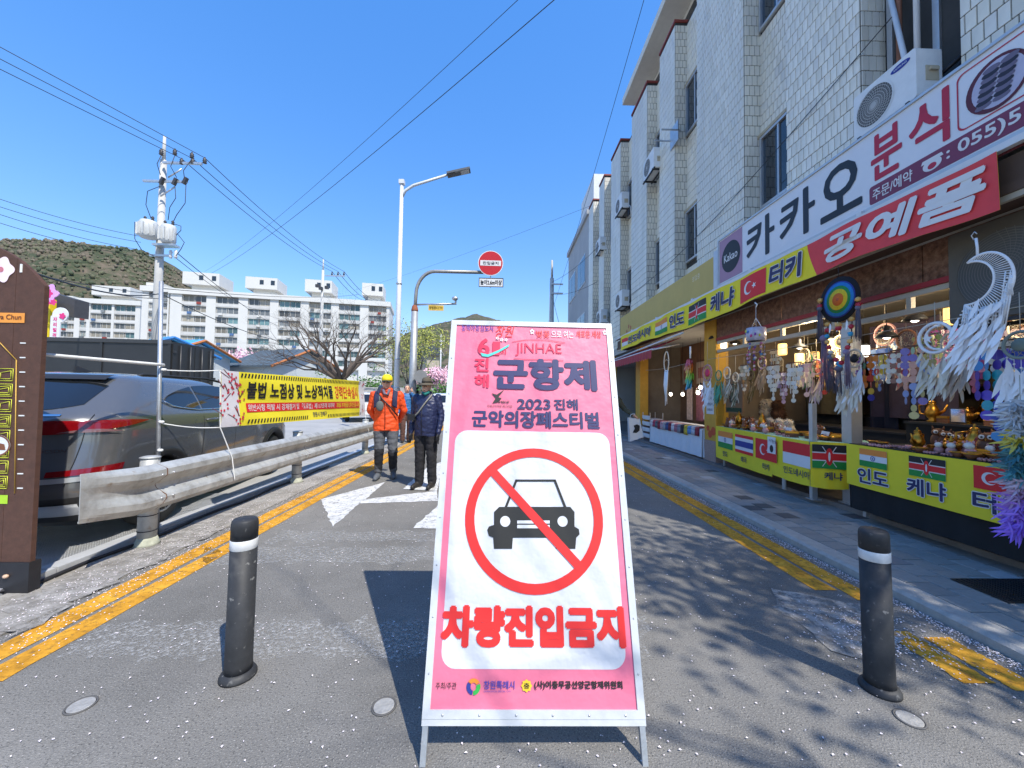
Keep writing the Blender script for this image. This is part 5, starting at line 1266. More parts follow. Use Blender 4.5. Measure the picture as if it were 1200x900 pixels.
# ================================================================== apartment blocks far behind
APW = mat('apartment_white', (.60, .59, .555), .8, var=.06, scale=.3); APG = [mat('apartment_glass', '#5c7a7c', .25, var=.3, scale=.5, rnd=.5), mat('apartment_glass_grey', '#6a6e70', .3, var=.3, scale=.5, rnd=.5), mat('apartment_curtain', '#8f897c', .4, var=.3, scale=.5, rnd=.4)]
BAL = mat('balcony_panel', (.56, .55, .52), .7, var=.15, scale=.6, rnd=.12)
TR_L = mat('laundry_red', '#8c3a34', .8); RB_L = mat('laundry_blue', '#4a6a94', .8)
def apartment(label, u0, u1, vtop, Y0, Y1, bays, boxes, floors=7, end=True):
    a, b = onY(u0, vtop, Y0), onY(u1, vtop, Y1); H = a.z
    L = math.hypot(b.x - a.x, Y1 - Y0); ang = math.atan2(Y1 - Y0, b.x - a.x)
    t = thing('apartment_block', label, 'building', (a.x, Y0, 0), ang, 'white apartment blocks below the hill')
    def lx(u):
        # pixel column -> distance along the facade
        d = ray(u, 400); n = Vector((-math.sin(ang), math.cos(ang), 0)); q = CP + d * ((Vector((a.x, Y0, CAM_H)) - CP).dot(n) / d.dot(n))
        return (q - Vector((a.x, Y0, 0))).dot(Vector((math.cos(ang), math.sin(ang), 0)))
    mb = MB(); mb.bb(0, L, 1.0, 13, 0, H - .01); mb.build('wall', APW, t)
    mb = MB(); mb.bb(-.3, L + .3, -.5, 13.3, H - .9, H + .5); mb.build('parapet', APW, t)
    ed = sorted([0, L] + [q for u in bays for q in (lx(u[0]), lx(u[1]))])
    for k in range(0, len(ed) - 1, 2):
        mb = MB(); mb.bb(ed[k], ed[k + 1], 0, .999, 0, H - .91); mb.build('pier', APW, t)
    wm = {}
    for u in bays:
        x0, x1 = lx(u[0]), lx(u[1]); w_ = (x1 - x0) / 2
        for f in range(floors):
            zf = H - 1.0 - 2.75 * (f + 1)
            mb = MB(); mb.bb(x0, x1, .1, .999, zf - .1, zf + .12); mb.build('floor_slab', APW, t)
            mb = MB(); mb.bb(x0, x1, .05, .16, zf + .121, zf + .95); bl = mb.build('balcony', BAL, t)
            for k in range(2):
                mb = MB(); g = random.choice(APG)
                mb.bb(x0 + w_ * k + .12, x0 + w_ * (k + 1) - .12, .5, .62, zf + .95, zf + 2.62)
                wn_ = mb.build('window', g, t)
                mb = MB()
                for s in (0.0, .5, .985): mb.bb(x0 + w_ * k + .12 + (w_ - .24) * s * .97, x0 + w_ * k + .2 + (w_ - .24) * s * .97, .42, .499, zf + .95, zf + 2.62)
                mb.build('window_bar', APW, wn_)
            if random.random() < .55:
                xx = x0 + random.uniform(.3, (x1 - x0) - 1.2); mb = MB(); mb.bb(xx, xx + .9, -.45, .045, zf + .35, zf + .95); mb.build('balcony_box', random.choice([BAL, APG[1], APW, TR_L, RB_L]), t)
    for (ua, ub, va, vb) in boxes:
        xa, xb = lx(ua), lx(ub); fr = ((ua + ub) / 2 - u0) / (u1 - u0); hh = onY((ua + ub) / 2, va, Y0 + (Y1 - Y0) * fr).z - H - .5
        mb = MB(); mb.bb(xa, xb, 1.0, 9, H + .5 + hh * .35, H + .5 + hh); rb = mb.build('roof_box', APW, t)
        mb = MB(); mb.bb(xa + 1.5, xb - 1.0, 2.5, 8, H + .5, H + .5 + hh * .349); mb.build('roof_neck', APW, rb)
        for s in (.45, .8): mb = MB(); mb.bb(xa + (xb - xa) * s, xa + (xb - xa) * s + 1.0, .93, .999, H + .5 + hh * .6, H + .5 + hh * .85); mb.build('roof_window', GLASS, rb)
    return t
apartment('largest white apartment block, behind the bare tree', 200, 457, 340, 105, 116, [(211, 240), (251, 278), (289, 315), (325, 351), (361, 387), (396, 421), (431, 452)], [(208, 252, 318, 340), (283, 321, 324, 342), (354, 386, 327, 346), (422, 447, 331, 350)])
apartment('white apartment block just right of the utility pole, lower than its neighbour', 167, 197, 337, 104, 105, [(172, 181), (188, 196)], [(165, 185, 330, 338)], 7)
apartment('white apartment block left of the utility pole', 88, 165, 351, 118, 121, [(92, 100), (104, 129), (132, 157)], [(101, 147, 334, 351)], 6)
apartment('small far white apartment block at the left edge behind the yellow kiosk', 42, 90, 364, 130, 132, [(50, 64), (68, 86)], [(44, 80, 345, 364)], 5)

# ================================================================== low houses
def house(label, p, L, D, eave, ridge, rz, roofm, wallm, trim, cat='house'):
    t = thing('house', label, cat, p, rz, 'low houses in front of the apartment blocks')
    mb = MB(); mb.bb(0, L, 0, D, 0, eave - .002); mb.build('wall', wallm, t)
    mb = MB(); mb.prism([(0, eave), (D, eave), (D / 2, ridge - .15)], 0, L, 0, Matrix(((0, 0, 1, 0), (1, 0, 0, 0), (0, 1, 0, 0), (0, 0, 0, 1)))); mb.build('gable', wallm, t)
    for s in (0, 1):
        y0, y1 = (-.5, D / 2) if s == 0 else (D + .5, D / 2); e_ = eave - .25
        mb = MB(); mb.add([(-.6, y0, e_), (L + .6, y0, e_), (L + .6, y1, ridge), (-.6, y1, ridge), (-.6, y0, e_ + .16), (L + .6, y0, e_ + .16), (L + .6, y1, ridge + .16), (-.6, y1, ridge + .16)], [(0, 1, 2, 3), (7, 6, 5, 4), (0, 4, 5, 1), (1, 5, 6, 2), (2, 6, 7, 3), (3, 7, 4, 0)]); rf = mb.build('roof', roofm, t)
        n = int((L + 1.2) / .6)
        for k in range(n):
            x = -.6 + k * .6; mb = MB(); mb.tube([(x, y0, e_ + .17), (x, y1, ridge + .17)], .03, 4); mb.build('roof_rib', roofm, rf)
        for x in (-.62, L + .62): mb = MB(); mb.tube([(x, y0, e_ + .05), (x, y1, ridge + .05)], .12, 4, sm=False); mb.build('bargeboard', trim, rf)
    for k in range(max(1, int(L / 3.5))):
        mb = MB(); mb.bb(1 + k * 3.2, 2.5 + k * 3.2, -.06, -.002, 1.2, 2.5); w_ = mb.build('window', PAINTW, t)
        mb = MB(); mb.bb(1.1 + k * 3.2, 2.4 + k * 3.2, -.075, -.0605, 1.3, 2.4); mb.build('pane', GLASS, w_)
    mb = MB(); mb.bb(L + .002, L + .05, D * .3, D * .3 + 1.3, 1.1, 2.3); mb.build('window', GLASS, t)
    return t
RG = mat('grey_roof', '#5f6a70', .6, .2, var=.12, scale=.8); RB = mat('blue_roof', '#5aa9d8', .5, var=.1, scale=.8); WB_ = mat('house_wall', '#b9bfc2', .85, var=.12, scale=.6); TR_ = mat('orange_timber', '#a8642f', .6, var=.15)
q = onY(268, 440, 36); house('grey roofed house with orange gable boards behind the yellow banner', (q.x, 36, 0), 5.2, 7.5, 3.9, 5.55, R(-20), RG, WB_, TR_)
q = onY(352, 440, 44); house('small grey roofed white outhouse right of the orange gabled house', (q.x, 44, 0), 1.8, 3.6, 3.2, 4.5, R(-12), RG, mat('house_white', (.66, .67, .67), .85, var=.1), PAINTW)
q = onY(178, 400, 30); house('bright blue roofed house with brown gable behind the black truck', (q.x - 2, 30, 0), 3.6, 5.5, 4.3, 5.5, R(-14), RB, WB_, TR_)
q = onY(130, 400, 27); house('blue roofed house seen over the left part of the black truck', (q.x, 27, 0), 2.0, 5, 4.2, 5.2, R(-30), RB, mat('mint_wall', '#7cc0c0', .8), mat('blue_board', '#2a70b0', .5))
q = onY(500, 440, 62); house('beige house with dark roof behind the yellow green tree', (q.x, 62, 0), 2.0, 8, 8.0, 9.6, R(20), mat('dark_roof', '#3c4046', .7), mat('beige_wall', '#a89f8c', .85, var=.1), mat('beige_wall', '#a89f8c', .85))
# concrete yard wall
t = thing('yard_wall', 'low concrete wall in front of the bare tree and the houses', 'wall', (0, 0, 0))
a, b = onY(330, 445, 33), onY(475, 445, 33)
for k in range(6):
    x0 = a.x + (b.x - a.x) * k / 6; mb = MB(); mb.bb(x0, x0 + (b.x - a.x) / 6 - .03, 33, 33.2, 0, 2.0); mb.build('wall_slab', CONC, t)
# yellow kiosk and pink signs behind the wooden sign
ks = thing('yellow_kiosk', 'yellow kiosk wall with black window behind the wooden sign', 'kiosk', (0, 0, 0))
a, b = onY(38, 408, 14), onY(59, 350, 14); mb = MB(); mb.bb(a.x - 2, b.x, 14, 14.2, 0, b.z); mb.build('wall', mat('kiosk_yellow', '#e8c814', .6, var=.08), ks)
p0, p1 = onY(45, 392, 13.9), onY(50, 366, 13.9); mb = MB(); mb.bb(p0.x - .4, p1.x, 13.94, 13.999, p0.z, p1.z); mb.build('window', GLASS, ks)
a, b = onY(60, 366, 14.4), onY(88, 346, 14.4); mb = MB(); mb.add([(a.x - .6, 14.4, b.z + .25), (b.x, 14.4, b.z - .15), (b.x, 14.4, a.z - .15), (a.x - .6, 14.4, a.z), (a.x - .6, 14.9, b.z + .25), (b.x, 14.9, b.z - .15), (b.x, 14.9, a.z - .15), (a.x - .6, 14.9, a.z)], [(3, 2, 1, 0), (0, 1, 5, 4), (1, 2, 6, 5), (4, 5, 6, 7), (2, 3, 7, 6), (0, 4, 7, 3)]); mb.build('roof', mat('kiosk_roof', (.06, .06, .065), .7, var=.2), ks)
MAG = mat('magenta_print', '#d8327c', .6); LIL = mat('lilac_flower', '#d9a0dc', .6)
def blossom_poly(c, r): return [(c[0] + r * (1 + .2 * math.cos(5 * t)) * math.cos(t), c[1] + r * (1 + .2 * math.cos(5 * t)) * math.sin(t)) for t in [2 * PI * k / 40 for k in range(40)]]
c = onY(57, 344, 13.6); fsn = thing('flower_sign', 'lilac cherry blossom shaped cut-out sign on the yellow kiosk', 'sign', M=plane_M(c, (1, 0, 0), (0, 0, 1)))
mb = MB(); mb.prism(blossom_poly((0, 0), .29), -.03, 0); mb.build('blossom', LIL, fsn); mb = MB(); mb.flat(blossom_poly((0, 0), .13), .003); mb.build('centre', MAG, fsn)
for dx, dy in ((-.28, -.24), (-.02, -.33), (.18, -.3)): mb = MB(); mb.flat(blossom_poly((dx, dy), .1), .006); mb.build('small_blossom', MAG, fsn)
c0, c1 = onY(58, 397, 13.5), onY(78, 361, 13.5); w_, h_ = c1.x - c0.x, c1.z - c0.z
vs_ = thing('vertical_sign', 'white upright sign with magenta Korean letters beside the yellow kiosk', 'sign', M=plane_M(c0, (1, 0, 0), (0, 0, 1)))
mb = MB(); mb.prism(rrect(0, w_ * .62, 0, h_ * .75, .04), -.04, 0); mb.prism(disc((w_ * .55, h_ * .78), w_ * .5, 24), -.06, -.02); mb.build('board', WHITE, vs_)
for k, s in enumerate('자리빌려'): text(s, vs_, w_ * .31, h_ * (.56 - .17 * k), h_ * .14, MAG, al='C', z=.004, bold=.05)
mb = MB(); mb.flat(blossom_poly((w_ * .75, h_ * .74), .1), .004); mb.build('small_blossom', MAG, vs_)

# ================================================================== utility poles and wires
PC = mat('pole_concrete', (.50, .49, .46), .85, var=.15, scale=2); INS = mat('insulator', (.05, .045, .045), .4)
def upole(label, Y, utop, vtop, ubase, lean=True):
    a = onY(utop, vtop, Y); t = thing('utility_pole', label, 'utility pole', (a.x, Y, 0), group='concrete utility poles'); t.location = (0, 0, 0)
    mb = MB(); mb.tube([(a.x, Y, 0), (a.x, Y, a.z - 1.2)], [.22, .13], 12); mb.tube([(a.x, Y, a.z - 1.25), (a.x, Y, a.z)], [.08, .06], 8); mb.build('pole', PC, t)
    return t, a
YU = 19.
up_, A = upole('near concrete utility pole with two transformers above the black truck', YU, 193, 160, 184)
def U(u, v, dy=0): return onY(u, v, YU + dy)
for (u0, u1, v) in ((196, 241, 194), (173, 224, 215)):
    p, q = U(u0, v), U(u1, v); mb = MB(); mb.bb(p.x, q.x, YU - .28, YU - .18, p.z - .05, p.z + .05); mb.build('crossarm', STEEL, up_)
mb = MB(); mb.tube([U(197, 208, -.23), U(213, 198, -.23)], .035, 6); mb.tube([U(188, 230, -.23), U(205, 219, -.23)], .035, 6); mb.build('brace', STEEL, up_)
insu = [(213, 189), (226, 189), (240, 188)]
for u, v in insu + [(189, 178), (205, 178), (225, 182)]:
    c = U(u, v, -.23); mb = MB(); mb.lathe([(.05, -.16), (.10, -.13), (.06, -.08), (.10, -.04), (.06, .0), (.09, .05), (.04, .1), (.03, .16)], 10, c); mb.build('insulator', INS, up_)
for u, v in ((190, 212), (205, 213), (217, 212)):
    c = U(u, v, -.3); mb = MB(); mb.box(c, (.12, .15, .35), 0, Matrix.Rotation(.4, 3, 'Y')); mb.build('cutout_fuse', INS, up_)
for (u0, u1, v0, v1) in ((164, 184, 259, 279), (189, 206, 264, 285)):
    p, q = U(u0, v1, -.4), U(u1, v0, -.4); c = (p + q) / 2; r = (q.x - p.x) / 2 * .92; h = (q.z - p.z) / 2
    mb = MB(); mb.lathe([(r * .8, -h), (r, -h * .8), (r, h * .75), (r * .85, h * .95), (.1, h)], 18, c); tf = mb.build('transformer', mat('transformer_white', (.55, .56, .55), .5, var=.12, scale=4), up_)
    for k in range(6):
        aa = R(200 + 28 * k); mb = MB(); mb.box(c + Vector((r * 1.06 * math.cos(aa), r * 1.06 * math.sin(aa), -.05)), (.16, .03, h * 1.3), 0, Matrix.Rotation(aa, 3, 'Z')); mb.build('cooling_fin', MATS['transformer_white'], tf)
    for dx in (-.18, .18): mb = MB(); mb.lathe([(.04, 0), (.07, .05), (.04, .1), (.07, .15), (.03, .22)], 8, c + Vector((dx, 0, h))); mb.build('bushing', INS, tf)
mb = MB(); p = U(180, 281, -.4); q = U(205, 287, -.4); mb.bb(p.x, q.x, YU - .5, YU - .1, q.z - .06, q.z + .04); mb.build('platform', STEEL, up_)
p, q = U(180, 301), U(205, 301); mb = MB(); mb.bb(p.x, q.x, YU - .25, YU - .17, p.z - .05, p.z + .05); mb.build('crossarm', STEEL, up_)
for u in (200, 206): mb = MB(); mb.lathe([(.05, -.2), (.08, -.1), (.05, 0), (.08, .1), (.04, .2)], 8, U(u, 298, -.22)); mb.build('insulator', PAINTW, up_)
CB = mat('black_cable', (.02, .02, .02), .6)
for pts in ([(189, 182), (184, 192), (188, 205)], [(205, 182), (200, 195), (207, 208)], [(225, 186), (215, 200), (216, 208)], [(188, 218), (173, 224), (171, 240), (177, 256)], [(205, 218), (206, 232), (199, 243), (197, 258)], [(218, 217), (217, 238), (207, 252), (203, 260)],
            [(168, 262), (158, 260), (158, 280), (166, 293), (180, 300)], [(203, 262), (212, 265), (212, 270), (206, 276)], [(208, 274), (216, 284), (212, 292), (206, 300)]):
    mb = MB(); mb.tube([U(u, v, -.3) for u, v in pts], .016, 5); mb.build('jumper_cable', CB, up_)
up2, B2 = upole('far utility pole rising behind the apartment roof line, right of the bare tree top', 42., 379, 304, 378)
p, q = onY(381, 323, 41.8), onY(404, 323, 41.8); mb = MB(); mb.bb(p.x, q.x, 41.75, 41.85, p.z - .06, p.z + .06); mb.build('crossarm', STEEL, up2)
for u in (389, 396, 403): mb = MB(); mb.lathe([(.06, -.15), (.11, -.05), (.07, .05), (.05, .2)], 8, onY(u, 321, 41.8)); mb.build('insulator', INS, up2)
for u, v in ((372, 335), (376, 338), (383, 337)): mb = MB(); mb.box(onY(u, v, 41.7), (.35, .3, .3)); mb.build('switch_box', INS, up2)
up3, B3 = upole('utility pole standing far down the road right of the pink sign top', 25., 647, 305, 646)
for z in (.4, 1.0): mb = MB(); mb.bb(B3.x - .1, B3.x + .7, 24.7, 24.8, B3.z - 1.3 - z, B3.z - 1.22 - z); mb.build('crossarm', STEEL, up3)
def wire(p, q, r, sag, label):
    mb = MB(); n = 28; p, q = Vector(p), Vector(q)
    mb.tube([p.lerp(q, k / n) - Vector((0, 0, sag * 4 * (k / n) * (1 - k / n))) for k in range(n + 1)], r, 5, cap=False)
    tag(mb.build('overhead_wire', CB), label, 'wire', 'overhead wires')
for k, ((u, v), v0, n_) in enumerate(zip(insu, (81, 69, 55), ('lowest', 'middle', 'top'))):
    a = U(u, v - 3, -.23); b = onY(0, v0, 13.5); d = (b - a); wire(a, a + d * 1.6, .014, .0, f'{n_} of the three wires from the near pole to the upper left corner')
    wire(a, onY((389, 396, 403)[k], 318, 41.8), .018, .5, f'{n_} of the three wires from the near pole down to the far pole')
for k, u in enumerate((389, 396, 403)): wire(onY(u, 318, 41.8), onY(u + 40, 352, 80), .03, .8, ('left', 'middle', 'right')[k] + ' of the wires running on behind the far pole')
for v0, v1, uu, n_ in ((229, 277, 165, 'uppermost'), (238, 284, 165, 'second'), (247, 292, 160, 'third'), (257, 300, 160, 'lowest')):
    a, b = U(uu, v1, -.2), onY(0, v0, 15); wire(a, a + (b - a) * 1.3, .011, .2, f'{n_} of the thin wires left of the near pole')
for (u0, v0, Y0, u1, v1, Y1, r, s, lab) in ((207, 296, 18.8, 335, 385, 60, .02, .6, 'wire falling from the near pole past the apartment roofs, upper'), (207, 303, 18.8, 300, 362, 60, .016, .5, 'wire falling from the near pole past the apartment roofs, lower'),
        (-60, 286, 9, 187, 350, 18.8, .015, .3, 'pale thin wire sloping down over the hill'), (-40, 305, 8, 187, 345, 18.7, .012, .1, 'thin wire just under the pale one on the hill'), (40, 320, 8, 187, 344, 18.7, .022, .25, 'thick black cable drooping from the left to the near pole'),
        (190, 345, 18.8, 330, 400, 34, .022, .3, 'thick black cable drooping from the near pole to the houses'), (190, 338, 18.8, 420, 345, 50, .016, .4, 'thin wire level with the apartment roof boxes'),
        (248, 320, 60, 655, -5, 14, .018, .9, 'long wire crossing the sky to the top edge, right one'), (240, 318, 60, 612, -5, 14, .012, .9, 'long wire crossing the sky to the top edge, left one'),
        (756, -5, 9, 640, 385, 30, .008, .3, 'wire running down along the tiled building front'), (648, 330, 24.8, 705, 285, 17.5, .01, .2, 'service wire from the right pole to the grey building, upper'), (648, 345, 24.8, 700, 330, 17.5, .01, .2, 'service wire from the right pole to the grey building, lower'),
        (648, 350, 24.8, 660, 395, 17.5, .012, .1, 'cable dropping from the right pole behind the pink sign'), (415, 340, 50, 700, 238, 20, .007, .3, 'faint pale wire from the apartment end to the tiled building')):
    wire(onY(u0, v0, Y0), onY(u1, v1, Y1), r, s, lab)

# ================================================================== trees
BARK = mat('dark_bark', '#4a4540', .9, var=.3, scale=6, bump=.5, bscale=30)
def branch(mb, p, d, L, r, depth, rr, tips, spread=.55, upb=.12, n=5, split=(2, 3), shrink=.74):
    q = [p]; rs = [r]; dd = d.copy()
    for k in range(3):
        dd = (dd + Vector((rr.gauss(0, .13), rr.gauss(0, .13), rr.gauss(0, .08) + upb * .3))).normalized(); q.append(q[-1] + dd * L / 3); rs.append(r * (1 - .28 * (k + 1) / 3 - .06))
    mb.tube(q, rs, n if depth > 2 else 3, cap=False)
    tips.append(q[-1])
    if depth == 0: return
    for k in range(rr.randint(*split)):
        a = rr.uniform(0, 2 * PI); o = dd.orthogonal().normalized(); o2 = dd.cross(o)
        nd = (dd + (o * math.cos(a) + o2 * math.sin(a)) * rr.uniform(spread * .5, spread * 1.25) + Vector((0, 0, upb))).normalized()
        branch(mb, q[-1] if k else q[-1], nd, L * rr.uniform(shrink - .1, shrink + .1), rs[-1] * rr.uniform(.62, .8), depth - 1, rr, tips, spread, upb, n, split, shrink)
def leaves(pts, n, rad, size, rr, mats, flat=.0):
    mb = MB()
    for p in pts:
        for k in range(n):
            q = p + Vector((rr.gauss(0, rad), rr.gauss(0, rad), rr.gauss(0, rad * .8))); a = Vector((rr.gauss(0, 1), rr.gauss(0, 1), rr.gauss(0, 1))).normalized(); b = a.orthogonal().normalized(); s = size * rr.uniform(.6, 1.3)
            mb.add([q - a * s, q + b * s * .6, q + a * s, q - b * s * .6], [(0, 1, 2, 3)], rr.randrange(len(mats)))
    return mb
# large bare tree
rr = random.Random(21); b0 = onY(399, 447, 32)
bt = thing('bare_tree', 'wide spreading bare tree with dark branches in front of the apartments', 'tree', (b0.x, 32, 0))
mb = MB(); tips = []
mb.tube([(0, 0, 0), (.05, 0, 1.4), (0, 0, 2.6)], [.62, .48, .52], 10); mb.build('trunk', BARK, bt)
mb = MB()
for k in range(11):
    a = 2 * PI * k / 11 + rr.uniform(-.2, .2); ti = rr.uniform(.45, 1.5)
    d = Vector((math.cos(a) * ti, math.sin(a) * ti * .7, .62 + rr.uniform(-.15, .4))).normalized()
    branch(mb, Vector((0, 0, 2.4)), d, 2.15, .19, 6, rr, tips, .62, .04, 5, (2, 3), .75)
mb.build('crown', mat('grey_twigs', '#5a4f46', .9, var=.2), bt)
# pale green tree, blossom trees, hedges
LG = [mat('spring_leaf', '#a3a548', .6, var=.25, scale=2), mat('spring_leaf_dark', '#7c8440', .6, var=.25, scale=2)]
def leafy(label, u, v, Y, h, w_, seed, leafm, n, size, name='leafy_tree', spread=.5, trunk=.18, dens=14, cat='tree', group='far trees'):
    rr = random.Random(seed); b = onY(u, v, Y); t = thing(name, label, cat, (b.x, Y, 0), group=group); mb = MB(); tips = []
    mb.tube([(0, 0, 0), (.03, 0, h * .3)], [trunk, trunk * .75], 8); mb.build('trunk', BARK, t); mb = MB()
    for k in range(5):
        a = 2 * PI * k / 5 + rr.uniform(-.3, .3); branch(mb, Vector((0, 0, h * .28)), Vector((math.cos(a) * w_, math.sin(a) * w_, 1)).normalized(), h * .27, trunk * .5, 3, rr, tips, spread, .15)
    mb.build('limbs', BARK, t)
    leaves(tips, dens, size * 3.2, size, rr, leafm).build('crown', leafm, t); return t
leafy('pale yellow green tree behind the curved sign pole', 492, 450, 46, 9.5, .32, 2, LG, 0, .14, dens=13)
leafy('pale yellow green tree between the lamp post and the apartments', 478, 450, 52, 9.0, .3, 12, LG, 0, .14, dens=9)
BLS = [mat('blossom_pink', '#e6c2cc', .7, var=.12), mat('blossom_white', '#d9a9b8', .7, var=.12)]
leafy('pink blossoming cherry tree left of the pink sign top', 516, 450, 40, 3.9, .6, 5, BLS, 0, .12, 'cherry_tree', dens=20)
leafy('pink blossoming cherry tree behind the grey roofed house', 292, 450, 56, 7.4, .8, 6, BLS, 0, .18, 'cherry_tree', dens=16)
leafy('small cherry tree in blossom right of the grey roofed house', 262, 450, 58, 6.6, .7, 7, BLS, 0, .18, 'cherry_tree', dens=14)
GRN = [mat('hedge_leaf', '#4c7a2c', .6, var=.3, scale=2), mat('hedge_leaf_dark', '#33571f', .6, var=.3, scale=2)]
for u, v, Y, h, sd_, lab in ((372, 440, 40, 3.4, 31, 'green bush left of the bare tree trunk'), (430, 440, 40, 3.6, 32, 'green bush right of the bare tree trunk'), (455, 440, 42, 3.2, 33, 'green bush just left of the lamp post'), (340, 440, 47, 5.0, 34, 'green bush behind the orange gabled house'), (527, 450, 30, 2.6, 35, 'green bush at the left edge of the pink sign')):
    rr = random.Random(sd_); b = onY(u, v, Y); t = thing('bush', lab, 'bush', (b.x, Y, 0), group='green bushes')
    pts = [Vector((rr.gauss(0, .9), rr.gauss(0, .7), abs(rr.gauss(h * .5, h * .25)))) for _ in range(46)]
    mb = MB()
    for p in pts[::4]: mb.tube([(0, 0, 0), (p.x * .5, p.y * .5, p.z * .6), p], [.06, .03, .01], 4)
    mb.build('stems', BARK, t); leaves(pts, 30, .32, .11, rr, GRN).build('foliage', GRN, t)
# white cross-armed pole far off
c = onY(517, 392, 55); t = thing('white_cross_pole', 'thin white pole with a crossbar left of the pink sign', 'pole', (c.x, 55, 0)); t.location = (0, 0, 0)
mb = MB(); mb.tube([(c.x, 55, 0), (c.x, 55, c.z)], .09, 8); mb.build('post', PAINTW, t); mb = MB(); mb.bb(c.x - .65, c.x + .65, 54.95, 55.05, c.z - 1.0, c.z - .86); mb.build('crossbar', PAINTW, t)

# street cherry tree behind the camera, which throws the dappled shade on the road and pavement
rr = random.Random(77); t = thing('street_tree', 'street tree whose shadow dapples the road at lower right', 'tree', (5.0, -1.6, .1))
mb = MB(); tips = []
mb.tube([(0, 0, 0), (.1, 0, 1.5), (.0, .1, 3.2)], [.22, .17, .15], 10); mb.build('trunk', BARK, t); mb = MB()
for k in range(7):
    a = 2 * PI * k / 7; branch(mb, Vector((0, .1, 3.0)), Vector((math.cos(a) * .6 - .05, math.sin(a) * .6, 1)).normalized(), 1.5, .055, 4, rr, tips, .5, .1)
for d in ((-.80, .2, .66),): branch(mb, Vector((-.2, .1, 3.6)), Vector(d), 2.0, .03, 3, rr, [], .42, .05)
mb.build('limbs', BARK, t)
leaves([p for p in tips if p.y < 2.35 and p.x > -1.6 and not (p.x > -.45 and p.y > 2.4)], 26, .30, .05, rr, LG + BLS).build('crown', LG + BLS, t)

# ================================================================== far parked cars
def small_car(label, u, v, rz, paint, van=False):
    p = onZ(u, v); t = thing('parked_car', label, 'car', (p.x, p.y, 0), rz, 'cars parked down the road')
    side = [(0, .35), (0, .95), (.25, 1.02), (.55, 1.45), (1.0, 1.52), (2.3, 1.5), (3.0, 1.05), (3.9, .92), (4.1, .7), (4.1, .3)] if not van else [(0, .35), (0, 1.0), (.08, 1.9), (.3, 1.98), (3.6, 1.95), (4.3, 1.15), (4.6, .95), (4.6, .3)]
    n = len(side); rows = []
    for x, k in ((-.86, .0), (-.80, .0), (.80, 0), (.86, 0)): rows.append(x)
    mb = MB(); vs = []
    for x in (-.86, -.78, .78, .86):
        e = .94 if abs(x) > .8 else 1
        vs += [(x * (1 - .16 * max(0, z - .95) / .6), .06 * (e < 1) + y * (1 - .03 * (e < 1)), .35 + (z - .35) * e) for y, z in side]
    fs_ = [(k * n + i, k * n + (i + 1) % n, (k + 1) * n + (i + 1) % n, (k + 1) * n + i) for k in range(3) for i in range(n)] + [tuple(range(n)), tuple(range(3 * n, 4 * n))[::-1]]
    mb.add(vs, fs_, 0, False); o = mb.build('body', paint, t); bv = o.modifiers.new('b', 'BEVEL'); bv.width = .05; bv.segments = 3
    zt_ = 1.4 if not van else 1.8
    mb = MB(); mb.add([(-.62, .20 if not van else .0, 1.06), (.62, .20 if not van else .0, 1.06), (.55, .50 if not van else .04, zt_), (-.55, .50 if not van else .04, zt_)], [(0, 1, 2, 3)])
    mb.v = [(x, y - .03, z) for x, y, z in mb.v]; mb.build('rear_window', CG, t)
    for s in (-1, 1):
        mb = MB(); mb.add([(s * .865, .75, 1.03), (s * .865, 2.7 if not van else 3.6, 1.03), (s * .80, 2.2 if not van else 3.3, zt_), (s * .80, .9, zt_)], [(0, 1, 2, 3)]); mb.build('side_window', CG, t)
        mb = MB(); mb.bb(s * .55 - .16, s * .55 + .16, -.035, .02, .78, .95); mb.build('tail_light', TLR, t)
        for y in (.8, 3.3):
            mb = MB(); mb.lathe([(.18, -.1), (.31, -.1), (.32, 0), (.31, .1), (.18, .1), (1e-6, .08)] if s > 0 else [(1e-6, -.08), (.18, -.1), (.31, -.1), (.32, 0), (.31, .1), (.18, .1)], 18, (s * .80, y, .32), 0, Matrix.Rotation(PI / 2, 3, 'Y')); mb.build('wheel', MATS['tyre'], t)
    mb = MB(); mb.bb(-.26, .26, -.03, .01, .6, .72); mb.build('number_plate', WHITE, t)
CW = mat('car_white', (.72, .72, .72), .25, var=.03, coat=1.); CBK = mat('car_black', (.02, .02, .022), .25, var=.05, coat=1.)
small_car('white car parked behind the right end of the yellow banner', 428, 495, R(25), CW)
small_car('black van parked beyond the guard rail behind the orange jacket', 455, 489, R(15), CBK, True)
small_car('white car with red tail lights between the navy jacket and the pink sign', 521, 494, R(0), CW)
small_car('grey car far down the road behind the lamp post', 500, 482, R(5), mat('car_silver', (.35, .36, .38), .3, .4), False)
# ================================================================== shop signs, awning, banner
XK = 4.22; ZK0, ZK1 = 3.66, 4.52
YK = onX(843, 300, XK).y
ks_ = thing('shop_sign', 'long white shop sign with black and red Korean letters and a round badge', 'sign', M=plane_M((XK, YK, ZK0), (0, -1, 0), (0, 0, 1)))
LK = YK - 1.5; HK = ZK1 - ZK0
def lk(u, v): p = onX(u, v, XK); return YK - p.y, p.z - ZK0
mb = MB(); mb.bb(0, LK, 0, HK, -.3, 0); mb.build('sign_box', mat('sign_white', (.70, .71, .74), .4, var=.05, scale=2), ks_)
mb = MB(); mb.bb(-.03, LK, -.04, -.001, -.3, .02); mb.bb(-.03, LK, HK + .001, HK + .03, -.3, .02); mb.bb(-.03, -.001, 0, HK, -.3, .02); mb.build('sign_edge', ALU, ks_)
xk = lk(870, 300)[0]
mb = MB(); mb.bb(.02, xk, .02, HK - .02, .001, .004); mb.build('badge_field', mat('mauve_field', '#a67f96', .5, var=.05), ks_)
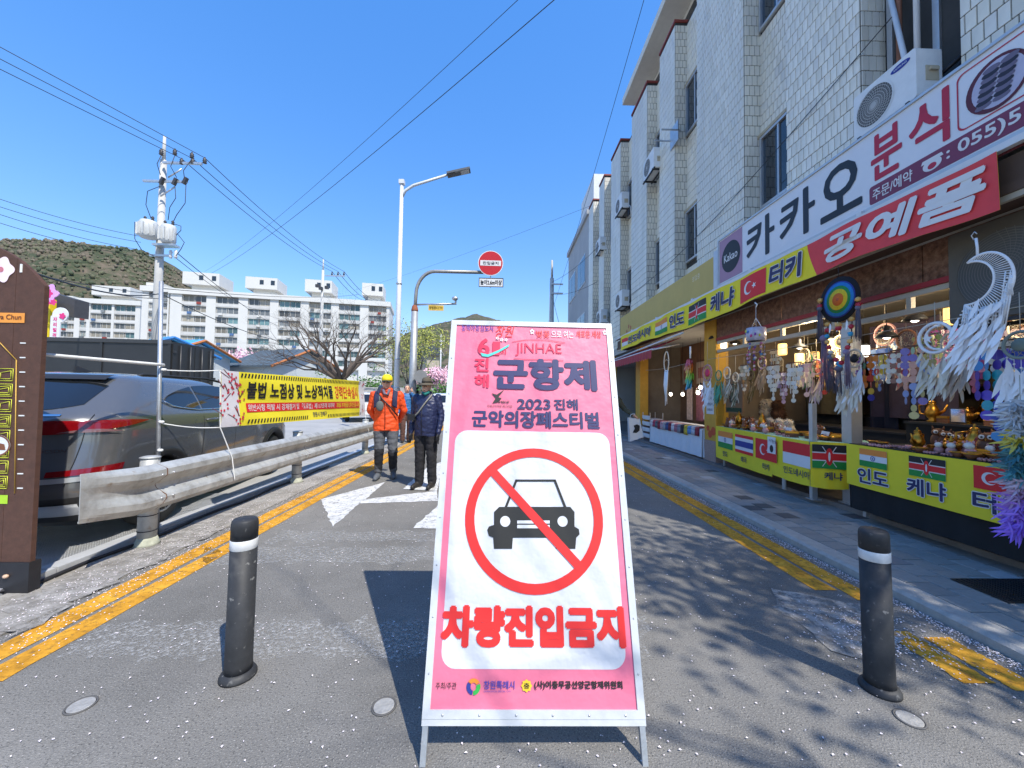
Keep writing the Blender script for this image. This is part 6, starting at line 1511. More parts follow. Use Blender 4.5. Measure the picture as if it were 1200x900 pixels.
mb = MB(); mb.flat(disc((xk / 2 + .02, HK * .5), min(xk * .40, .3), 32), .006); bd = mb.build('badge', mat('badge_black', '#15161a', .5), ks_)
text('Kakao', bd, xk / 2 + .02, HK * .5 - .07, .15, WHITE, w=xk * .58, al='C', z=.008, bold=.02)
KB = mat('sign_letter_black', '#1d232b', .5); KR = mat('sign_letter_red', '#b3203c', .5)
for s, u0, u1 in (('카', 875, 908), ('카', 914, 956), ('오', 962, 1012)):
    a, b = lk(u0, 300)[0], lk(u1, 300)[0]; text(s, ks_, a, .1, HK - .2, KB, w=b - a, bold=.035, z=.004)
for s, u0, u1, y0 in (('분', 1021, 1058, .27), ('식', 1066, 1115, .27)):
    a, b = lk(u0, 200)[0], lk(u1, 200)[0]; text(s, ks_, a, y0, HK - y0 - .06, KR, w=b - a, bold=.03, z=.004)
MV = mat('strip_mauve', '#7c3450', .5); a = lk(1019, 220)[0]
mb = MB(); mb.flat(rrect(a, LK - .02, .02, .23, .03), .003); mb.build('phone_strip', MV, ks_)
b = lk(1075, 220)[0]; text('주문/예약', ks_, a + .04, .055, .13, WHITE, w=b - a - .08, bold=.02, z=.0055)
c = lk(1093, 200)[0]; mb = MB(); mb.flat(disc((c, .115), .085, 20, .06), .0055); mb.flat(disc((c, .10), .04, 16, .03), .0065, 1); mb.flat([(c - .1, .15), (c + .1, .15), (c + .085, .185), (c - .085, .185)], .006); mb.build('telephone_symbol', [WHITE, KR], ks_)
d = lk(1110, 200)[0]; text(': 055)5', ks_, d, .05, .15, WHITE, w=lk(1199, 180)[0] - d, bold=.03, z=.0055)
e, f = lk(1122, 130)[0], LK - .1
mb = MB(); P = rrect(e, f, .27, HK - .05, .06)
vs = [(x, y, .004) for x, y in P] + [(x + (.012 if x < (e + f) / 2 else -.012), y + (.012 if y < HK * .6 else -.012), .004) for x, y in P]; n = len(P)
mb.add(vs, [(k, (k + 1) % n, n + (k + 1) % n, n + k) for k in range(n)]); mb.build('picture_frame', KR, ks_)
cx, cy = lk(1172, 100)[0] - .02, .52
mb = MB(); mb.flat(disc((cx, cy), .22, 32, .23), .005); pic = mb.build('food_picture', mat('plate_maroon', '#5a1c2a', .5), ks_)
mb = MB(); mb.flat([(x, y) for x, y in disc((cx + .01, cy), .185, 32, .2)], .0065); mb.build('plate', mat('plate_lilac', '#b8b4c8', .4), pic)
for s in (-1, 1):
    for k in range(9): mb = MB(); mb.flat(disc((cx + s * .062 - .03 + .008 * k, cy - .14 + .036 * k), .062, 14, .026), .008 + .0004 * k); mb.build('food_slice', mat('food_dark' if k % 2 else 'food_mid', '#2a2230' if k % 2 else '#6d6478', .5), pic)
ysn = thing('fascia_sign', 'plain weathered yellow fascia sign above the far stalls', 'sign', M=plane_M((XK + .03, onX(726, 380, XK).y, 3.5), (0, -1, 0), (0, 0, 1)))
LY = onX(726, 380, XK).y - YK - .25
mb = MB(); mb.bb(0, LY, 0, .82, -.3, 0); mb.build('sign_box', mat('faded_yellow', '#c3a95c', .6, var=.12, scale=1.5), ysn)
mb = MB(); mb.bb(LY + .02, LY + .16, -.05, .9, -.32, .02); mb.build('end_column', ALU, ysn)
text('영업중', ysn, LY - .9, .55, .12, mat('pale_text', '#e0d6b0', .6), bold=.01, z=.003)
mb = MB()
for k, (x, y) in enumerate(((.75, .2), (.95, .35), (1.15, .28))): mb.flat(blossom_poly((x, y), .07), .003 + .0005 * k); mb.add([(x - .01, .02, .002), (x + .01, .02, .002), (x + .005, y, .002), (x - .005, y, .002)], [(0, 1, 2, 3)])
mb.build('flower_print', mat('flower_rust', '#b0643c', .6), ysn)
# awning with its front bar
aw = thing('awning', 'folded maroon awning with pale front bar under the white shop sign', 'awning', (0, 0, 0))
MAR = mat('maroon_canvas', '#5c1a22', .8, var=.2, bump=.2, bscale=200)
YA0, YA1 = 1.25, onX(722, 400, 3.95).y
def slab(mb, x0, z0, x1, z1, ya, yb_, th=.03): mb.add([(x0, ya, z0), (x1, ya, z1), (x1, yb_, z1), (x0, yb_, z0), (x0, ya, z0 + th), (x1, ya, z1 + th), (x1, yb_, z1 + th), (x0, yb_, z0 + th)], [(0, 3, 2, 1), (4, 5, 6, 7), (0, 1, 5, 4), (1, 2, 6, 5), (2, 3, 7, 6), (3, 0, 4, 7)])
mb = MB(); slab(mb, 3.97, 3.40, 4.20, 3.58, YA0, YA1); mb.build('canvas', MAR, aw)
mb = MB(); mb.bb(3.91, 3.965, YA0, YA1, 3.42, 3.475); mb.build('front_bar', PAINTW, aw)
mb = MB(); mb.bb(3.98, 4.355, YA0, YA1, 3.08, 3.16); mb.bb(4.0, 4.06, YA0, YA1, 3.16, 3.38); mb.build('soffit', mat('brown_soffit', '#5a4538', .7, var=.25, scale=3), aw)
mb = MB(); mb.bb(3.99, 4.03, YA0, YA1, 3.03, 3.078); mb.build('soffit_rail', mat('beige_frame', '#b5aa98', .5), aw)
for k in range(6): mb = MB(); mb.bb(3.93, 4.2, 2.2 + k * 1.9, 2.26 + k * 1.9, 3.485, 3.52); mb.build('bracket', PAINTW, aw)
# long country banner
XC = 3.88; YC1, YC0 = onX(728, 400, XC).y, onX(1169, 220, XC).y
ZC0, ZC1 = 2.97, 3.42; LC = YC1 - YC0
bn = thing('country_banner', 'long yellow and red banner of country names hung below the awning', 'banner', M=plane_M((XC, YC1, ZC0), (0, -1, 0), (0, 0, 1)))
def cfn(q):
    x, y = q.x, q.y; t = x / LC
    return Vector((x, y + (.05 * math.sin(t * 9.5) - .02) * (1 - y / .45) * .8 + .012 * math.sin(t * 37), q.z + .012 * math.sin(x * 3.1 + y * 4) + .01 * math.sin(x * 7.7)))
mb = MB(); mb.grid(lambda a, b: cfn(Vector((LC * a, .45 * b, 0))), 120, 6); mb.build('cloth', mat('banner_yellow', '#ecd82a', .7, var=.06, bump=.2, bscale=9), bn)
def xc(u): return YC1 - onX(u, 330, XC).y
xr0 = xc(947)
mb = MB(); mb.grid(lambda a, b: cfn(Vector((xr0 + .12 * (1 - b) ** 1.5 + (LC - xr0 - .12 * (1 - b) ** 1.5) * a, .45 * b, .003))), 40, 6); mb.build('red_field', mat('banner_red', '#dd454a', .7, var=.08, bump=.2, bscale=9), bn)
def ct(body, u0, u1, y0, h, m, halo=True, bold=.05, shear=.12):
    a, b = xc(u0), xc(u1)
    if halo: text(body, bn, a, y0, h, WHITE, w=b - a, bold=bold, halo=.05, z=.016, shear=shear, fn=cfn, name='lettering_halo')
    text(body, bn, a, y0, h, m, w=b - a, bold=bold, z=.021, shear=shear, fn=cfn)
ct('인도네시아', 737, 764, .1, .25, NAVY); ct('인도', 785, 803, .09, .28, NAVY); ct('케냐', 832, 862, .08, .3, NAVY); ct('터키', 901, 942, .07, .33, NAVY)
ct('공예품', 968, 1160, .06, .34, WHITE, False, .06, .2)
flag('indonesia', bn, xc(730), .1, xc(736) - xc(730), .24, .006, cfn); flag('india', bn, xc(768), .06, xc(782) - xc(768), .32, .006, cfn); flag('kenya', bn, xc(807), .04, xc(827) - xc(807), .36, .006, cfn); flag('turkey', bn, xc(868), .03, xc(897) - xc(868), .38, .006, cfn)
# red awning of the next shop
ra = thing('red_awning', 'small red sloping awning over the white table shop', 'awning', (0, 0, 0)); RC_ = mat('red_canvas', '#a8323c', .7, var=.12)
mb = MB(); slab(mb, 3.62, 2.60, 4.34, 2.9, 9.3, 13.4, .02); mb.build('canvas', RC_, ra)
mb = MB()
for k in range(20): y0 = 9.3 + k * .205; mb.add([(3.615, y0, 2.60), (3.615, y0 + .2, 2.60), (3.61, y0 + .2, 2.42), (3.61, y0 + .1, 2.37), (3.61, y0, 2.42)], [(0, 1, 2, 3, 4)])
mb.build('valance', RC_, ra); mb = MB(); mb.tube([(3.63, 9.28, 2.6), (4.3, 9.28, 2.75)], .02, 6); mb.tube([(3.63, 9.28, 2.61), (3.63, 13.4, 2.61)], .02, 6); mb.tube([(3.9, 8.25, 2.85), (3.75, 13.4, 2.70)], .022, 6); mb.build('frame', PAINTW, ra)

# ================================================================== stalls
YLC = mat('stall_yellow', '#e6d42c', .7, var=.06, bump=.25, bscale=7); BRD = mat('table_top', '#6b5a4a', .7, var=.2)
bt_ = thing('stall_table', 'long table with black cloth skirt at the right edge', 'table', (4.0, 3.0, .12)); bt_.location = (0, 0, 0)
mb = MB(); mb.bb(4.0, 4.85, 1.5, 4.36, .90, .93); mb.build('table_top', CLOTHB, bt_)
mb = MB()
mb.grid(lambda a, b: Vector((4.0 + .012 * math.sin(a * 70) * (1 - b), 1.5 + 2.86 * a, .2 + .70 * b)), 90, 2); mb.grid(lambda a, b: Vector((4.0 + .8 * a, 4.36 + .01 * math.sin(a * 40) * (1 - b), .2 + .70 * b)), 30, 2); mb.build('skirt', CLOTHB, bt_)
for y in (1.6, 4.25):
    for x in (4.08, 4.78): mb = MB(); mb.bb(x - .02, x + .02, y - .02, y + .02, .125, .9); mb.build('leg', STEEL, bt_)
def panel_banner(label, P, Q, z0, z1, name='stall_banner'):
    t = thing(name, label, 'banner', M=plane_M((P[0], P[1], z0), (Q[0] - P[0], Q[1] - P[1], 0), (0, 0, 1)), group='yellow country banners on the stall fronts')
    L = math.hypot(Q[0] - P[0], Q[1] - P[1]); h = z1 - z0
    mb = MB(); mb.grid(lambda a, b: Vector((L * a, h * b - .015 * math.sin(PI * a) * (1 - b), .006 * math.sin(a * 17 + b * 3) * (1 - b))), 24, 5); mb.build('cloth', YLC, t)
    Mi = t.matrix_world.inverted() if False else plane_M((P[0], P[1], z0), (Q[0] - P[0], Q[1] - P[1], 0), (0, 0, 1)).inverted()
    M_ = Mi.inverted(); n = M_.to_3x3().col[2]; o = M_.translation
    def lx(u, v):
        d = ray(u, v); q = Mi @ (CP + d * ((o - CP).dot(n) / d.dot(n))); return q.x, q.y
    return t, lx, L, h
t, lx, L, h = panel_banner('yellow stall banner with big navy country names on the black table', (3.975, 4.37), (3.975, 1.6), .47, .925)
for kind, u0, u1, v in (('india', 1008, 1040, 535), ('kenya', 1066, 1109, 545), ('turkey', 1142, 1197, 560)):
    a, b = lx(u0, v)[0], lx(u1, v)[0]; flag(kind, t, a, .235, b - a, .19, .009)
for s, u0, u1, v in (('인도', 1006, 1042, 558), ('케냐', 1064, 1110, 575), ('터키', 1141, 1208, 590)):
    a, b = lx(u0, v)[0], lx(u1, v)[0]; text(s, t, a, .05, .165, WHITE, w=b - a, bold=.04, halo=.06, z=.0085, name='lettering_halo'); text(s, t, a, .05, .165, NAVY, w=b - a, bold=.04, z=.011)
A_, B_, C_, D_ = (4.22, 7.5), (4.0, 5.62), (3.95, 4.86), (4.30, 4.72)
for nm, lab, poly in (('stall_table', 'folding table of trinkets behind the three flag banner', [A_, B_, (4.85, 5.62), (4.85, 7.5)]), ('stall_table', 'short table on white legs at the corner of the trinket stall', [(4.0, 5.60), C_, (4.32, 4.74), (4.9, 4.74), (4.9, 5.60)])):
    tt = thing(nm, lab, 'table', (poly[1][0], poly[1][1], .12)); tt.location = (0, 0, 0)
    mb = MB(); mb.prism(poly, .86, .885); mb.build('table_top', mat('teal_cloth', '#7fb0a8', .7, var=.1), tt)
    for (x, y) in poly[:3] + poly[-1:]:
        mb = MB(); mb.tube([(x + .09, y - .09 * (1 if y > 5.3 else -1.2), .125), (x + .09, y - .09 * (1 if y > 5.3 else -1.2), .86)], .02, 8); mb.build('leg', PAINTW, tt)
t, lx, L, h = panel_banner('yellow stall banner with flags of India, Thailand and Turkey', (A_[0] - .02, A_[1]), (B_[0] - .02, B_[1]), .28, .89)
for kind, u0, u1, v, s in (('india', 842, 859, 510, '인도'), ('thai', 862, 883, 515, '태국'), ('turkey', 886, 911, 523, '터키')):
    a, b = lx(u0, v)[0], lx(u1, v)[0]; flag(kind, t, a, .22, b - a, .31, .009); text(s, t, (a + b) / 2, .07, .10, NAVY, al='C', z=.009, bold=.03)
t, lx, L, h = panel_banner('yellow stall banner with red and white Indonesian flag', (B_[0] - .02, B_[1] - .01), (C_[0] - .02, C_[1]), .32, .89)
a, b = lx(918, 530)[0], lx(950, 535)[0]; flag('indonesia', t, a, .22, b - a, .31, .009); text('인도네시아', t, (a + b) / 2, .08, .10, NAVY, w=(b - a) * .95, al='C', z=.009, bold=.02)
t, lx, L, h = panel_banner('narrow yellow stall banner with Kenyan flag round the table corner', (C_[0] - .018, C_[1] - .012), (D_[0], D_[1] - .02), .32, .89)
flag('kenya', t, .02, .24, L - .04, .30, .009); text('케냐', t, L * .6, .10, .10, NAVY, al='C', z=.009, bold=.03)
pn = thing('price_card', 'small white card with handwriting hung between two flag banners', 'card', M=plane_M((3.95, 5.66, .63), (-.03, -1, 0), (0, 0, 1)))
mb = MB(); mb.bb(0, .17, 0, .24, -.003, .003); mb.build('card', WHITE, pn); text('카드', pn, .03, .16, .05, BLACK, z=.005); text('환영', pn, .1, .15, .05, BLACK, z=.005)
mb = MB(); mb.flat(disc((.09, .07), .04, 12, .055), .005); mb.build('picture', BLACK, pn)
# aluminium posts at the stall corner
for x, y, lab in ((4.42, 4.78, 'wide pale aluminium post between the two trinket stalls'), (4.08, 4.98, 'slim aluminium post at the corner of the flag banner stall')):
    po = thing('aluminium_post', lab, 'post', (x, y, .125)); w_ = .07 if x > 4.3 else .03
    mb = MB(); mb.bb(-w_, w_, -w_, w_, 0, 2.23 if x > 4.3 else 1.25); mb.build('post', ALU, po); mb = MB(); mb.bb(-w_ - .03, w_ + .03, -w_ - .03, w_ + .03, 0, .012); mb.build('foot_plate', ALU, po)
# black display counter behind, shelves at the back
def counter(label, x0, x1, y0, y1, z1, m=CLOTHB):
    t = thing('display_counter', label, 'counter', (x0, y0, .125)); t.location = (0, 0, 0)
    mb = MB(); mb.bb(x0, x1, y0, y1, .125, z1 - .025); mb.build('body', m, t); mb = MB(); mb.bb(x0 - .02, x1 + .02, y0 - .01, y1 + .01, z1 - .025, z1); mb.build('counter_top', DARKM, t)
for k, (c_, nm, ya) in enumerate((('#2c3a2a', 'dark green', 1.7), ('#5a3a2c', 'rust brown', 3.4), ('#3c3448', 'dusky purple', 5.1), ('#4a4434', 'khaki', 6.5))):
    t = thing('backdrop_cloth', f'{nm} cloth hung across the back of the trinket shop', 'cloth', (6.18, ya, 1.16)); mb = MB(); mb.grid(lambda a, b: Vector((.03 * math.sin(a * 22 + k), 1.2 * a, 1.5 * b)), 26, 2); mb.build('cloth', mat('backdrop' + c_[1:], c_, .9, var=.35, scale=6), t); mb = MB(); mb.tube([(0, -.03, 1.5), (0, 1.23, 1.5)], .012, 5); mb.build('rod', DARKM, t)
counter('black display counter behind the left part of the black table', 4.95, 5.5, 3.6, 4.62, 1.18); counter('dark counter inside the trinket shop', 5.3, 5.9, 4.95, 7.6, 1.0)
counter('long dark counter along the shop back', 6.3, 7.1, 1.6, 7.8, 1.15)
for z in (1.65, 2.1):
    s_ = thing('wall_shelf', f'{"lower" if z < 2 else "upper"} brown shelf on the back wall of the trinket shop', 'shelf', (6.75, 1.6, z)); mb = MB(); mb.bb(0, .44, 0, 6.2, 0, .03); mb.build('board', WOOD, s_)
    mb = MB(); mb.bb(.38, .44, .1, .15, -.2, -.001); mb.bb(.38, .44, 6, 6.05, -.2, -.001); mb.build('bracket', DARKM, s_)
# white-clothed table of the next shop
wt = thing('scarf_table', 'table draped in a white cloth to the ground with scarves on it', 'table', (4.3, 9.6, .12)); wt.location = (0, 0, 0)
WCL = mat('white_tablecloth', (.66, .68, .72), .75, var=.06, bump=.3, bscale=4)
mb = MB(); mb.bb(4.3, 5.0, 8.2, 11.1, .74, .765); mb.build('table_top', WCL, wt)
mb = MB(); mb.grid(lambda a, b: Vector((4.29 - .02 * (1 - b) * (1 + math.sin(a * 46)) * .5, 8.2 + 2.9 * a, .16 + .6 * b)), 80, 4); mb.grid(lambda a, b: Vector((4.29 + .7 * a, 8.19 - .015 * (1 - b) * (1 + math.sin(a * 23)), .16 + .6 * b)), 24, 4); mb.build('cloth', WCL, wt)
for y in (8.35, 10.9):
    for x in (4.4, 4.9): mb = MB(); mb.bb(x - .02, x + .02, y - .02, y + .02, .125, .74); mb.build('leg', STEEL, wt)
rr = random.Random(41)
SC = ['#8c2f3c', '#b9bcc4', '#5f8fc0', '#c9b23c', '#2a2a34', '#8d8a90', '#b0707c', '#d0cdd0', '#7c2838', '#4a5a88', '#a8a4a8', '#c8a0a8', '#94303c', '#666a70', '#b8485c', '#d8d4d4']
SCN = ['dark red', 'pale grey', 'sky blue', 'mustard', 'black', 'mid grey', 'dusty pink', 'off-white', 'wine red', 'slate blue', 'silver grey', 'light pink', 'crimson', 'charcoal grey', 'raspberry', 'cream white']
for k in range(16):
    y0 = 8.3 + k * .172; m = mat('scarf_' + SC[k][1:], SC[k], .85, var=.3, scale=18)
    t = thing('folded_scarf', f'{SCN[k]} folded scarf hanging over the front of the white-clothed table', 'scarf', (4.28, y0, .77), group='folded scarves on the white table')
    mb = MB(); pr_ = [(.36, .015), (.2, .03), (.03, .028), (-.012, .012), (-.022, -.05), (-.026, -.15 - rr.uniform(0, .05))]
    for (xa, za), (xb, zb) in zip(pr_, pr_[1:]): mb.add([(xa, 0, za), (xa, .155, za), (xb, .155, zb), (xb, 0, zb)], [(0, 1, 2, 3)], 0, True)
    o = mb.build('cloth', m, t); s_ = o.modifiers.new('t', 'SOLIDIFY'); s_.thickness = .018; s_.offset = -1
for k in range(5):
    c_, cn_ = (('#8f5a5a', 'dusty rose'), ('#a8786c', 'terracotta'), ('#8a7c3c', 'olive gold'), ('#7c4a54', 'plum'), ('#b49a8c', 'beige'))[k]
    t = thing('hanging_scarf', f'{cn_} patterned scarf hanging inside the scarf shop', 'scarf', (5.45, 8.7 + k * .55, 1.75), group='hanging scarves')
    mb = MB(); mb.grid(lambda a, b: Vector((.03 * math.sin(a * 20 + k), .34 * a, -.95 * b)), 14, 4); mb.build('cloth', mat('hscarf%d' % k, c_, .85, var=.4, scale=14), t); mb = MB(); mb.tube([(0, -.03, .01), (0, .37, .01)], .012, 6); mb.build('hanger', DARKM, t)
for k in range(4):
    t = thing('fabric_panel', ('leftmost', 'second', 'third', 'rightmost')[k] + ' beige cloth panel on the scarf shop wall', 'cloth', (5.62, 11.9 - k * .85, 1.85), group='cloth panels on the wall'); t.rotation_euler = (R(-6 + 5 * k), 0, 0)
    mb = MB(); mb.bb(0, .02, -.55, 0, 0, .62); mb.build('cloth', mat('panel_cloth', '#a08c7c', .85, var=.25, scale=8, rnd=.15), t); mb = MB(); mb.bb(-.012, -.001, -.42, -.12, .15, .45); mb.build('motif', mat('panel_motif', '#8c5a50', .85, var=.4, scale=30), t)
mq = thing('mannequin_bust', 'white mannequin bust on the scarf table', 'mannequin', (4.75, 8.75, .77))
mb = MB(); mb.lathe([(.10, 0), (.10, .02), (.03, .03), (.03, .12)], 14); mb.build('stand', DARKM, mq); mb = MB(); mb.lathe([(.09, .12), (.13, .2), (.12, .3), (.15, .42), (.14, .5), (.06, .56), (.05, .64), (1e-6, .65)], 18); mb.build('torso', mat('bust_white', (.7, .69, .66), .6), mq)
mb = MB(); mb.lathe([(.122, .33), (.127, .35), (.128, .37), (.133, .39)], 18); mb.build('belt', DARKM, mq)
wsn = thing('shop_notice', 'small white written board hanging over the scarf table', 'notice', M=plane_M((4.8, 9.05, 1.45), (0, -1, 0), (0, 0, 1))); mb = MB(); mb.bb(0, .5, 0, .32, -.01, 0); mb.build('board', mat('notice_cream', '#d8ccb0', .7), wsn)
text('스카프', wsn, .25, .17, .1, BLACK, al='C', z=.002); text('세일', wsn, .25, .04, .09, KR, al='C', z=.002)
sr = thing('wire_rack', 'white rack of small cards beside the white-clothed table', 'rack', (4.35, 11.3, .125))
for k in range(4): mb = MB(); mb.bb(0, .4, 0, .6, .1 + k * .18, .13 + k * .18); mb.bb(-.01, 0, 0, .6, .13 + k * .18, .22 + k * .18); mb.build('tray', PAINTW, sr)
for x in (.01, .39):
    for y in (.01, .59): mb = MB(); mb.bb(x - .01, x + .01, y - .01, y + .01, 0, .85); mb.build('upright', STEEL, sr)
# cop-board
cb = thing('wooden_notice', 'brown wooden notice board with hand lettering by the pillar', 'notice', M=plane_M((4.5, 7.68, 1.15), (0, -1, 0), (0, 0, 1)))
mb = MB(); mb.bb(0, .55, 0, .75, -.02, 0); mb.build('board', mat('board_tan', '#8a6a4c', .7, var=.2), cb); text('CCTV', cb, .27, .45, .12, BLACK, w=.36, al='C', z=.002, bold=.03); text('촬영', cb, .27, .2, .14, BLACK, w=.3, al='C', z=.002, bold=.03); mb = MB(); mb.bb(.03, .52, .02, .1, .001, .003); mb.build('strip', mat('dark_green', '#1f3c2a', .7), cb)

# ------------------------------------------------------------------ trinkets
BRASS = mat('brass', '#c08a34', .3, .9, var=.25, scale=20, rnd=.2); CARV = mat('carved_wood', '#7a4a2c', .6, var=.3, scale=20, rnd=.35); FUR = mat('cream_fur', '#d8ccb8', .95, var=.12, scale=30); PINKT = mat('trinket_pink', '#c08c8c', .5, var=.3, rnd=.3); WHT = mat('trinket_white', (.68, .66, .62), .5, var=.15)
HID = (0, -30, -50)
def proto(name, cat): t = thing(name, 'x', cat, (0, 0, 0)); return t
def teapot():
    t = proto('teapot', 'teapot'); mb = MB(); mb.lathe([(.03, 0), (.035, .01), (.02, .02), (.04, .05), (.05, .08), (.035, .12), (.02, .15), (.026, .16)], 14); mb.build('pot', BRASS, t)
    mb = MB(); mb.tube([(.04, 0, .07), (.08, 0, .10), (.10, 0, .15)], [.014, .009, .006], 6); mb.build('spout', BRASS, t); mb = MB(); mb.tube([(-.03, 0, .15), (-.09, 0, .14), (-.09, 0, .07), (-.045, 0, .06)], .007, 6); mb.build('handle', BRASS, t)
    mb = MB(); mb.lathe([(.027, .161), (.02, .175), (.005, .185), (.009, .195), (1e-6, .205)], 12); mb.build('lid', BRASS, t); return t
def owl():
    t = proto('owl_figure', 'figurine'); mb = MB(); mb.ell((0, 0, .05), (.036, .03, .05)); mb.ell((0, -.004, .10), (.032, .028, .026)); mb.tube([(-.02, 0, .115), (-.026, 0, .14)], [.01, .002], 5); mb.tube([(.02, 0, .115), (.026, 0, .14)], [.01, .002], 5); mb.build('body', CARV, t)
    for s in (-1, 1): mb = MB(); mb.ell((s * .014, -.027, .104), (.012, .006, .012), 10, 6); e = mb.build('eye', WHT, t); mb = MB(); mb.ell((s * .014, -.033, .104), (.005, .003, .005), 8, 5); mb.build('pupil', BLACK, e)
    mb = MB(); mb.tube([(0, -.03, .095), (0, -.042, .087)], [.006, .001], 5); mb.build('beak', BRASS, t); return t
def oil_lamp():
    t = proto('oil_lamp', 'oil lamp'); mb = MB(); mb.lathe([(.04, 0), (.02, .01), (.018, .03), (.05, .05), (.055, .065), (.03, .085), (.02, .09)], 14); mb.build('bowl', BRASS, t); mb = MB(); mb.tube([(.04, 0, .065), (.10, 0, .068), (.14, 0, .09)], [.02, .012, .009], 6); mb.build('spout', BRASS, t)
    mb = MB(); mb.tube([(-.045, 0, .07), (-.085, 0, .10), (-.10, 0, .07), (-.07, 0, .05)], .006, 6); mb.build('handle', BRASS, t); mb = MB(); mb.lathe([(.022, .091), (.012, .11), (.004, .118), (.008, .126), (1e-6, .134)], 10); mb.build('lid', BRASS, t); return t
def bowl():
    t = proto('small_bowl', 'bowl'); mb = MB(); mb.lathe([(.02, 0), (.022, .008), (.045, .035), (.042, .036), (.02, .014), (1e-6, .012)], 14); mb.build('bowl', CARV, t); mb = MB(); mb.lathe([(.0455, .032), (.048, .036), (.0455, .04)], 14); mb.build('rim', BRASS, t); return t
def bracelet():
    t = proto('bead_bracelet', 'bracelet'); mb = MB()
    for k in range(12): mb.ell((.034 * math.cos(2 * PI * k / 12), .034 * math.sin(2 * PI * k / 12), .009), (.009, .009, .009), 6, 4)
    mb.build('beads', PINKT, t); return t
def figurine():
    t = proto('white_figure', 'figurine'); mb = MB(); mb.ell((0, 0, .028), (.03, .026, .03)); mb.build('body', PINKT, t); mb = MB(); mb.ell((0, -.006, .068), (.023, .022, .022)); h_ = mb.build('head', WHT, t)
    mb = MB()
    for s in (-1, 1): mb.ell((s * .016, 0, .09), (.008, .006, .012), 6, 5)
    mb.build('ears', PINKT, h_); return t
def trinket_box():
    t = proto('trinket_box', 'box'); mb = MB(); mb.bb(-.05, .05, -.035, .035, 0, .035); mb.build('box', CARV, t); mb = MB(); mb.prism([(-.053, .036), (.053, .036), (.045, .055), (-.045, .055)], -.037, .037, 0, Matrix(((1, 0, 0, 0), (0, 0, -1, 0), (0, 1, 0, 0), (0, 0, 0, 1)))); mb.build('lid', BRASS, t); return t
PRO = {k.__name__: k() for k in (teapot, owl, oil_lamp, bowl, bracelet, figurine, trinket_box)}
FIRST = set()
def put(kind, loc, rz, sc_, label, group):
    p = PRO[kind]
    if kind not in FIRST:
        FIRST.add(kind); p.location = loc; p.rotation_euler = (0, 0, rz); p.scale = (sc_,) * 3; p['label'] = label; p['group'] = group; return p
    return copy_tree(p, loc, rz, label, group, sc_)
NM = {'teapot': 'brass teapot', 'owl': 'carved owl', 'oil_lamp': 'brass oil lamp', 'bowl': 'carved bowl', 'bracelet': 'bead bracelet', 'figurine': 'pale animal figure', 'trinket_box': 'carved trinket box'}
rr = random.Random(17)
p = onX(1073, 512, 4.14); put('teapot', (4.16, p.y, .93), R(200), 1.15, 'tall brass teapot standing at the left front of the black table', 'brass teapots')
p = onX(1110, 515, 4.3); put('oil_lamp', (4.22, p.y - .1, .93), R(240), 1.3, 'large brass oil lamp lying in the middle of the black table', 'brass oil lamps')
y = 4.2
while y > 1.75:
    for r_, x in enumerate((4.06, 4.15, 4.25, 4.36, 4.48, 4.62)):
        if y > 4.0 and r_ > 1: continue
        yy = y + rr.uniform(-.03, .03)
        if abs(x - 4.16) < .12 and abs(yy - onX(1073, 512, 4.14).y) < .1: continue
        if y > 3.75 and r_ < 5: kind = rr.choice(['bracelet', 'bracelet', 'bowl'])
        else: kind = rr.choice((['bowl', 'figurine', 'bracelet'], ['figurine', 'bowl', 'figurine'], ['bowl', 'figurine', 'trinket_box', 'oil_lamp'], ['oil_lamp', 'trinket_box', 'bowl', 'owl'], ['owl', 'oil_lamp', 'teapot', 'trinket_box'], ['owl', 'owl', 'teapot'])[r_])
        put(kind, (x + rr.uniform(-.02, .02), yy, .93), rr.uniform(-.6, .6) - PI / 3, rr.uniform(1.15, 1.5) * (1.15 if kind == 'owl' else 1), f'{NM[kind]} among the trinkets crowding the black table', f'{NM[kind]} pieces on the black table')
    y -= .105
for k in range(95):
    yy = 4.95 + 2.4 * rr.random(); x = max(4.06, 4.0 + .1 * (yy - 5.5)) + rr.uniform(.05, .65) ; kind = rr.choice(['bracelet', 'bowl', 'bowl', 'figurine', 'trinket_box', 'owl'])
    put(kind, (x, yy, .885), rr.uniform(0, 6), rr.uniform(1.2, 1.7), f'{NM[kind]} on the trinket table behind the flag banners', f'{NM[kind]} pieces behind the flag banners')
for k in range(14):
    kind = rr.choice(['bowl', 'bowl', 'bracelet']); put(kind, (4.2 + .5 * rr.random(), 6.2 + 1.2 * rr.random(), .885), rr.uniform(0, 6), rr.uniform(.9, 1.1), f'{NM[kind]} at the far end of the trinket table', f'{NM[kind]} pieces at the far end of the trinket table')
for u, v, kind, sc_, lab in ((866, 480, 'teapot', 1.5, 'brass teapot at the far left of the trinket table'), (893, 476, 'teapot', 1.5, 'brass teapot left of the white fluffy dolls')):
    p = onX(u, v, 4.45); put(kind, (4.45, p.y, .885), R(220), sc_, lab, 'brass teapots')
for k, y in enumerate((3.75, 3.95, 4.15, 4.35, 4.5)): put(('oil_lamp', 'trinket_box', 'oil_lamp', 'trinket_box', 'teapot')[k], (5.15, y, 1.18), R(200 + 20 * k), 1.4, f'{NM[("oil_lamp", "trinket_box", "oil_lamp", "trinket_box", "teapot")[k]]} on the black display counter', 'pieces on the black display counter')
for k in range(26):
    z = (1.15, 1.68, 2.13)[k % 3]; kind = rr.choice(['owl', 'teapot', 'trinket_box', 'bowl', 'oil_lamp']); put(kind, (6.85, 1.8 + 5.7 * rr.random(), z), rr.uniform(3, 5), 1.5, f'{NM[kind]} at the back of the trinket shop', f'{NM[kind]} pieces at the shop back')
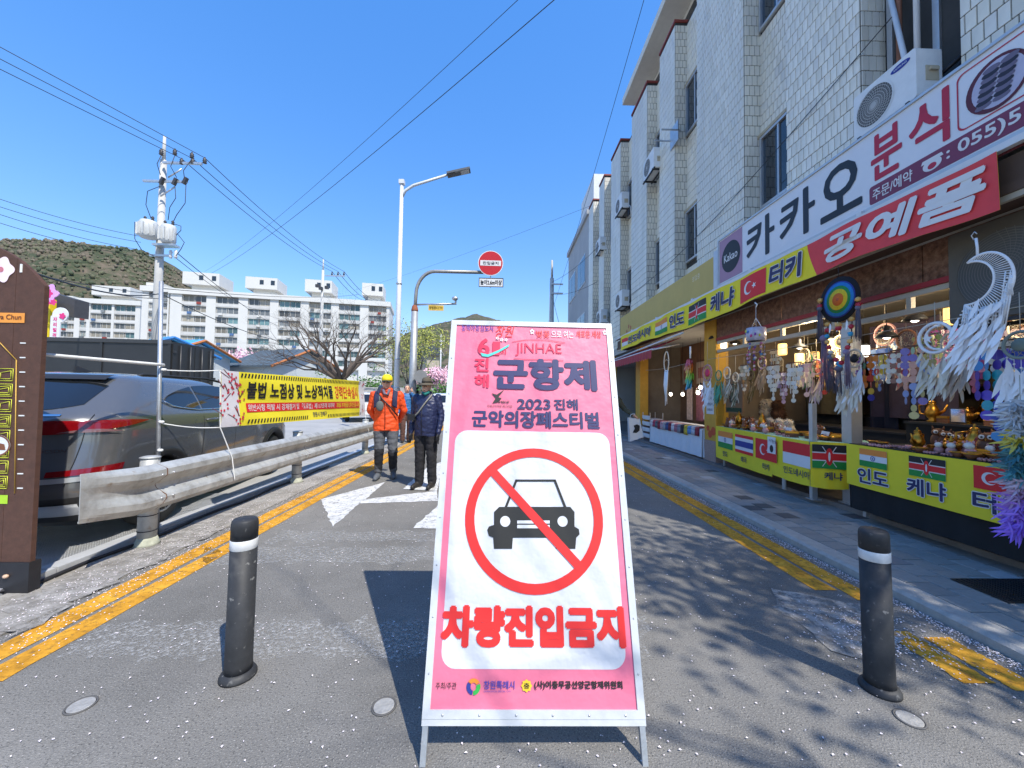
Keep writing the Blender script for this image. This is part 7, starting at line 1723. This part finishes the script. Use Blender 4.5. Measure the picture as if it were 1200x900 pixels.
# fluffy dolls
def fluffy(label, p, s, brown=False):
    t = thing('fluffy_doll', label, 'doll', p, R(-60), group='white fluffy dolls'); t.scale = (s,) * 3; q = random.Random(int(p[1] * 100))
    m = mat('brown_fur', '#6a4a34', .95, var=.2) if brown else FUR
    for nm, c, r in (('body', (0, 0, .075), .075), ('head', (0, -.02, .175), .055)):
        mb = MB()
        mb.ell(c, (r, r * .9, r), 12, 8)
        for k in range(260):
            d = Vector((q.gauss(0, 1), q.gauss(0, 1), q.gauss(0, 1))).normalized(); b = Vector(c) + d * r * .94; e = d.orthogonal().normalized() * .006; L = q.uniform(.012, .03); tip = b + (d + Vector((q.gauss(0, .4), q.gauss(0, .4), q.gauss(0, .4) - .2))) * L
            mb.add([b - e, b + e, tip], [(0, 1, 2)])
        o = mb.build(nm, m, t)
    mb = MB()
    for s_ in (-1, 1): mb.ell((s_ * .02, -.075, .185), (.006, .004, .006), 6, 5)
    mb.ell((0, -.078, .17), (.006, .005, .004), 6, 5); mb.build('face', BLACK, t)
for u, v, s, br, lab in ((886, 468, 1.5, False, 'leftmost white fluffy doll behind the trinket table'), (900, 466, 1.6, False, 'second white fluffy doll behind the trinket table'), (912, 468, 1.5, True, 'brown fluffy doll beside the white ones')):
    p = onX(u, v, 5.5); fluffy(lab, (5.5, p.y, 1.0), s * 1.15, br)
for u, v, lab in ((903, 488, 'front fluffy doll on the trinket table, left'), (914, 488, 'front fluffy doll on the trinket table, middle'), (925, 486, 'front fluffy doll on the trinket table, right')): p = onX(u, v, 4.6); fluffy(lab, (4.6, p.y, .885), .95)
# striped roll, price cards
t = thing('striped_roll', 'round red and orange striped cushion on the black table', 'cushion', M=plane_M((4.40, onX(1160, 505, 4.4).y, 1.02), (0, -1, 0), (0, 0, 1)))
for k, c_ in enumerate(('#8c3a3a', '#d0904c', '#7c2c2c', '#e0a45c', '#4a2420')): mb = MB(); mb.lathe([(.13 - .026 * k, -.03), (.13 - .026 * k, .004 * k), (.105 - .026 * k if k < 4 else 1e-6, .004 * k + .002)], 22); mb.build('stripe', mat('roll' + c_[1:], c_, .8, var=.15), t)
for k, (x, y) in enumerate(((4.35, 5.2), (4.3, 5.8), (4.4, 6.6))):
    t = thing('price_card', ('nearest', 'middle', 'farthest')[k] + ' white price card standing on the trinket table', 'card', M=plane_M((x, y, .887), (-.3, -1, 0), (.3, 0, 1))); mb = MB(); mb.bb(0, .2, 0, .12, -.002, .002); mb.build('card', WHITE, t); text('5,000', t, .1, .04, .04, BLACK, al='C', z=.004)
t = thing('hand_mirror', 'small tilted mirror on the black display counter', 'mirror', (5.0, 4.12, 1.18), R(-50)); mb = MB(); mb.box((0, 0, .09), (.12, .012, .17), 0, Matrix.Rotation(-.35, 3, 'X')); mb.build('back', DARKM, t); mb = MB(); mb.box((0, -.009, .093), (.10, .004, .15), 0, Matrix.Rotation(-.35, 3, 'X')); mb.build('glass', CHROME, t)
# ================================================================== hanging goods
WF = mat('white_feather', (.86, .86, .87), .8, var=.06); CRM = mat('cream_shell', '#d8cdb8', .5, var=.12, rnd=.1); STR = mat('pale_string', '#b8b0a0', .8); WMAC = mat('macrame_white', (.86, .86, .87), .85, var=.1, bump=.4, bscale=120)
def hang_M(p): return plane_M(p, (0, -1, 0), (0, 0, 1))            # local x along the street, y up, z towards the street
def feather_mesh(mb, p, L, w_, ang=0., lean=0., mi=0, bend=.1):
    c, s = math.cos(ang), math.sin(ang); vs = []
    for t, k in ((0, .08), (.2, .75), (.45, 1), (.7, .8), (.9, .4), (1, .03)):
        y = -L * t; z = bend * L * t * t
        for sg in (-1, 1): x = sg * w_ * k * .5; vs.append((p[0] + x * c - y * s * 1.0, p[1] + x * s + y * c, p[2] + z + lean * t + abs(x) * -.2))
    mb.add(vs, [(2 * k, 2 * k + 1, 2 * k + 3, 2 * k + 2) for k in range(5)], mi, True)
def cord(t, y0, y1, x=0, z=0, m=STR, r=.003): mb = MB(); mb.tube([(x, y0, z), (x, y1, z)], r, 5); mb.build('cord', m, t)
def dreamcatcher(label, p, r, ringm, featm, n=5, fl=.22, cordl=.2, webm=None, core=None, group='dreamcatchers hung along the shop fronts'):
    t = thing('dreamcatcher', label, 'dreamcatcher', M=hang_M(p), group=group); cord(t, r, r + cordl)
    mb = MB(); mb.tube([(r * math.cos(2 * PI * k / 28), r * math.sin(2 * PI * k / 28), 0) for k in range(29)], r * .09 + .003, 6); mb.build('hoop', ringm, t)
    mb = MB()
    for rr_, ph in ((1, 0), (.72, .2), (.46, .4)):
        q = [(r * rr_ * math.cos(2 * PI * k / 10 + ph), r * rr_ * math.sin(2 * PI * k / 10 + ph), 0) for k in range(10)]
        nx = [(r * rr_ * .66 * math.cos(2 * PI * (k + .5) / 10 + ph), r * rr_ * .66 * math.sin(2 * PI * (k + .5) / 10 + ph), 0) for k in range(10)]
        for k in range(10): mb.tube([q[k], nx[k], q[(k + 1) % 10]], .0025, 3)
    mb.build('web', webm or STR, t)
    if core: mb = MB(); mb.lathe([(r * .5, -.01), (r * .5, .01), (r * .3, .02), (1e-6, .022)], 16); mb.build('centre', core, t)
    rr = random.Random(int(abs(p[1]) * 1000) % 997)
    for k in range(n):
        x = -r * .8 + 1.6 * r * k / max(1, n - 1); y0 = -math.sqrt(max(0, r * r - x * x)); mb = MB(); dl = fl * .3 * (1 - abs(2 * k / max(1, n - 1) - 1)); mb.tube([(x, y0, 0), (x, y0 - .05 - dl, 0)], .002, 4); mb.ell((x, y0 - .03 - dl * .5, 0), (.008, .008, .008), 6, 4)
        for j in range(9): feather_mesh(mb, (x + rr.uniform(-.012, .012), y0 - .04 - dl - .03 * j, .003 * j), fl * rr.uniform(.5, .85), fl * .15, rr.uniform(-.4, .4), rr.uniform(-.03, .04), 0)
        mb.build('feather', featm if not isinstance(featm, list) else featm[k % len(featm)], t)
    return t
def capiz(label, p, cols, strands, n, r, w_, cordl=.15, taper=True, group='capiz shell wind chimes'):
    r *= 1.28; w_ *= 1.2
    t = thing('shell_chime', label, 'wind chime', M=hang_M(p), group=group); cord(t, 0, cordl)
    mb = MB(); mb.bb(-w_ / 2 - .01, w_ / 2 + .01, -.008, .008, -.008, .008); mb.build('bar', WOOD, t); rr = random.Random(int(p[1] * 777) % 991)
    for s in range(strands):
        x = -w_ / 2 + w_ * s / max(1, strands - 1); m_ = n - (abs(s - (strands - 1) // 2) * 2 if taper else 0)
        mb = MB(); mb.tube([(x, 0, 0), (x, -m_ * r * 1.9, 0)], .0015, 3); st_ = mb.build('strand', STR, t)
        for k in range(m_):
            mb = MB(); M_ = Matrix.Rotation(rr.uniform(-.7, .7), 3, 'Y'); mb.lathe([(1e-6, -.001), (r, -.001), (r, .001), (1e-6, .001)], 10, (x, -r * 1.2 - k * r * 1.9, .004 * (s % 2)), 0, M_, sm=False); mb.build('shell_disc', cols[(k // 2 + s + rr.randrange(2)) % len(cols)], st_)
    return t
def cmat(h): return mat('tint_' + h, '#' + h, .35, var=.15, scale=25)
def at(u, v, X): p = onX(u, v, X); return (X, p.y, p.z)
# --- the large white macrame moon
p = at(1153, 330, 3.62); t = thing('macrame_moon', 'large white macrame crescent moon with feathers hanging at the right', 'wall hanging', M=hang_M(p))
Rm = .245
def cres(t_, k): # outer and inner arc of a crescent opening to the lower left
    a = R(125 - 260 * t_); o = Vector((Rm * math.cos(a), Rm * math.sin(a) * 1.15)); c = Vector((-.62 * Rm, .16 * Rm)); e0, e1 = [Vector((Rm * math.cos(R(q)), Rm * math.sin(R(q)) * 1.15)) for q in (125, -135)]
    b0, b1 = math.atan2(e0.y - c.y, e0.x - c.x), math.atan2(e1.y - c.y, e1.x - c.x); l0, l1 = (e0 - c).length, (e1 - c).length; b = b0 + (b1 - b0) * t_; i = c + Vector((math.cos(b), math.sin(b))) * (l0 + (l1 - l0) * t_ + .10 * Rm * math.sin(PI * t_)); return o, i
SCL = 1.0
mb = MB(); mb.tube([(*cres(k / 30, 0)[0], 0) for k in range(31)], .013, 8); mb.tube([(*cres(k / 30, 0)[1], 0) for k in range(31)], .011, 8); mb.build('hoop', WMAC, t)
mb = MB()
for k in range(46):
    o, i = cres(k / 45, 0); mb.tube([(*o, .003), (*i, .003)], .0042, 4)
mb.build('cord_web', WMAC, t)
mb = MB(); mb.tube([(-.05, Rm * 1.1, 0), (-.05, .36, 0), (-.06, .46, 0)], .012, 6); mb.build('hanging_loop', WMAC, t); mb = MB(); mb.tube([(-.08, .45, 0), (-.10, .5, 0), (-.07, .53, 0), (-.05, .50, 0)], .006, 6); mb.build('hook', STEEL, t)
rr = random.Random(91)
for k in range(34):
    tt = .45 + .55 * k / 33; o, i = cres(tt, 0); b = i.lerp(o, .6 + .4 * rr.random()); L = .22 + .16 * rr.random() + .14 * (1 - k / 33); mb = MB()
    mb.tube([(b.x, b.y, .006), (b.x - .02, b.y - L * .5, .01 + rr.uniform(-.01, .01)), (b.x - .05 - .04 * rr.random(), b.y - L, .008)], .0065, 5); mb.build('fringe', WMAC, t)
for k in range(16):
    tt = .42 + .58 * k / 15; o, i = cres(tt, 0); mb = MB()
    for j in range(4): mb.ell((o.x - .02 * j - .01, o.y - .06 - .035 * j, .012), (.011, .009, .013), 6, 5)
    mb.build('knots', WMAC, t)
for k in range(64):
    tt = .45 + .55 * rr.random(); o, i = cres(tt, 0); mb = MB(); feather_mesh(mb, (i.x + .02 + rr.uniform(-.09, .10), i.y - .14 - .40 * rr.random(), .012 + .0015 * k), rr.uniform(.15, .27), .046, rr.uniform(-.75, -.1), rr.uniform(0, .05)); mb.build('feather', WF, t)
mb = MB(); 
for k in range(26): a = rr.uniform(-.03, .03); mb.tube([(.225, .05, .01), (.225 + a, -.18 - .02 * rr.random(), .01 + rr.uniform(-.02, .02))], .003, 4)
mb.build('tassel', WMAC, t)
t.scale = (.70, .76, .75)
# --- rainbow crochet disc with pompom strings
p = at(983, 351, 3.86); t = thing('rainbow_disc', 'round rainbow crochet disc with long pompom tassels', 'wall hanging', M=hang_M(p)); r_ = .262
cord(t, r_, r_ + .12, m=DARKM)
for k, (h_, f) in enumerate((('17161c', 1), ('2f3f8c', .80), ('2a7fc0', .74), ('2f8c4a', .60), ('e8c22c', .46), ('dd6a24', .28), ('c8603c', .07))):
    mb = MB(); mb.lathe([(r_ * f, -.012 + .001 * k), (r_ * f, .003 * k), (1e-6, .003 * k + .001)], 36); mb.build('ring', mat('crochet_' + h_, '#' + h_, .9, var=.2, scale=60, bump=.5, bscale=90), t)
POM = [cmat(h_) for h_ in ('d8a85c', 'b8283c', '3aa0c8', 'e0b46c', 'c03040', 'd8d0c8')]
TASS = [mat('tassel_grey', '#6c6878', .9, var=.3), mat('tassel_mauve', '#8a7a94', .9, var=.3)]; rr = random.Random(55)
def pompoms(path, n, r):
    for k in range(n):
        a = k / (n - 1) * (len(path) - 1); i = min(int(a), len(path) - 2); q = Vector(path[i]).lerp(Vector(path[i + 1]), a - i); mb = MB(); mb.ell(q, (r, r, r * .85), 9, 6)
        for j in range(30): d = Vector((rr.gauss(0, 1), rr.gauss(0, 1), rr.gauss(0, 1))).normalized(); e = d.orthogonal().normalized() * .004; mb.add([q + d * r * .9 - e, q + d * r * .9 + e, q + d * r * 1.25], [(0, 1, 2)])
        mb.build('pompom', POM[k % len(POM)], t)
def tassel(x, y, L, r, m):
    mb = MB(); mb.ell((x, y, .01), (r * .8, r * .8, r * .8), 8, 6)
    for k in range(22): a = rr.uniform(0, 6.28); q = r * rr.random() ** .5; mb.tube([(x + q * .5 * math.cos(a), y, .01 + q * .5 * math.sin(a)), (x + q * math.cos(a), y - L * rr.uniform(.85, 1.05), .01 + q * math.sin(a))], .0035, 3)
    mb.build('tassel', m, t)
pompoms([(-r_ * .95, .05, .01), (-r_ * .98, -.02, .01)], 2, .03); tassel(-r_ * .98, -.05, .40, .04, TASS[0]); pompoms([(r_ * .95, -.06, .01), (r_ * .96, -.12, .01)], 2, .028); tassel(r_ * .95, -.15, .36, .035, TASS[0])
pompoms([(-.15, -.26, .01), (-.16, -.45, .01), (-.10, -.62, .01), (.0, -.74, .01)], 9, .028); pompoms([(.17, -.26, .01), (.15, -.48, .01), (.08, -.66, .01), (.01, -.78, .01)], 9, .028); pompoms([(0, -.30, .01), (0, -.33, .01)], 2, .035)
tassel(-.2, -.42, .58, .055, TASS[1]); tassel(-.10, -.66, .42, .05, TASS[0]); tassel(.10, -.62, .40, .045, TASS[1]); tassel(.0, -.8, .3, .05, TASS[0])
mb = MB(); mb.tube([(-.15, -.24, 0), (-.16, -.45, 0), (-.1, -.62, 0), (0, -.78, 0), (.08, -.66, 0), (.15, -.48, 0), (.17, -.24, 0)], .006, 5); mb.build('string', DARKM, t)
for k, x in enumerate((-.10, .0, .12)): mb = MB(); feather_mesh(mb, (x, -.26, .02), .12, .03); mb.build('feather', WF, t)
# --- patterned cylinder chime
p = at(886, 392, 3.88); t = thing('cylinder_chime', 'clear and pink patterned cylinder wind chime on a white hook', 'wind chime', M=hang_M(p)); cord(t, .1, .42, m=WMAC); mb = MB(); mb.tube([(-.12, .1, 0), (0, .26, 0), (.12, .1, 0)], .005, 5); mb.tube([(0, .42, 0), (.03, .46, 0), (-.02, .5, 0)], .01, 5); mb.build('hanger', WMAC, t)
mb = MB(); mb.lathe([(.13, -.10), (.135, .0), (.13, .10), (.12, .10), (.12, -.1)], 20, (0, 0, 0), 0, Matrix.Rotation(-PI / 2, 3, 'X')); mb.build('drum', mat('drum_pale', '#b9b4c4', .3, var=.4, scale=16), t)
for k in range(7): mb = MB(); a = R(-70 + 24 * k); mb.ell((.134 * math.sin(a), rr.uniform(-.06, .06), .134 * math.cos(a)), (.03, .025, .008), 8, 5); mb.build('painted_flower', cmat(('c82c74', '7c3c9c', 'c8c83c', '3c6cb0')[k % 4]), t)
for k in range(9):
    a = 2 * PI * k / 9; x, z = .115 * math.cos(a), .115 * math.sin(a); n_ = rr.randint(5, 8); mb = MB(); mb.tube([(x, -.1, z), (x, -.14 - n_ * .055, z)], .0015, 3); s_ = mb.build('strand', STR, t)
    for j in range(n_): mb = MB(); mb.lathe([(1e-6, -.001), (.022, 0), (1e-6, .001)], 8, (x, -.15 - j * .055, z), 0, Matrix.Rotation(rr.uniform(-.8, .8), 3, 'Y')); mb.build('disc', cmat(('c86c94', 'd8a8bc', '6c4ca0', '4c8cc0', 'b83c6c', 'd8d0d0')[(j + k) % 6]), s_)
# --- hoop with white ribbons; feather bundle; others on the far side
p = at(781, 424, 3.88); t = thing('ribbon_hoop', 'oval wooden hoop with long white ribbons over the scarf table', 'wall hanging', M=hang_M(p)); cord(t, .26, .62)
mb = MB(); mb.tube([(.13 * math.cos(2 * PI * k / 28), .24 * math.sin(2 * PI * k / 28), 0) for k in range(29)], .014, 6); mb.tube([(-.12, 0, 0), (0, .06, 0), (.12, 0, 0)], .006, 4); mb.build('hoop', CRM, t)
for k in range(16): mb = MB(); x = -.09 + .012 * k; mb.tube([(x, -.20, 0), (x * .8 + rr.uniform(-.03, .03), -.55, .02), (x * .5 + rr.uniform(-.02, .02), -.65 - .4 * rr.random(), .01)], .009, 4); mb.build('ribbon', WF, t)
p = at(809, 420, 3.9); t = thing('feather_bundle', 'bundle of rainbow feathers hanging on a white cord', 'wall hanging', M=hang_M(p)); cord(t, 0, .25, m=WMAC, r=.018)
for k, h_ in enumerate(('c83c5c', 'e8843c', 'e8a43c', 'e0c83c', '8cc83c', '4cb86c', '2ca89c', '3c94b8')):
    for j in range(7): mb = MB(); feather_mesh(mb, (rr.uniform(-.09, .09), -.02 - .07 * k + rr.uniform(-.02, .02), rr.uniform(0, .05)), .17, .075, rr.uniform(-.6, .6), rr.uniform(-.02, .04)); mb.build('feather', cmat(h_), t)
dreamcatcher('pink centred dreamcatcher with pale feathers left of the yellow pillar', at(829, 437, 3.9), .15, PINKT, WF, 5, .24, .45, None, mat('pink_flower', '#d0345c', .7, var=.3, scale=30))
dreamcatcher('green dreamcatcher beside the pink one', at(842, 440, 3.92), .09, cmat('2c8c64'), [cmat('2c9c74'), cmat('1f7a5c')], 5, .22, .3)
dreamcatcher('cream dreamcatcher just right of the pillar', at(852, 437, 4.0), .10, CRM, [CRM, cmat('b8a888')], 5, .2, .3)
dreamcatcher('tiny cream dreamcatcher with green ribbons right of the pillar', at(862, 442, 4.1), .08, CRM, [cmat('5a6a4c'), CRM], 4, .22, .3)
capiz('cream shell chime left of the lit lanterns', at(906, 428, 4.2), [CRM, WHT], 5, 8, .028, .18); capiz('broad cream shell chime under the lit lantern', at(931, 425, 4.2), [CRM, CRM, WHT], 6, 9, .026, .2); capiz('pale pink shell chime behind the cream ones', at(945, 425, 4.6), [cmat('d8b8b8'), cmat('8c7c9c'), CRM], 5, 7, .03, .2)
dreamcatcher('cream owl faced dreamcatcher beside the aluminium post', at(1001, 420, 4.0), .10, CRM, [CRM, WF], 6, .26, .15, None, BLACK); dreamcatcher('cream feathered dreamcatcher left of the rainbow chime', at(990, 430, 4.15), .09, CRM, CRM, 5, .28, .15)
capiz('rainbow capiz shell chime near the aluminium post', at(1020, 416, 4.15), [cmat(h_) for h_ in ('3c3c9c', '7c3c9c', '2c8c6c', 'd87c2c', 'c83c2c', 'd8b43c')], 5, 7, .030, .24, .12)
capiz('white bead chime beside the rainbow one', at(1041, 414, 4.15), [WHT, CRM, cmat('8c5c4c')], 5, 6, .022, .18, .12, False); capiz('coral pink shell chime', at(1056, 410, 4.4), [cmat('c8605c'), cmat('a84848'), CRM], 4, 6, .028, .18)
capiz('pastel shell chime of many colours left of the crescent dreamcatcher', at(1075, 405, 4.15), [cmat(h_) for h_ in ('c8b87c', '7c6cb0', 'a8c8a0', 'd8a08c', '8c9cc8')], 4, 10, .030, .2)
capiz('blue and violet capiz shell chime at the right', at(1168, 408, 4.0), [cmat(h_) for h_ in ('2c4cb0', '3c8cc8', '4c3ca0', '2ca0b0', '5c4cc0')], 5, 9, .034, .22, .25)
t = dreamcatcher('white crescent moon and star dreamcatcher under the pendant lamp', at(1096, 396, 4.05), .14, WMAC, CRM, 6, .22, .2)
mb = MB(); mb.flat(star((-.06, 0), .05), .008); mb.build('star', WMAC, t); mb = MB(); mb.tube([(.11 * math.cos(a) + .03, .11 * math.sin(a), .004) for a in [R(80 + 200 * k / 14) for k in range(15)]], .012, 5); mb.build('crescent', WMAC, t)
dreamcatcher('pale dreamcatcher with long white feathers at the right edge', at(1196, 404, 3.9), .10, mat('sage_ring', '#8f9c94', .8), WF, 5, .3, .3, None, mat('sage_core', '#7c8c84', .8))
# fluffy garland at the right edge
p = at(1196, 480, 3.72); t = thing('feather_garland', 'feather garland fading from white to teal and violet at the right edge', 'garland', M=hang_M(p)); cord(t, -.9, .25)
for k, h_ in enumerate(('b8bcc0', 'c8ccd0', 'a8b0b4', 'c8b43c', '3c7c80', '2c646c', '4c8c90', 'c8b0bc', 'b890b4', 'a878d8', 'a070e0', '9c68dc')):
    mb = MB()
    for j in range(120): feather_mesh(mb, (rr.gauss(0, .025), .03 - .078 * k + rr.uniform(-.04, .04), rr.gauss(.01, .025)), rr.uniform(.05, .10) if k < 9 else rr.uniform(.06, .13), .016, rr.uniform(-1.9, 1.9), rr.uniform(-.06, .07))
    mb.build('feather_tuft', cmat(h_), t)
more = [('capiz', 872, 428, 4.5, ['b8a888', 'd8cdb8'], 'tan shell chime deep in the stall right of the pillar'), ('dream', 893, 425, 4.9, 'c8b8a0', 'small beige dreamcatcher behind the cream shell chimes'), ('capiz', 918, 436, 4.9, ['c8c0d0', 'a890a8'], 'lilac shell chime behind the lit lantern'),
        ('dream', 957, 430, 4.7, 'b8a8b8', 'mauve dreamcatcher left of the rainbow tassels'), ('capiz', 966, 420, 4.9, ['d07848', 'c8a850', 'b84848'], 'orange shell chime behind the rainbow tassels'), ('capiz', 1030, 408, 4.8, ['486cb0', '7c9cc8'], 'steel blue shell chime behind the rainbow chime'),
        ('dream', 1062, 398, 4.7, 'a06c4c', 'brown dreamcatcher above the coral chime'), ('capiz', 1086, 392, 4.8, ['b0b878', '88a060'], 'green shell chime behind the crescent dreamcatcher'), ('dream', 1118, 402, 4.5, 'd0c8b8', 'ivory dreamcatcher right of the crescent one'), ('capiz', 1140, 396, 4.7, ['9c4c8c', 'c888b0'], 'magenta shell chime behind the macrame moon'),
        ('capiz', 1184, 398, 4.5, ['d8d0c0', 'b8c8d0'], 'pearl shell chime near the right edge'), ('dream', 880, 440, 5.2, '8c8c6c', 'olive dreamcatcher low behind the cylinder chime')]
for kd, u, v, X, c_, lab in more:
    if kd == 'capiz': capiz(lab, at(u, v, X), [cmat(h_) for h_ in c_], 5, 8, .028, .2)
    else: dreamcatcher(lab, at(u, v, X), .11, cmat(c_), [cmat(c_), CRM], 5, .24, .3)
# --- lit lanterns and pendant lamps
GLOW = mat('lantern_glow', (.9, .75, .4), .5, var=0, emit=(1, .58, .14), es=1.1); BULB = mat('bulb_glow', (.9, .9, .85), .4, var=0, emit=(1, .9, .75), es=3.)
def lantern(label, p, w_=.07, h_=.2, top=2.9, m=GLOW):
    t = thing('lantern', label, 'lantern', p, group='lit lanterns hanging in the shop'); mb = MB(); mb.lathe([(w_ * .9, 0), (w_, .02), (w_, h_ - .02), (w_ * .9, h_)], 14); mb.build('glow_shade', m, t); mb = MB(); mb.lathe([(w_ * 1.02, h_ + .001), (w_ * .6, h_ + .03), (1e-6, h_ + .035)], 14); mb.build('cap', DARKM, t); mb = MB(); mb.tube([(0, 0, h_ + .03), (0, 0, top - p[2])], .004, 4); mb.build('cord', DARKM, t)
for u, v, X, lab in ((917, 416, 5.0, 'yellow lit lantern left of the centre of the trinket stall'), (937, 428, 5.0, 'yellow lit lantern just right of the first one'), (976, 412, 5.2, 'yellow lit lantern behind the rainbow tassels'), (955, 425, 5.8, 'yellow lit lantern deep in the shop behind the tassels'), (1117, 380, 4.75, 'yellow lit lantern beside the white macrame moon'), (838, 400, 4.5, 'amber lit lantern on the yellow pillar')): lantern(lab, at(u, v, X))
for u, v, X, lab in ((848, 408, 4.5, 'white lit lantern right of the pillar'), (1012, 418, 4.6, 'white lit lantern beside the aluminium post'), (902, 440, 6.0, 'white lit lantern deep in the shop')): lantern(lab, at(u, v, X), .06, .14, m=BULB)
def pendant(label, p, lit=True, top=2.95):
    t = thing('pendant_lamp', label, 'lamp', p, group='black pendant lamps'); mb = MB(); mb.lathe([(.11, .0), (.105, .02), (.07, .06), (.03, .075), (.03, .13), (.015, .15), (1e-6, .151)], 18); mb.build('shade', DARKM, t); mb = MB(); mb.tube([(0, 0, .14), (0, 0, top - p[2])], .005, 5); mb.build('cord', DARKM, t); mb = MB(); mb.ell((0, 0, .012), (.04, .04, .03), 10, 6); mb.build('bulb', BULB if lit else WHT, t)
for u, v, X, lab in ((1039, 396, 4.6, 'black pendant lamp over the rainbow chime'), (1072, 376, 4.6, 'black pendant lamp left of the macrame moon'), (937, 408, 4.7, 'black pendant lamp left of the rainbow tassels'), (861, 403, 4.6, 'small black pendant lamp right of the pillar'), (837, 397, 4.4, 'small black pendant lamp by the yellow pillar')): pendant(lab, at(u, v, X), u != 1072 or True)
for k, (u, v) in enumerate(((786, 462), (800, 462), (818, 460), (821, 454))):
    p = at(u, v, 4.75); t = thing('bare_bulb', ('leftmost', 'second', 'third', 'rightmost')[k] + ' bare lit bulb over the scarf table', 'bulb', p, group='bare bulbs over the scarf table'); mb = MB(); mb.ell((0, 0, 0), (.045, .045, .055), 12, 8); mb.build('bulb', BULB, t); mb = MB(); mb.lathe([(.025, .05), (.025, .10), (.01, .11)], 10); mb.build('socket', DARKM, t); mb = MB(); mb.tube([(0, 0, .1), (0, 0, 2.9 - p[2])], .004, 4); mb.build('cord', DARKM, t)
for lab, loc, en, cl_ in (('shop lamp light', (4.75, 5.8, 2.5), 34, (1, .8, .5)), ('scarf shop lamp light', (4.8, 9.6, 1.7), 18, (1, .85, .6)), ('shop lamp light right', (4.75, 3.4, 2.5), 26, (1, .85, .6))):
    ld = bpy.data.lights.new('lamp_light', 'POINT'); ld.energy = en; ld.color = cl_; ld.shadow_soft_size = .12; o = bpy.data.objects.new('lamp_light', ld); COL.objects.link(o); o.location = loc
for k, (y0, lab) in enumerate(((6.6, 'far lit tube lamp on the trinket shop ceiling'), (4.6, 'middle lit tube lamp on the trinket shop ceiling'), (2.8, 'near lit tube lamp on the trinket shop ceiling'))):
    t = thing('tube_lamp', lab, 'lamp', (5.6, y0, 2.98), group='tube lamps on the shop ceiling'); mb = MB(); mb.bb(-.05, .05, -.6, .6, .03, .08); mb.build('housing', PAINTW, t); mb = MB(); mb.tube([(0, -.57, .01), (0, .57, .01)], .018, 8); mb.build('tube', BULB, t)
# strings along which the goods hang
for z, y0, y1, X, lab in ((2.22, 1.8, 7.7, 4.15, 'thin line along which the right-hand goods hang'), (2.18, 7.9, 10.5, 3.92, 'thin line along which goods hang before the scarf shop')):
    mb = MB(); mb.tube([(X, y0 + (y1 - y0) * k / 12, z - .04 * math.sin(PI * k / 12)) for k in range(13)], .004, 4); tag(mb.build('hanging_line', STR), lab, 'line')
# more chimes and dreamcatchers hanging deeper in the shop
src = [o for o in COL.objects if o.parent is None and o.get('category') in ('wind chime', 'dreamcatcher') and o.location.y < 7.5 and o.location.y > 3.2 and o.name.startswith(('shell_chime', 'dreamcatcher'))]
rr = random.Random(63)
for k in range(20):
    s_ = rr.choice(src); c = copy_tree(s_, (5.15 + .25 * (k % 3), 3.0 + .23 * k, 2.25 + rr.uniform(-.1, .12)), None, ('shell chime' if s_['category'] == 'wind chime' else 'dreamcatcher') + ' hanging in the dim second row of the trinket shop', 'second row of hanging goods, ' + s_['category'])
# dark garments inside
for k, (y, c_) in enumerate(((5.3, '#10131c'), (5.9, '#1a2036'), (6.5, '#141414'), (4.3, '#2c2c1a'), (3.2, '#181412'))):
    t = thing('hanging_garment', ('black', 'navy', 'charcoal', 'olive', 'dark brown')[k] + ' garment hanging in the dim trinket shop', 'garment', (6.2, y, 1.95), group='garments hanging in the shop')
    mb = MB(); mb.grid(lambda a, b: Vector((.05 * math.sin(a * 15), .5 * a, -1.0 * b)), 16, 4); mb.build('cloth', mat('garment' + c_[1:], c_, .9, var=.2), t); mb = MB(); mb.tube([(0, 0, 0), (0, .25, .06), (0, .5, 0)], .012, 5); mb.tube([(0, .25, .06), (0, .25, .16)], .006, 5); mb.build('hanger', DARKM, t)
# grey condenser with a big round grille under the awning
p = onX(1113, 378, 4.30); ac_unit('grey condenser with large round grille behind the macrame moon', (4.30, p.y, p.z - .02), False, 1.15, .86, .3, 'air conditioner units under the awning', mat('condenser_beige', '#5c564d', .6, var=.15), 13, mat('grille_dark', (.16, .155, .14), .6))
